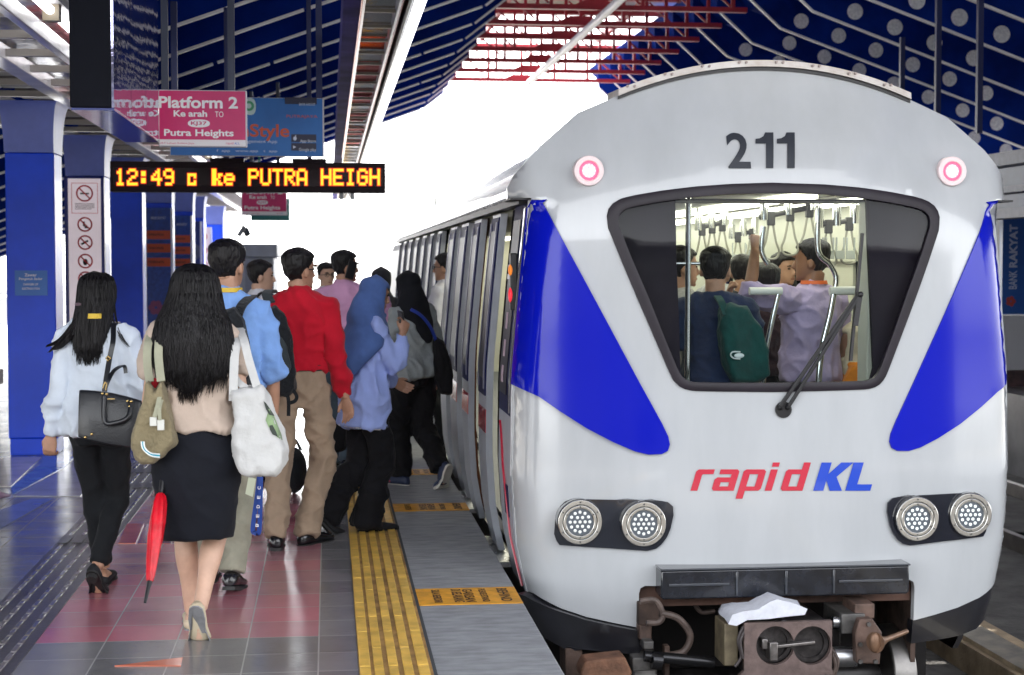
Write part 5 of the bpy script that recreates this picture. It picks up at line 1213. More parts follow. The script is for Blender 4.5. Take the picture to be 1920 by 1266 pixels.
def wrinkle(amp, seed=0.0, fx=7.0, fz=9.0):
    off = Vector((seed * 3.1, seed * 1.7, seed * 2.3))
    def f(p):
        q = Vector((p.x * fx * .8 + p.z * 3.2, p.y * fx * .8 - p.z * 1.5, p.z * fz * .45 - p.x * 2.5)) + off
        w_ = noise.noise(q * .35 + Vector((7, 3, 1))) * .9
        a = (1 - min(1, abs(noise.noise(q * .8 + Vector((w_, w_, w_)))) * 2.4)) ** 2
        b = (1 - min(1, abs(noise.noise(q * 1.7 + Vector((w_ + 5, 2, w_)))) * 2.2)) ** 2
        return amp * (1.6 * a + 1.25 * b + 1.1 * noise.noise(q * .5) - .6)
    return f
class Human:
    pass
def human(label, x, y, H, heading=0, sex='m', lean=0, hturn=0, hpitch=0, feet=None, arms=None, skin=None, top=None, bottom=None, shoe=None, hair='short', hairm=None, face=False, glasses=False, voxel=0.0075, girth=1.0, hipz=None, group=None, twist=0, barefeet=False):
    h = Human(); k = H / 1.7; h.k = k; B = FEM if sex == 'f' else MALE
    skin = skin or SKIN; bm_ = MB()
    hz = hipz if hipz else 0.893 * k
    Rt = Matrix.Rotation(R(-twist), 3, 'Z') @ Matrix.Rotation(R(-lean), 3, 'X')
    piv = Vector((0, 0, hz)); z0 = 0.893 * k
    def T(p): p = Vector(p); return piv + Rt @ (p - Vector((0, 0, z0)))
    h.T = T; g = girth
    def torso(mb, za, zb, infl, n=14, loose=None):
        rings = []
        for i in range(n + 1):
            z = lerp(za, zb, i / n); tz = max(0.80, min(1.445, z))
            rx, ry, yo = (interp([(r[0], r[j]) for r in B['T']], tz) for j in (1, 2, 3))
            lo = infl + (loose(z) if loose else 0)
            rings.append([T(p * 1.0) for p in sring(0, yo * k, z * k, (rx * g + lo) * k, (ry * g + lo) * k)])
        mb.loft(rings)
    torso(bm_, 0.80, 1.445, -0.018)
    # arms
    h.arm = []
    arms = arms or [((-.1, 0, -1), (-.03, .2, -1)), ((.1, 0, -1), (.03, .2, -1))]
    for s, A in zip((-1, 1), arms):
        S = T((s * B['sh'] * g * k, -.012 * k, 1.362 * k)); C = T((s * .055 * k, -.014 * k, 1.395 * k))
        u = (Rt @ Vector(A[0])).normalized(); f = (Rt @ Vector(A[1])).normalized()
        E = S + u * .285 * k; Wr = E + f * .245 * k
        h.arm.append(dict(S=S, E=E, W=Wr, u=u, f=f, C=C, s=s, opt=A[2] if len(A) > 2 else {}))
        bm_.tube([C, S], [.055 * k, .045 * k], 14); bm_.ball(S, .047 * k, 12, 8)
        bm_.tube([S, S.lerp(E, .5), E, E.lerp(Wr, .45), Wr], [.048 * k * g, .043 * k * g, .036 * k, .036 * k, .026 * k], 14, sub=3)
        # hand
        o = A[2] if len(A) > 2 else {}
        n = Vector(o.get('palm', (-s, 0, 0))); n = Rt @ n; hd = Vector(o['dir']).normalized() if 'dir' in o else f
        n = (n - hd * n.dot(hd)).normalized(); b = hd.cross(n) * (1 if s > 0 else -1)   # b points to the thumb side
        curl = o.get('curl', 22); kk = k * 1.0
        def hr(t, hw, th): return [Wr + hd * t * kk + b * math.cos(a) * hw * kk + n * math.sin(a) * th * kk for a in [2 * math.pi * q / 12 for q in range(12)]]
        bm_.loft([hr(-.02, .024, .02), hr(.01, .028, .018), hr(.04, .038, .016), hr(.075, .041, .014), hr(.09, .038, .011)])
        for i, (oo, L) in enumerate(((.030, .072), (.010, .080), (-.010, .074), (-.029, .058))):
            p = Wr + (hd * .085 + b * oo) * kk; pts = [p - hd * .02 * kk, p]; d = (hd + b * oo * 1.5).normalized(); ax = d.cross(n).normalized(); ang = 0
            for q in range(3):
                ang += R(curl * (1 + 0.15 * i)); dd = Matrix.Rotation(ang, 3, ax) @ d
                p = p + dd * L * (.42, .32, .26)[q] * kk; pts.append(p)
            bm_.tube(pts, [.0095 * kk, .0095 * kk, .0088 * kk, .008 * kk, .0065 * kk], 8)
        tp = Wr + (hd * .025 + b * .026) * kk; t1 = tp + (hd * .025 + b * .020 + n * .012) * kk; t2 = t1 + (hd * .03 + b * .004 + n * .016) * kk
        bm_.tube([Wr + (hd * .01 + b * .012) * kk, tp, t1, t2], [.014 * kk, .0125 * kk, .010 * kk, .008 * kk], 8)
    # legs
    feet = feet or [(-.09, .0, 0, 0, -5), (.09, .0, 0, 0, 5)]
    h.leg = []
    lf = .8 if bottom and bottom.get('kind', 'trousers') == 'trousers' else 1.0
    for s, F in zip((-1, 1), feet):
        dx, dy, lift, pitch, yaw = F[:5]
        ball = Vector((dx, dy, lift)); Rf = Matrix.Rotation(R(-yaw), 3, 'Z')
        def foot(p, pitch=pitch, ball=ball, Rf=Rf):
            p = Vector(p) * k
            a = -pitch if p.y < 0 else -pitch * 0.30
            return ball + Rf @ (Matrix.Rotation(R(a), 3, 'X') @ p)
        an = foot((0, -.115, .082))
        hp = Vector((s * B['hip'] * k, 0, hz)); L1, L2 = .425 * k, .41 * k
        d = an - hp; D = min(d.length, L1 + L2 - .002); dn = d.normalized()
        if d.length > D: an = hp + dn * D
        ca = (L1 * L1 + D * D - L2 * L2) / (2 * L1 * D); sa = math.sqrt(max(0, 1 - ca * ca))
        fw = Rf @ Vector((s * .12, 1, 0)); bd = (fw - dn * fw.dot(dn)).normalized()
        kn = hp + dn * L1 * ca + bd * L1 * sa
        h.leg.append(dict(hip=hp, knee=kn, ank=an, foot=foot, s=s, fw=bd))
        cal = kn.lerp(an, .32) - bd * .014 * k
        bm_.tube([hp + Vector((0, 0, .03)), hp.lerp(kn, .45), kn, cal, kn.lerp(an, .72), an], [.080 * k * g * lf, .068 * k * g * lf, .050 * k * lf, .055 * k * g * lf, .038 * k * (lf + .1 * (lf < 1)), .033 * k], 16, sub=3)
        rings = []
        for yy, hw, ht in ((-.172, .018, .045), (-.155, .029, .07), (-.11, .032, .085), (-.05, .034, .066), (0, .042, .045), (.04, .038, .036), (.068, .026, .026), (.08, .01, .016)):
            rings.append([foot((hw * math.cos(a), yy, ht * .5 + ht * .47 * math.sin(a))) for a in [2 * math.pi * q / 12 for q in range(12)]])
        bm_.loft(rings)
    # head
    N = T((0, -.004 * k, 1.475 * k)); Rh = Rt @ Matrix.Rotation(R(-hturn), 3, 'Z') @ Matrix.Rotation(R(-hpitch), 3, 'X')
    def Hd(p): return N + Rh @ (Vector(p) * k)
    h.Hd = Hd; h.Rh = Rh
    rings = []
    for i in range(19):
        z = -0.004 + 0.229 * i / 18; f, b_, hw = headring(z); cy = (f * .45 + b_ * .55); rings.append([Hd(p) for p in sring(0, cy, z, hw, f - cy, cy - b_, 24, 2.15)])
    bm_.loft(rings)
    nr = .046 if sex == 'f' else .056
    bm_.tube([T((0, -.018 * k, 1.395 * k)), T((0, -.016 * k, 1.45 * k)), Hd((0, -.022, .05))], [nr * 1.25 * k, nr * k, nr * .98 * k], 16)
    bm_.tube([Hd((0, .086, .122)), Hd((0, .100, .095)), Hd((0, .110, .074)), Hd((0, .088, .062))], [.006 * k, .009 * k, .0135 * k, .009 * k], 8)
    bm_.ball(Hd((0, .088, .038)), (.020 * k, .008 * k, .008 * k), 10, 6); bm_.ball(Hd((0, .078, .006)), (.022 * k, .012 * k, .014 * k), 10, 6)
    bm_.ball(Hd((0, .086, .134)), (.05 * k, .008 * k, .009 * k), 12, 6)
    for s in ((-1, 1) if hair == 'short' else ()): bm_.loft([[Hd((s * (.070 + o * .018), -.012 + r_ * math.cos(a) * .6, .092 + r_ * math.sin(a))) for a in [2 * math.pi * q / 10 for q in range(10)]] for o, r_ in ((-.3, .02), (.5, .031), (.9, .026))])
    body = remeshed(bm_, 'person', skin, None, voxel, 2)
    body.location = (x, y, 0); body.rotation_euler = (0, 0, R(-heading))
    tag(body, label, 'person', group); h.o = body; h.skin = skin
    if face:
        mb = MB()
        for s in (-1, 1):
            mb.ball(Hd((s * .031, .080, .112)), (.013 * k, .009 * k, .006 * k), 10, 6)
        mb.build('eye', mat('eye_dark', (0.02, 0.015, 0.012), 0.2), body)
        mb = MB()
        for s in (-1, 1): mb.tube([Hd((s * .014, .0925, .130)), Hd((s * .032, .090, .135)), Hd((s * .050, .080, .130))], [.0035 * k, .0045 * k, .003 * k], 6)
        mb.build('eyebrow', HAIR, body)
        mb = MB(); mb.tube([Hd((-.022, .0885, .039)), Hd((0, .0955, .0385)), Hd((.022, .0885, .039))], [.003 * k, .005 * k, .003 * k], 6); mb.build('lips', mat('lip', (0.26, 0.08, 0.06), 0.45), body)
    if glasses:
        mb = MB()
        for s in (-1, 1):
            c = [Hd((s * .033 + .023 * math.cos(a), .099 - .004 * abs(math.cos(a)), .110 + .017 * math.sin(a))) for a in [2 * math.pi * q / 14 for q in range(15)]]
            mb.tube(c, .0026 * k, 6); mb.tube([Hd((s * .056, .095, .114)), Hd((s * .078, .04, .112)), Hd((s * .080, -.02, .108))], .003 * k, 6)
        mb.tube([Hd((-.01, .1, .113)), Hd((.01, .1, .113))], .0024 * k, 6); mb.build('glasses', BLACK, body)
    # hair
    hm = hairm or HAIR
    if hair == 'short':
        mb = MB(); rings = []; nA = 40; sd = random.Random(int(abs(x * 100)) + int(y * 10))
        so = Vector((sd.random() * 9, sd.random() * 9, 0))
        for i in range(24):
            z = 0.012 + 0.228 * i / 23; zz = z * .9375; f, b_, hw = headring(zz); cy = f * .45 + b_ * .55
            rg = sring(0, cy, z, hw, f - cy, cy - b_, nA, 2.15); o2 = []
            for p in rg:
                d = Vector((p.x, p.y - cy, 0)); a = abs(math.degrees(math.atan2(p.x, p.y - cy)))
                hl = interp([(0, .172), (42, .168), (62, .135), (80, .095), (92, .085), (108, .10), (120, .045), (180, .022)], a)
                t = max(0, min(1, (z - hl) / .012))
                th = lerp(-.012, interp([(0.02, .006), (.08, .009), (.16, .014), (.25, .02)], z) + .006 * noise.noise(Vector((p.x * 45, p.y * 45, z * 22)) + so), t)
                if z > .2: th *= max(0, (.245 - z) / .045)
                o2.append(Hd(Vector((p.x, p.y, z)) + d.normalized() * th))
            rings.append(o2)
        mb.loft(rings); remeshed(mb, 'hair', hm, body, .006, 2, lambda p: .0025 * noise.noise(p * 70))
    # clothing
    if top: h.top = clothes_top(h, B, torso, body, top, k, g)
    if bottom: clothes_bottom(h, B, torso, body, bottom, k, g)
    if shoe:
        for L in h.leg:
            mb = MB(); foot = L['foot']; ht_ = shoe.get('cut', 1.0); heel = shoe.get('heel', 0); w_ = shoe.get('wide', 1.0)
            rings = []
            for yy, hw, ht in ((-.185, .016, .05), (-.168, .034, .068 * ht_), (-.12, .038, .078 * ht_), (-.06, .040, .070 * ht_), (0, .049, .052), (.05, .046, .042), (.085, .034, .034), (.105, .015, .022)):
                rings.append([foot((w_ * hw * math.copysign(abs(math.cos(a)) ** .7, math.cos(a)), yy, max(0.0015, ht * .5 + ht * .52 * math.sin(a) + .004))) for a in [2 * math.pi * q / 16 for q in range(16)]])
            mb.loft(rings); so = mb.build('shoe', shoe['m'], body, angle=70)
            mb = MB(); pts = [(-.19, .012), (-.175, .03), (-.12, .038), (-.06, .034), (0, .05), (.05, .048), (.085, .036), (.108, .012)]
            th = shoe.get('sole_t', .012)
            lo = [(w_ * a_, yy) for yy, a_ in pts] + [(-w_ * a_, yy) for yy, a_ in pts[::-1]]
            mb.loft([[foot((p, q, .006)) for p, q in lo], [foot((p, q, .006 - th)) for p, q in lo]])
            if heel: mb.loft([[foot((.028 * math.cos(a), -.15 + .03 * math.sin(a), .004 - zz)) for a in [2 * math.pi * q / 12 for q in range(12)]] for zz in (0, heel)])
            mb.build('sole', shoe.get('sole', mat('sole_black', (0.02, 0.02, 0.02), 0.6)), so, angle=40)
    return h
def clothes_top(h, B, torso, body, t, k, g):
    mb = MB(); z0 = t.get('hem', .98); inf = t.get('infl', .012); lo = t.get('loose', 0.012)
    torso(mb, z0, 1.452, inf, 18, lambda z: lo * max(0, min(1, (1.34 - z) / .2)) + t.get('flare', 0) * max(0, (1.05 - z)))
    sl = t.get('sleeve', 'long'); sr = t.get('sr', 1.0)
    for a in h.arm:
        S, E, Wr, C = a['S'], a['E'], a['W'], a['C']
        mb.tube([C, S], [.066 * k, .058 * k * min(sr, 1.1)], 16); mb.ball(S, .062 * k * min(sr, 1.12) * g, 16, 12)
        pts = [S, S.lerp(E, .5), E]; rr = [.062 * k * g * sr, .058 * k * g * sr, .050 * k * sr]
        if sl == 'short':
            q = t.get('slen', .55); pts = [S, S.lerp(E, q * .5), S.lerp(E, q)]; rr = [.062 * k * sr, .062 * k * sr, .060 * k * sr]
        elif sl == 'rolled':
            pts += [E.lerp(Wr, .12)]; rr += [.050 * k * sr]; 
        elif sl == 'long': pts += [E.lerp(Wr, .5), E.lerp(Wr, .88), E.lerp(Wr, 1.0)]; rr += [.047 * k * sr, .039 * k * sr, .036 * k * (1 + .4 * (sr - 1))]
        mb.tube(pts, rr, 18, sub=3)
        if sl == 'rolled': mb.tube([E.lerp(Wr, -.12), E.lerp(Wr, .12)], [.055 * k * sr, .055 * k * sr], 18)
    if t.get('collar', True):
        rings = []
        for z, r_ in ((1.43, .074), (1.465, .066), (1.478, .063)): rings.append([h.T(p) for p in sring(0, -.016 * k, z * k - (.0 if r_ > .07 else 0), r_ * k, (r_ - .002) * k, None, 24, 2)])
        mb.loft(rings)
    o = remeshed(mb, t.get('name', 'shirt'), t['m'], body, t.get('voxel', .011), 4, wrinkle(t.get('wr', .007), h.o.location.x + h.o.location.y))
    return o
def clothes_bottom(h, B, torso, body, t, k, g):
    mb = MB(); kind = t.get('kind', 'trousers')
    if kind == 'trousers':
        torso(mb, .79, t.get('waist', 1.04), .001, 10)
        r0, r1, r2 = t.get('r', (.098, .070, .062))
        for L in h.leg:
            hp, kn, an = L['hip'], L['knee'], L['ank']; end = an.lerp(kn, t.get('crop', -.02))
            dn = (an - kn).normalized()
            fw = L['fw']; mb.tube([hp + Vector((0, -.005 * k, .02)), hp.lerp(kn, .45), kn, kn.lerp(end, .3) - fw * .012 * k, kn.lerp(end, .65) - fw * .006 * k, end], [r0 * k * g, (r0 + r1) / 2 * k * g, r1 * k, (r1 * .75 + r2 * .25) * k, (r1 * .35 + r2 * .65) * k, r2 * k], 20, sub=4)
        remeshed(mb, 'trousers', t['m'], body, .011, 4, wrinkle(t.get('wr', .006), h.o.location.x * 2 + 4, 8, 11))
    else:
        rings = [[h.T(p) for p in sring(0, c * k, z * k, rx * k, ry * k, None, 36, 2.2)] for z, rx, ry, c in t['rings']]
        mb.loft(rings); remeshed(mb, 'skirt', t['m'], body, .010, 3, wrinkle(t.get('wr', .004), 1, 4, 5))
    if t.get('belt'):
        mb = MB(); z = t['belt']
        rx, ry, yo = (interp([(r[0], r[j]) for r in B['T']], z) for j in (1, 2, 3))
        mb.loft([[h.T(p) for p in sring(0, yo * k, (z + dz) * k, (rx * g + .016) * k, (ry * g + .016) * k)] for dz in (-.017, .017)]); mb.build('belt', BLACK, body)
def hair_mass(h, rings, nstr, seed, tail=.06, wave=.012, parent=None, amp=.007):
    """long hair: rings (z, hw, cy, ryf, ryb) in head units + loose strands, one mesh"""
    rr = random.Random(seed); k = h.k; mb = MB(); loops = []
    for z, hw, cx, cy, ryf, ryb in rings: loops.append([h.T(Vector((p.x, p.y, p.z)) * k) if z < 1.44 else h.T(p * k) for p in sring(cx, cy, z, hw, ryf, ryb, 36, 2.1)])
    mb.loft(loops)
    o = remeshed(mb, 'hair', HAIR, h.o, .008, 3, lambda p: amp * noise.noise(Vector((p.x * 42 + 3 * p.z, p.y * 42, p.z * 3.5))) + amp * .8 * noise.noise(Vector((p.x * 13, p.y * 13, p.z * 5))))
    st = MB()
    for i in range(nstr):
        ang = rr.uniform(math.pi * .98, math.pi * 2.02); ph = rr.uniform(0, 6.3); fq = rr.uniform(8, 20); n0 = rr.randint(1, 4); pts = []
        dr = rr.uniform(.985, 1.05); drift = rr.uniform(-.12, .12)
        last = rr.randint(len(rings) - 4, len(rings) - 1)
        for j in range(n0, last + 1):
            z, hw, cx, cy, ryf, ryb = rings[j]; a = ang + drift * j / len(rings); wv = wave * math.sin(fq * z + ph) * (j / len(rings))
            c, s = math.cos(a), math.sin(a)
            p = Vector((cx + hw * dr * math.copysign(abs(c) ** .95, c) + wv, cy + (ryf if s > 0 else ryb) * dr * math.copysign(abs(s) ** .95, s), z)); pts.append(h.T(p * k))
        d = (pts[-1] - pts[-2]).normalized() if len(pts) > 1 else Vector((0, 0, -1))
        q = pts[-1] + (d * .4 + Vector((rr.uniform(-.3, .3), rr.uniform(-.15, .1), -1)).normalized()) * tail * rr.uniform(.3, 1.0) * k; pts.append(q)
        if len(pts) > 2: st.tube(pts, [.0019] * (len(pts) - 2) + [.0014, .0005], 4, sub=2)
    me = o.data; bm = bmesh.new(); bm.from_mesh(me); m2 = st.mesh('s'); bm.from_mesh(m2); bm.to_mesh(me); bm.free(); bpy.data.meshes.remove(m2); me.shade_smooth()
    return o
def hijab(h, m, drape, tipx=0.0):
    mb = MB(); k = h.k; Hd = h.Hd; rings = []
    for i in range(26):
        z = -0.03 + 0.272 * i / 25; zz = max(-.004, min(z, .2249)); f, b_, hw = headring(max(zz, .05) if z < .05 else zz); cy = f * .45 + b_ * .55
        o = []
        for p in sring(0, cy, z, hw, f - cy, cy - b_, 40, 2.1):
            d = Vector((p.x, p.y - cy, 0)).normalized(); a = abs(math.degrees(math.atan2(p.x, p.y - cy)))
            fo = max(0, min(1, (52 - a) / 8)) * max(0, min(1, (.165 - z) / .012)) * max(0, min(1, (z + .004) / .01))
            th = lerp(.020, -.03, fo)
            if z > .225: th -= (z - .225) * 1.6
            o.append(Hd(Vector((p.x, p.y, z)) + d * th))
        rings.append(o)
    mb.loft(rings)
    mb.loft([[h.T(p * k) for p in sring(cx, cy, z, rx, ryf, ryb, 36, 2.1)] for z, cx, cy, rx, ryf, ryb in drape])
    return remeshed(mb, 'headscarf', m, h.o, .009, 3, lambda p: .006 * (0.5 - abs(noise.noise(Vector((p.x * 9 + p.z * 3, p.y * 9, p.z * 5))) * 2)))
def W(h, p): return Matrix.Translation(h.o.location) @ Matrix.Rotation(h.o.rotation_euler.z, 4, 'Z') @ Vector(p)
def strap(pts, wd, th, m, name, parent, sub=5, ref=None):
    """flat ribbon following points; pts may carry a facing normal"""
    P_ = [Vector(p) for p in pts]; out = []
    for i in range(len(P_) - 1):
        p0 = P_[max(0, i - 1)]; p1 = P_[i]; p2 = P_[i + 1]; p3 = P_[min(len(P_) - 1, i + 2)]
        for q in range(sub):
            t = q / sub; out.append(0.5 * ((2 * p1) + (p2 - p0) * t + (2 * p0 - 5 * p1 + 4 * p2 - p3) * t * t + (3 * p1 - p0 - 3 * p2 + p3) * t ** 3))
    out.append(P_[-1]); rings = []; side = Vector(ref) if ref else Vector((1, 0, 0))
    for i, p in enumerate(out):
        d = (out[min(i + 1, len(out) - 1)] - out[max(0, i - 1)]).normalized(); s = (side - d * side.dot(d))
        s = s.normalized() if s.length > 1e-3 else Vector((1, 0, 0)); n = d.cross(s)
        rings.append([p + s * wd / 2 * a + n * th / 2 * b for a, b in ((-1, -1), (1, -1), (1, 1), (-1, 1))])
    mb = MB(); mb.loft(rings); return mb.build(name, m, parent, angle=50)

BLK = cloth('cloth_black', (0.006, 0.006, 0.008), sheen=0.03); BLKT = cloth('trouser_black', (0.007, 0.008, 0.010), bump=0.25, sheen=0.03); NAVYC = cloth('cloth_navy', (0.014, 0.022, 0.06))
SHOEB = mat('shoe_black', (0.010, 0.010, 0.012), 0.22, coat=0.3); SUEDE = mat('shoe_suede', (0.008, 0.008, 0.01), 0.8)
# ---- 1 the woman in the beige top
BEI = cloth('top_beige', (0.50, 0.40, 0.33), 0.07, bump=0.25); Yb = 6.95
W1 = human('woman with long black hair, beige top and black skirt, nearest to the camera', at(368, 800, Yb).x, Yb, 1.60, 2, 'f', lean=1, skin=SKIN_L, hair=None, voxel=.007,
    feet=[(-.055, .27, 0, 0, -4), (.015, -.10, .0, 66, 4)], arms=[((-.20, -.02, -1), (-.02, .45, -.8), dict(curl=62)), ((.20, -.04, -1), (.02, .55, -.8), dict(curl=55))],
    top=dict(m=BEI, hem=.955, infl=.020, loose=.026, sleeve='short', slen=.62, sr=1.1, collar=False, wr=.012),
    bottom=dict(kind='skirt', m=cloth('skirt_black', (0.0045, 0.0055, 0.010), bump=0.2, sheen=0.03), rings=[(.455, .160, .15, .02), (.50, .170, .155, .015), (.60, .182, .155, .01), (.72, .196, .155, -.005), (.84, .204, .155, -.015), (.92, .190, .145, -.012), (.99, .158, .125, -.004), (1.03, .140, .112, 0)]),
    shoe=dict(m=mat('shoe_cream', (0.55, 0.47, 0.33), 0.5), sole=mat('sole_grey', (0.25, 0.25, 0.26), 0.6, var=0.2, vscale=20), cut=.62, sole_t=.01))
hair_mass(W1, [(1.704, .012, .0, -.01, .01, .01), (1.70, .04, 0, -.012, .04, .045), (1.675, .078, 0, -.012, .075, .085), (1.63, .098, 0, -.014, .085, .10), (1.57, .108, 0, -.02, .07, .10), (1.50, .124, -.004, -.035, .05, .10), (1.44, .150, -.004, -.06, .04, .095), (1.37, .160, -.002, -.085, .035, .085), (1.30, .174, .0, -.10, .035, .07), (1.25, .158, .004, -.108, .03, .06), (1.215, .13, .004, -.112, .028, .05), (1.185, .08, -.004, -.115, .025, .042), (1.16, .04, -.014, -.118, .02, .03)], 900, 5, tail=.07, wave=.03, amp=.006)
# ---- 2 the woman in the white blouse
Yw = 7.95
W2 = human('woman in a white blouse and black trousers with a black handbag, far left', at(186, 800, Yw).x, Yw, 1.56, 4, 'f', girth=.95, hturn=14, skin=SKIN, hair=None, voxel=.005, face=True,
    feet=[(-.03, .30, 0, 0, -3), (-.005, -.05, .0, 50, 3)], arms=[((-.21, -.05, -1), (-.19, .06, -1), dict(palm=(.2, .9, 0), curl=32)), ((.24, -.02, -1), (-.05, .6, -.7), dict(curl=45))],
    top=dict(m=cloth('blouse_white', (0.62, 0.68, 0.76), 0.05, bump=0.2), hem=.84, infl=.018, loose=.018, sr=1.1, wr=.013), bottom=dict(m=BLKT, r=(.094, .064, .050), crop=.06, wr=.005),
    shoe=dict(m=SUEDE, cut=.62, heel=.035))
hair_mass(W2, [(1.706, .012, 0, -.01, .01, .01), (1.70, .042, 0, -.012, .04, .045), (1.675, .080, 0, -.012, .075, .088), (1.63, .095, 0, -.014, .083, .105), (1.57, .098, 0, -.02, .06, .105), (1.51, .092, -.008, -.035, .04, .10), (1.45, .094, -.016, -.055, .035, .085), (1.39, .088, -.024, -.08, .03, .062), (1.33, .078, -.026, -.095, .025, .05), (1.28, .062, -.024, -.10, .02, .04), (1.255, .03, -.022, -.10, .015, .02)], 420, 9, tail=.05, wave=.008)
mb = MB()
for pts in ([(-.06, -.09, 1.5), (-.11, -.10, 1.42), (-.18, -.09, 1.345), (-.25, -.08, 1.315)], [(-.06, -.10, 1.49), (-.12, -.11, 1.40), (-.19, -.10, 1.325), (-.235, -.10, 1.285)], [(-.05, -.10, 1.49), (-.10, -.12, 1.39), (-.165, -.11, 1.32), (-.21, -.1, 1.30)], [(.08, -.02, 1.56), (.10, -.05, 1.45), (.14, -.08, 1.36), (.18, -.09, 1.31)]):
    for q in range(7):
        o = Vector((random.uniform(-.014, .014), random.uniform(-.01, .01), random.uniform(-.01, .01))); mb.tube([W2.T((Vector(p) + o * (1 - .5 * i / 3)) * W2.k) for i, p in enumerate(pts)], [.008, .007, .005, .001] if pts[0][0] < 0 else [.003, .002, .0015, .0006], 5, sub=4)
mb.build('hair_lock', HAIR, W2.o)
mb = MB(); mb.tube([W2.Hd((-.075, -.10, .06)), W2.Hd((-.055, -.118, .062)), W2.Hd((-.03, -.125, .06))], [.006, .009, .006], 8); mb.build('hair_clip', mat('clip_metal', (0.5, 0.35, 0.4), 0.3, 0.8), W2.o)
mb = MB(); rings = [[W2.T(p * W2.k) for p in sring(0, -.035, z, r_, r_ + .005, r_ + .035, 26, 2)] for z, r_ in ((1.462, .079), (1.488, .077))]; mb.loft(rings, cap=False); mb.build('lanyard', mat('lanyard_yellow', (0.60, 0.40, 0.02), 0.5), W2.o, solid=0.004)
# ---- 3 the man in the light blue shirt
Ym = 7.98
M1 = human('man in a light blue shirt and olive trousers, half hidden by the beige top', at(430, 800, Ym).x, Ym, 1.715, 3, 'm', hturn=22, girth=.95, face=True, voxel=.007,
    feet=[(-.13, .30, 0, 0, -5), (.03, -.02, 0, 12, 6)], arms=[((-.2, 0, -1), (-.05, .5, -.8)), ((.17, -.06, -1), (.0, .30, -.9))],
    top=dict(m=cloth('shirt_lightblue', (0.20, 0.36, 0.72), 0.08, bump=0.25), hem=.99, infl=.016, loose=.016, sleeve='rolled', sr=1.04, wr=.013), bottom=dict(m=cloth('trouser_olive', (0.27, 0.26, 0.20)), belt=1.01, wr=.007), shoe=dict(m=SHOEB, sole_t=.018))
mb = MB(); rings = [[M1.T(p * M1.k) for p in sring(0, -.018, z, r_, r_, r_ + .012, 26, 2)] for z, r_ in ((1.452, .074), (1.474, .070))]; mb.loft(rings, cap=False); mb.build('lanyard', mat('lanyard_yellow', (0.60, 0.40, 0.02), 0.5), M1.o, solid=0.004)
# ---- 4 the man in the red shirt
Yr = 9.25
M2 = human('man in a bright red shirt and khaki trousers with glasses, walking away', at(563, 800, Yr).x, Yr, 1.685, 6, 'm', hturn=42, girth=.93, face=True, glasses=True, voxel=.005,
    feet=[(-.125, -.12, 0, 4, -8), (.11, .02, 0, 0, 34)], arms=[((-.2, .05, -1), (-.05, .5, -.8)), ((.20, -.1, -1), (.20, .12, -1), dict(palm=(-.4, -.9, 0), curl=20))],
    top=dict(m=cloth('shirt_red', (0.50, 0.006, 0.022), 0.08, bump=0.2), hem=1.0, infl=.014, loose=.010, sr=1.0, wr=.013), bottom=dict(m=cloth('trouser_khaki', (0.34, 0.25, 0.175), 0.1), r=(.096, .072, .066), belt=1.02, crop=-.08, wr=.011), shoe=dict(m=SHOEB, sole_t=.02, wide=1.06))
# ---- 5 the woman in the blue headscarf
Yh = 9.6
W3 = human('woman in a slate blue headscarf and pale blue tunic holding a phone to her ear', at(684, 800, Yh).x, Yh, 1.53, 66, 'f', lean=6, hpitch=4, girth=.90, voxel=.005, face=True, hair=None,
    feet=[(-.04, -.21, 0, 48, 0), (.05, .10, 0, 0, 2)], arms=[((-.2, .3, -1), (.0, .8, -.3)), ((.16, .46, -1), (-.22, .30, 1.0), dict(palm=(-.9, -.2, 0), curl=40))],
    top=dict(m=cloth('tunic_blue', (0.33, 0.42, 0.80), 0.06, bump=0.2), name='tunic', hem=.70, infl=.022, loose=.014, sr=1.1, wr=.013, flare=.085), bottom=dict(m=BLK, r=(.10, .085, .10), crop=-.1, wr=.010, waist=.90), shoe=dict(m=SUEDE, cut=.6))
HJB = cloth('scarf_slate', (0.07, 0.13, 0.34), 0.12, bump=0.15, bscale=12)
hijab(W3, HJB, [(1.60, 0, -.02, .07, .02, .09), (1.54, 0, -.03, .095, .05, .115), (1.49, 0, -.03, .115, .075, .13), (1.44, 0, -.03, .14, .10, .14), (1.40, 0, -.025, .155, .115, .14), (1.37, 0, -.02, .165, .12, .135), (1.31, .01, -.03, .19, .14, .15), (1.24, .02, -.06, .20, .12, .14), (1.17, .03, -.10, .18, .08, .12), (1.10, .04, -.135, .13, .05, .09), (1.04, .05, -.155, .08, .03, .06), (1.0, .05, -.165, .03, .012, .02)])
mb = MB(); mb.loft([[W3.T(p) for p in sring(0, -.002, z * W3.k, .188 * W3.k, .144 * W3.k, None, 60, 2.3)] for z in (.695, .705)])
mb = MB(); nn = 64
for q in range(nn):
    a = 2 * math.pi * q / nn; mb.ball(W3.T(Vector((.184 * math.cos(a), .140 * math.sin(a) - .004, .697)) * W3.k), .006, 6, 4)
mb.build('hem_trim', mat('trim_white', (0.7, 0.7, 0.75), 0.6), W3.o)
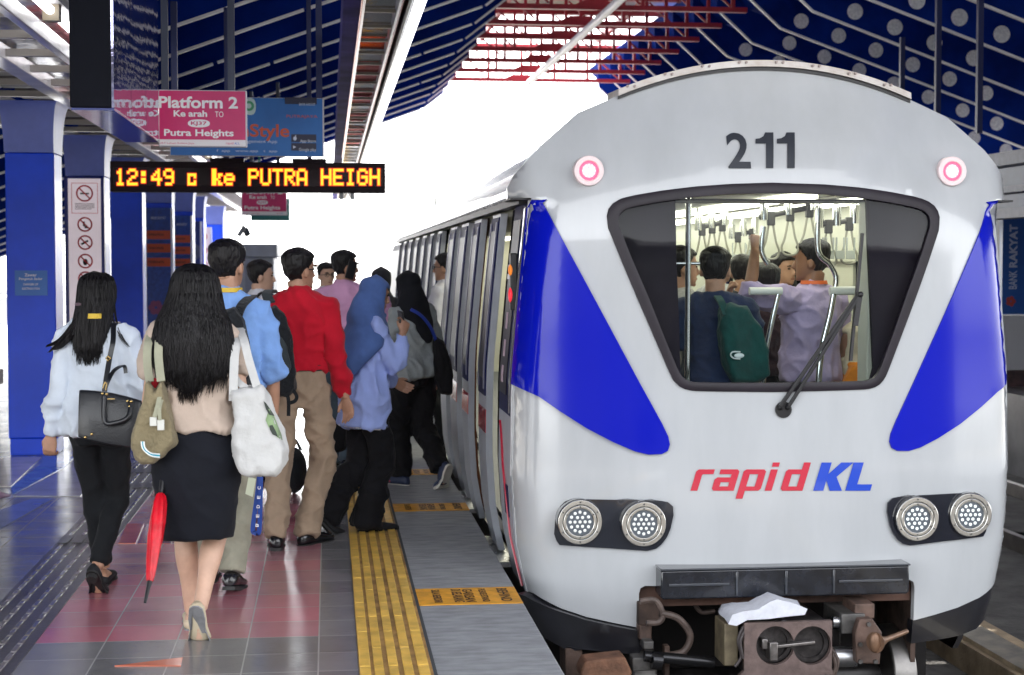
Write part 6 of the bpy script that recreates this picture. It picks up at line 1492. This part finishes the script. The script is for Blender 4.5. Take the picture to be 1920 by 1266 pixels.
# ---- 6 the woman in the black headscarf
Yk = 11.5
W4 = human('woman in a black headscarf and grey top stepping off the train', at(778, 800, Yk).x, Yk, 1.55, -38, 'f', lean=7, girth=1.0, voxel=.008, hair=None, face=True,
    feet=[(-.03, .23, 0, 0, -8), (.03, -.27, .03, 66, 4)], arms=[((-.22, .15, -1), (.15, .5, -.7)), ((.3, -.1, -1), (.15, .35, -.8))],
    top=dict(m=cloth('top_grey', (0.27, 0.30, 0.31), 0.08), hem=.86, infl=.02, loose=.018, sr=1.1, wr=.014), bottom=dict(m=BLK, r=(.112, .088, .078), crop=-.02, wr=.009), shoe=dict(m=mat('sneaker_navy', (0.02, 0.03, 0.07), 0.6), sole=mat('sole_white', (0.55, 0.53, 0.48), 0.6), sole_t=.022))
HJK = cloth('scarf_black', (0.007, 0.008, 0.012), 0.1, bump=0.15, sheen=0.03)
hijab(W4, HJK, [(1.60, 0, -.02, .07, .02, .09), (1.54, 0, -.03, .095, .05, .115), (1.49, 0, -.03, .115, .075, .125), (1.44, 0, -.03, .135, .10, .13), (1.41, 0, -.025, .145, .11, .13), (1.36, .0, -.03, .15, .12, .13), (1.29, .02, -.07, .125, .07, .10), (1.22, .03, -.11, .09, .03, .075), (1.16, .035, -.135, .05, .02, .05), (1.12, .04, -.145, .015, .01, .02)])
L4 = W4.leg[0]['foot']; mb = MB()
for yy in (-.02, .012): mb.tube([L4((-.047, yy, .02)), L4((-.02, yy - .01, .056)), L4((.02, yy - .01, .056)), L4((.047, yy, .02))], .006, 6, sub=3)
mb.build('shoe_stripe', mat('stripe_red', (0.5, 0.03, 0.05), 0.5), W4.o)
# ---- 7 profile man in white
M3 = human('man in a white shirt seen in profile beyond the light blue shirt', at(492, 800, 12.0).x, 12.0, 1.625, 72, 'm', hturn=8, face=True, skin=SKIN_L, voxel=.007, top=dict(m=cloth('shirt_white', (0.66, 0.67, 0.74), 0.05), wr=.008, hem=.9), bottom=dict(m=BLKT), shoe=dict(m=SHOEB))
strap([M3.T(Vector(p) * M3.k) for p in ((.11, -.13, 1.2), (.11, -.12, 1.33), (.12, -.03, 1.46), (.115, .09, 1.40), (.11, .135, 1.25), (.12, .12, 1.1))], .05, .01, BLK, 'shoulder_strap', M3.o)
strap([M3.T(Vector(p) * M3.k) for p in ((.05, -.06, 1.47), (.085, .02, 1.44), (.06, .11, 1.36), (.02, .135, 1.2))], .02, .006, mat('lanyard_red', (0.5, 0.03, 0.05), 0.5), 'lanyard', M3.o)
# ---- 8 pink shirt with phone
M4 = human('man in a pink shirt holding a phone to his right ear, beyond the red shirt', at(648, 800, 12.3).x, 12.3, 1.70, 14, 'm', hturn=52, face=True, glasses=True, voxel=.007,
    feet=[(-.1, .12, 0, 0, -5), (.06, -.08, 0, 20, 5)], arms=[((-.2, 0, -1), (-.05, .3, -.9)), ((.55, .35, -.75), (-.42, .30, 1.05), dict(palm=(-.8, -.5, 0), curl=40))],
    top=dict(m=cloth('shirt_pink', (0.66, 0.36, 0.58), 0.06), wr=.009, hem=.99), bottom=dict(m=cloth('jeans_grey', (0.06, 0.085, 0.11)), wr=.008), shoe=dict(m=SHOEB))
# ---- 9 glasses man facing the camera, 10 dark headscarf, 11 man in the doorway
M5 = human('man with glasses facing the camera, far down the platform behind the red shirt', at(614, 800, 15).x, 15.0, 1.61, 158, 'm', face=True, glasses=True, voxel=.008, skin=SKIN_L, top=dict(m=cloth('shirt_white', (0.66, 0.67, 0.74), 0.05), voxel=.014), bottom=dict(m=BLKT), shoe=dict(m=SHOEB))
W5 = human('person in a dark headscarf and navy clothes, mostly hidden between the two headscarved women', at(716, 800, 13.4).x, 13.4, 1.57, 8, 'f', hair=None, voxel=.009, top=dict(m=cloth('coat_slate', (0.045, 0.05, 0.06)), hem=.85, voxel=.014, sr=1.2), bottom=dict(m=NAVYC), shoe=dict(m=SHOEB))
hijab(W5, cloth('scarf_charcoal', (0.03, 0.032, 0.04)), [(1.50, 0, -.005, .075, .05, .09), (1.46, 0, -.015, .095, .075, .10), (1.42, 0, -.02, .13, .10, .115), (1.36, .0, -.03, .15, .12, .13), (1.28, 0, -.08, .11, .05, .08), (1.22, 0, -.11, .05, .02, .05)])
M6 = human('man in a white shirt leaning out of the open train doorway', at(834, 800, 13.8).x, 13.8, 1.69, -62, 'm', face=True, glasses=True, voxel=.008, feet=[(-.09, .05, .0, 0, -5), (.09, -.1, 0, 0, 5)], top=dict(m=cloth('shirt_white', (0.66, 0.67, 0.74), 0.05), voxel=.013), bottom=dict(m=BLKT), shoe=dict(m=SHOEB))
# ---- passengers behind the windscreen
def rider(label, u, Y, H, heading, **kw):
    return human(label, at(u, 600, Y).x, Y, H, heading, voxel=kw.pop('voxel', .0075), shoe=dict(m=SHOEB), bottom=kw.pop('bottom', dict(m=BLKT)), **kw)
P2 = rider('passenger in a navy T-shirt with a teal backpack, seen from behind through the windscreen', 1340, 8.72, 1.69, 6, hturn=10, arms=[((-.34, -.05, -1), (-.2, .05, -1)), ((.25, .05, -1), (.1, .6, -.4))], top=dict(m=cloth('tee_navy', (0.010, 0.020, 0.058)), sleeve='short', slen=.75, sr=1.1, collar=False, wr=.009, hem=.9))
P1 = rider('passenger in a white top at the left edge of the windscreen, behind the steel pole', 1279, 9.3, 1.70, 80, face=True, top=dict(m=cloth('tee_grey', (0.30, 0.30, 0.30)), sleeve='short', collar=False))
P3 = rider('passenger in dark clothes raising a fist to a strap, behind the teal backpack', 1432, 9.55, 1.60, -35, face=True, arms=[((-.80, .1, -.25), (.10, -.35, 1), dict(palm=(.3, -1, 0), curl=70)), ((.2, .1, -1), (0, .5, -.6))], top=dict(m=cloth('tee_maroon', (0.03, 0.012, 0.02)), sleeve='short', collar=False))
P4 = rider('passenger in a lavender shirt reaching up to the overhead rail with one bare forearm', 1520, 9.1, 1.74, -30, hturn=-30, skin=SKIN_D, girth=1.02, arms=[((-.82, .12, .12), (.24, .10, 1.0), dict(palm=(.2, 1, 0), curl=75)), ((.26, .0, -1), (.1, .4, -.8))], top=dict(m=cloth('shirt_lavender', (0.40, 0.33, 0.52), 0.06), sleeve='rolled', sr=1.2, hem=.9, wr=.011))
mb = MB(); rings = [[P4.T(p * P4.k) for p in sring(0, -.018, z, r_, r_, r_ + .012, 26, 2)] for z, r_ in ((1.452, .074), (1.472, .070))]; mb.loft(rings, cap=False); mb.build('lanyard', mat('lanyard_orange', (0.65, 0.12, 0.02), 0.5), P4.o, solid=0.004)
P5 = rider('seated passenger in an orange top and pale headscarf at the right edge of the windscreen', 1598, 9.15, 1.55, -78, sex='f', hair=None, hipz=.52, feet=[(-.1, .42, 0, 0, -4), (.1, .42, 0, 0, 4)], arms=[((-.15, .45, -1), (.1, 1, .15), dict(curl=25)), ((.1, .45, -1), (-.1, 1, .25), dict(curl=25))], top=dict(m=cloth('top_orange', (0.62, 0.20, 0.012)), wr=.008, hem=.86, sr=1.2))
hijab(P5, cloth('scarf_cream', (0.55, 0.48, 0.36)), [(1.50, 0, -.005, .075, .05, .09), (1.46, 0, -.015, .095, .075, .10), (1.42, 0, -.02, .13, .10, .115), (1.36, .0, -.03, .15, .12, .13), (1.3, 0, -.04, .1, .08, .1)])
for i, (u, Y, H, hd_, col) in enumerate(((1392, 10.8, 1.66, 20, (0.02, 0.02, 0.025)), (1350, 11.7, 1.7, 60, (0.35, 0.35, 0.36)), (1470, 11.2, 1.68, 150, (0.10, 0.03, 0.04)), (1565, 11.4, 1.62, -60, (0.06, 0.07, 0.09)))):
    rider(('standing passenger in black deep in the train car, between teal backpack and raised fist', 'standing passenger in a pale top deep in the train car at the left', 'standing passenger in dark red deep in the train car behind the raised arm', 'standing passenger in slate grey deep in the train car at the right')[i], u, Y, H, hd_, face=hd_ > 90, voxel=.011, top=dict(m=cloth('rider_%d' % i, col), sleeve='short', collar=False, voxel=.016), group='passengers deep in the train car')
# ================================================================== BAGS AND THINGS CARRIED
LEA = mat('leather_black', (0.010, 0.011, 0.014), 0.33, bump=0.12, bscale=120, var=0.2, coat=0.1); GOLD = mat('buckle_gold', (0.7, 0.5, 0.2), 0.25, 1.0)
def pxyz(u, v, Y): return at(u, v, Y)
# black leather handbag hanging behind the white blouse
Yq = 7.72
t = thing('handbag', 'black structured leather handbag hanging from the shoulder of the white blouse', 'handbag', (0, 0, 0))
rings = []
for f in [0, .04, .1, .25, .5, .75, .9, .96, 1]:
    e = .02 * min(1, min(f, 1 - f) * 12) ** .5
    lv, rv = lerp(728, 738, f), lerp(803, 843, f)
    u = lerp(149, 267, f); vt = lerp(731, 752, f) - 5 * math.sin(math.pi * f); vb = lerp(818, 838, f) + 4 * math.sin(math.pi * f)
    top_, bot = pxyz(u, vt, Yq), pxyz(u, vb, Yq); th = .065 * (0.75 + .25 * min(1, min(f, 1 - f) * 8))
    rg = []
    for s, w_ in ((0, .25), (.08, .42), (.5, .8), (.9, 1.0), (1, .92)): p = top_.lerp(bot, s); rg.append(p + Vector((0, -th * w_, 0)))
    for s, w_ in ((1, .92), (.9, 1.0), (.5, .8), (.08, .42), (0, .25)): p = top_.lerp(bot, s); rg.append(p + Vector((0, th * w_, 0)))
    rings.append(rg)
mb = MB(); mb.loft(rings); mb.build('bag_body', LEA, t, bevel=.006, angle=40)
def s2(pts, wd, m, nm, par, th=.006): return strap([pxyz(*p) for p in pts], wd, th, m, nm, par)
sh = [(213, 612, 7.86), (212, 640, 7.79), (206, 670, 7.77), (200, 705, 7.73), (196, 734, 7.70)]
st_ = s2([(221, 604, 7.97), (216, 606, 7.89)] + sh, .024, LEA, 'shoulder_strap', t)
s2([(196, 733, 7.69), (204, 712, 7.7), (215, 694, 7.75), (232, 686, 7.8), (236, 700, 7.8)], .018, LEA, 'shoulder_strap', t)
mb = MB(); mb.tube([pxyz(195, 744, 7.66), pxyz(196, 790, 7.63), pxyz(216, 793, 7.63), pxyz(240, 782, 7.64), pxyz(246, 752, 7.67)], .011, 10, sub=6); mb.build('handle', LEA, t)
mb = MB()
for u, v in ((192, 738), (200, 739), (239, 752), (246, 753), (243, 762), (172, 814), (160, 820)): mb.ball(pxyz(u, v, 7.655), .007, 8, 6)
mb.tube([pxyz(197, 716, 7.69), pxyz(193, 728, 7.69), pxyz(198, 732, 7.69), pxyz(200, 720, 7.69), pxyz(197, 716, 7.69)], .004, 6); mb.tube([pxyz(202, 668, 7.75), pxyz(199, 672, 7.75), pxyz(203, 677, 7.75), pxyz(207, 672, 7.75), pxyz(202, 668, 7.75)], .004, 6); mb.box(pxyz(202, 747, 7.665), pxyz(215, 749, 7.655)); mb.build('buckle', GOLD, t)
# cloth bag builder: outline in the photograph swept into a plump bag at a distance
def plump(name, outline, Y, depth, m, parent, tilt=0.0, n=9, seed=1, wr=.006, voxel=.009):
    pts = [pxyz(u, v, Y) for u, v in outline]; c = sum(pts, Vector()) / len(pts); rings = []
    for i in range(n + 1):
        a = math.pi * i / n; s = max(.05, math.sin(a)) ** .45; yy = -math.cos(a) * depth / 2
        rings.append([Vector((c.x + (p.x - c.x) * (.72 + .28 * s) if s > .3 else c.x + (p.x - c.x) * .6, Y + yy + tilt * (p.z - c.z), c.z + (p.z - c.z) * (.72 + .28 * s) if s > .3 else c.z + (p.z - c.z) * .6)) for p in pts])
    mb = MB(); mb.loft(rings); o = remeshed(mb, name, m, parent, voxel, 5, wrinkle(wr, seed, 8, 8)); return o
KHA = cloth('canvas_khaki', (0.235, 0.195, 0.115), 0.12, bump=0.4, bscale=60)
t = thing('tote_bag', 'khaki canvas tote with a white tag and blue stripes beside the beige top', 'bag', (0, 0, 0))
ko = [(278, 712), (270, 745), (258, 780), (249, 815), (247, 840), (253, 860), (270, 872), (288, 868), (315, 845), (331, 832), (331, 822), (322, 775), (312, 735), (304, 712), (297, 728), (290, 735)]
plump('bag_body', ko, 6.78, .15, KHA, t, tilt=-.05)
KSTR = cloth('strap_sage', (0.33, 0.33, 0.24), 0.08)
s2([(290, 606, 7.0), (279, 640, 6.86), (276, 662, 6.82), (277, 690, 6.80), (281, 716, 6.77)], .034, KSTR, 'strap', t); s2([(300, 606, 7.0), (298, 640, 6.84), (297, 664, 6.80), (299, 690, 6.76), (302, 715, 6.72)], .034, KSTR, 'strap', t)
mb = MB(); mb.box(pxyz(281, 782, 6.685), pxyz(294, 799, 6.675)); mb.build('tag', mat('tag_white', (0.6, 0.6, 0.55), 0.5), t, bevel=.002); mb = MB(); mb.box(pxyz(295, 787, 6.68), pxyz(308, 807, 6.67)); mb.build('tag', mat('tag_white', (0.6, 0.6, 0.55), 0.5), t, bevel=.002)
s2([(299, 745, 6.70), (296, 760, 6.68), (290, 782, 6.675)], .018, KSTR, 'zip_pull', t); s2([(303, 750, 6.70), (299, 768, 6.675), (300, 788, 6.668)], .014, KSTR, 'zip_pull', t)
for i, col in enumerate(((0.7, 0.72, 0.7), (0.02, 0.28, 0.40), (0.7, 0.72, 0.7))):
    s2([(265 + i * 2.5, 828, 6.69), (268 + i * 2, 842 - i, 6.685), (282 + i * .5, 854 - i * 2, 6.685), (300, 858 - i * 3, 6.69)], .0055, mat('stripe_%d' % i, col, 0.6), 'stripe', t, .004)
mb = MB(); mb.ball(pxyz(291, 722, 6.80), (.02, .03, .03)); tag(mb.build('pouch', cloth('pouch_red', (0.4, 0.01, 0.02))), 'small red pouch peeking out of the khaki tote', 'pouch')
# white canvas tote
t = thing('tote_bag', 'white canvas tote with a green print hanging at the right of the beige top', 'bag', (0, 0, 0))
WCAN = cloth('canvas_white', (0.52, 0.52, 0.51), 0.05, bump=0.15, bscale=70)
wo = [(434, 727), (436, 770), (440, 830), (446, 868), (456, 884), (474, 892), (500, 892), (520, 884), (532, 868), (533, 845), (524, 805), (508, 760), (490, 722), (478, 728), (462, 726), (448, 730)]
plump('bag_body', wo, 6.83, .15, WCAN, t, tilt=.02, seed=4, wr=.009)
s2([(452, 618, 7.0), (446, 640, 6.86), (440, 670, 6.82), (437, 752, 6.785)], .036, WCAN, 'strap', t); s2([(449, 616, 7.0), (458, 640, 6.84), (468, 680, 6.80), (490, 752, 6.785)], .034, WCAN, 'strap', t); s2([(437, 700, 6.82), (446, 716, 6.82), (462, 728, 6.80)], .03, WCAN, 'strap', t)
mb = MB()
GP = [(503, 762), (512, 775), (520, 795), (528, 815), (530, 826), (520, 820), (512, 812), (503, 800), (498, 788), (502, 775)]
rr = random.Random(8)
def on_bag(u, v): return pxyz(u, v, 6.748 + .0016 * abs(u - 490) * .5 + (0.06 if u > 522 else .0))
print_m = cloth('print_green', (0.20, 0.28, 0.15), 0.3); ink_m = cloth('print_ink', (0.05, 0.06, 0.05))
def decal(poly, m, nm, par, dy):
    mb = MB(); o = par; me = o.data
    from mathutils.bvhtree import BVHTree
    bv = BVHTree.FromPolygons([v.co for v in me.vertices], [p.vertices for p in me.polygons])
    def fn(u, v):
        d = ray(u, v).normalized(); hit = bv.ray_cast(Vector((0, 0, CAMZ)), d)
        p = hit[0] if hit[0] is not None else pxyz(u, v, 6.8)
        return p - d * dy
    patch(mb, poly, [], fn, 4.0); return mb.build(nm, m, par, solid=0)
body_ = [c for c in children(t) if c.name.startswith('bag_body')][0]
decal(GP, print_m, 'print', body_, .004)
for q in ([(494, 752), (499, 756), (510, 772), (515, 780), (505, 778), (499, 768)], [(505, 798), (511, 797), (518, 810), (521, 819), (511, 815), (506, 806)]): decal(q, ink_m, 'print', body_, .006)
# red umbrella
t = thing('umbrella', 'furled red umbrella carried point down beside the black skirt', 'umbrella', (0, 0, 0))
ua, ub, uc = pxyz(302, 925, 6.82), pxyz(281, 1090, 6.62), pxyz(272, 1130, 6.56)
RUMB = mat('umbrella_red', (0.55, 0.004, 0.015), 0.35, var=0.15, vscale=20, bump=0.1)
d = (ub - ua).normalized(); sx_ = d.cross(Vector((0, 1, 0))).normalized(); sy_ = d.cross(sx_)
rings = []
for f, r_ in ((0, .012), (.03, .022), (.12, .030), (.3, .034), (.5, .033), (.75, .026), (.93, .019), (1, .014)):
    c = ua.lerp(ub, f); rings.append([c + (sx_ * math.cos(a) + sy_ * math.sin(a)) * r_ * .9 * (1 + .16 * math.cos(5 * a + f * 5)) for a in [2 * math.pi * q / 40 for q in range(40)]])
mb = MB(); mb.loft(rings); mb.build('canopy', RUMB, t, angle=80)
mb = MB(); mb.tube([ub - d * .01, uc], [.011, .006], 12); mb.build('ferrule', BLACK, t)
mb = MB(); mb.tube([ua + d * .02, ua - d * .10, ua - d * .16], [.009, .014, .014], 12); mb.build('handle', BLACK, t)
# backpacks
BPK = cloth('pack_black', (0.011, 0.013, 0.016), 0.15, bump=0.3, bscale=70); BPG = cloth('pack_grey', (0.035, 0.045, 0.05), 0.15)
t = thing('backpack', 'slim black backpack slung on the left shoulder of the red shirt', 'backpack', (0, 0, 0))
bo = [(500, 575), (515, 572), (530, 585), (543, 620), (548, 660), (556, 700), (556, 730), (540, 745), (515, 740), (500, 700), (492, 640), (494, 600)]
plump('pack_body', bo, 9.0, .16, BPK, t, seed=2, wr=.008)
s2([(507, 568, 9.02), (500, 552, 9.08), (507, 545, 9.2), (512, 548, 9.3)], .055, BPG, 'shoulder_strap', t, .012)
plump('front_pocket', [(512, 640), (524, 630), (538, 650), (545, 690), (540, 705), (525, 690), (515, 670)], 8.93, .05, BPG, t, seed=3, wr=.004)
for q in ([(528, 735, 8.95), (540, 745, 8.94), (541, 780, 8.95)], [(546, 728, 8.95), (556, 742, 8.95), (553, 752, 8.95), (542, 756, 8.95)]): s2(q, .02, BPK, 'loose_strap', t)
t = thing('backpack', 'black backpack on the back of the light blue shirt, mostly hidden by long hair', 'backpack', (0, 0, 0))
plump('pack_body', [(415, 585), (440, 575), (457, 600), (466, 640), (470, 700), (470, 740), (440, 750), (412, 740), (405, 660), (408, 610)], 7.75, .17, BPK, t, seed=6, wr=.006)
s2([(446, 590, 7.74), (454, 572, 7.80), (466, 560, 7.88), (474, 555, 7.98)], .045, BPK, 'shoulder_strap', t, .012)
t = thing('backpack', 'teal and green backpack on the navy T-shirt behind the windscreen', 'backpack', (0, 0, 0))
TEAL = cloth('pack_teal', (0.005, 0.050, 0.044), 0.2)
plump('pack_body', [(1352, 575), (1366, 567), (1400, 580), (1425, 615), (1438, 655), (1440, 705), (1410, 720), (1372, 716), (1356, 680), (1350, 620)], 8.55, .15, TEAL, t, seed=7, wr=.007)
s2([(1345, 556, 8.6), (1352, 566, 8.53), (1362, 590, 8.48)], .04, TEAL, 'shoulder_strap', t, .012)
mb = MB(); mb.ball(pxyz(1386, 667, 8.45), (.028, .006, .014)); mb.tube([pxyz(1388, 660, 8.452), pxyz(1374, 660, 8.452), pxyz(1370, 666, 8.452), pxyz(1376, 672, 8.452), pxyz(1388, 673, 8.452)], .004, 6, sub=3); mb.build('logo_patch', mat('patch_white', (0.6, 0.65, 0.65), 0.5), t)
s2([(1392, 606, 8.48), (1400, 612, 8.475)], .012, mat('patch_white', (0.6, 0.65, 0.65), 0.5), 'zip_pull', t)
# shoulder bags
t = thing('shoulder_bag', 'black shoulder bag between the grey top and the train', 'bag', (0, 0, 0))
plump('bag_body', [(815, 632), (832, 640), (843, 672), (848, 705), (846, 738), (828, 738), (818, 715), (812, 680)], 11.45, .16, BLK, t, seed=9)
s2([(770, 580, 11.2), (790, 592, 11.22), (808, 615, 11.3), (818, 640, 11.42)], .022, mat('strap_blue', (0.02, 0.05, 0.35), 0.5), 'shoulder_strap', t)
t = thing('sling_bag', 'dark bulging bag low beside the grey jeans, beyond the red shirt', 'bag', (0, 0, 0))
plump('bag_body', [(604, 800), (620, 785), (642, 782), (650, 810), (648, 840), (630, 848), (606, 845)], 11.6, .2, BLK, t, seed=10); s2([(612, 795, 11.6), (606, 740, 11.8), (600, 700, 12.1)], .03, BLK, 'strap', t)
t = thing('sling_bag', 'navy bag with a white charm hanging behind the pale blue tunic', 'bag', (0, 0, 0))
plump('bag_body', [(718, 742), (735, 738), (745, 760), (744, 800), (722, 803)], 12.9, .12, NAVYC, t, seed=11); mb = MB(); mb.ball(pxyz(716, 745, 12.8), (.02, .01, .035)); mb.build('charm', LW, t)
# round dark bag seen between the trouser legs
t = thing('drum_bag', 'round black bag standing on the floor seen between the khaki trouser legs', 'bag', (0, 0, 0))
g = gnd(556, 932); mb = MB(); mb.ball((g.x - .02, g.y + .2, .16), (.09, .14, .16), 20, 14); mb.build('bag_body', BPK, t); mb = MB(); mb.tube([(g.x - .06, g.y + .2, .3), (g.x - .02, g.y + .2, .38), (g.x + .03, g.y + .2, .3)], .01, 8, sub=4); mb.build('handle', BLK, t)
# blue lanyard with card hanging from the light blue shirt's pocket
t = thing('hanging_lanyard', 'blue lanyard loop with white lettering and an id card hanging beside the olive trousers', 'lanyard', (0, 0, 0))
LBL = mat('lanyard_blue', (0.01, 0.05, 0.28), 0.5); 
s2([(486, 894, 7.74), (482, 930, 7.73), (474, 990, 7.73), (478, 999, 7.73), (486, 996, 7.725), (488, 940, 7.72), (489, 894, 7.73)], .022, LBL, 'ribbon', t, .003)
mb = MB(); a, b = pxyz(460, 896, 7.735), pxyz(477, 930, 7.735); mb.add([pxyz(466, 894, 7.735), pxyz(480, 898, 7.735), pxyz(474, 932, 7.735), pxyz(460, 926, 7.735)], [(0, 1, 2, 3)]); mb.build('card', mat('card_white', (0.55, 0.6, 0.45), 0.4), t, solid=.003)
mb = MB()
for i, ch in enumerate('CEDEB'): fit_text(mb, ch, -.5, .5, -.5, .5, lambda a, b, i=i: pxyz(lerp(486, 482, i / 4) + b * 6, lerp(915, 985, i / 4) - a * 6, 7.708), bold=.02)
mb.build('lettering', LW, t)
# phones
mb = MB(); hw_ = W3.arm[1]; p = W(W3, hw_['W'] + hw_['f'] * .07); mb.box((-.035, -.006, -.07), (.035, .006, .07)); o = mb.build('phone', BLACK, None, bevel=.006); o.location = p + Vector((-.02, .02, .01)); o.rotation_euler = (R(15), R(10), R(-66)); tag(o, 'dark phone held to the ear under the slate blue headscarf', 'phone')
p = W(M4, M4.Hd((.092, .01, .085))); mb = MB(); mb.box((-.006, -.035, -.07), (.006, .035, .07)); o = mb.build('phone', BLACK, None, bevel=.004); o.location = p; o.rotation_euler = (R(-15), R(0), R(-66)); tag(o, 'black phone held to the right ear of the pink shirt man', 'phone')
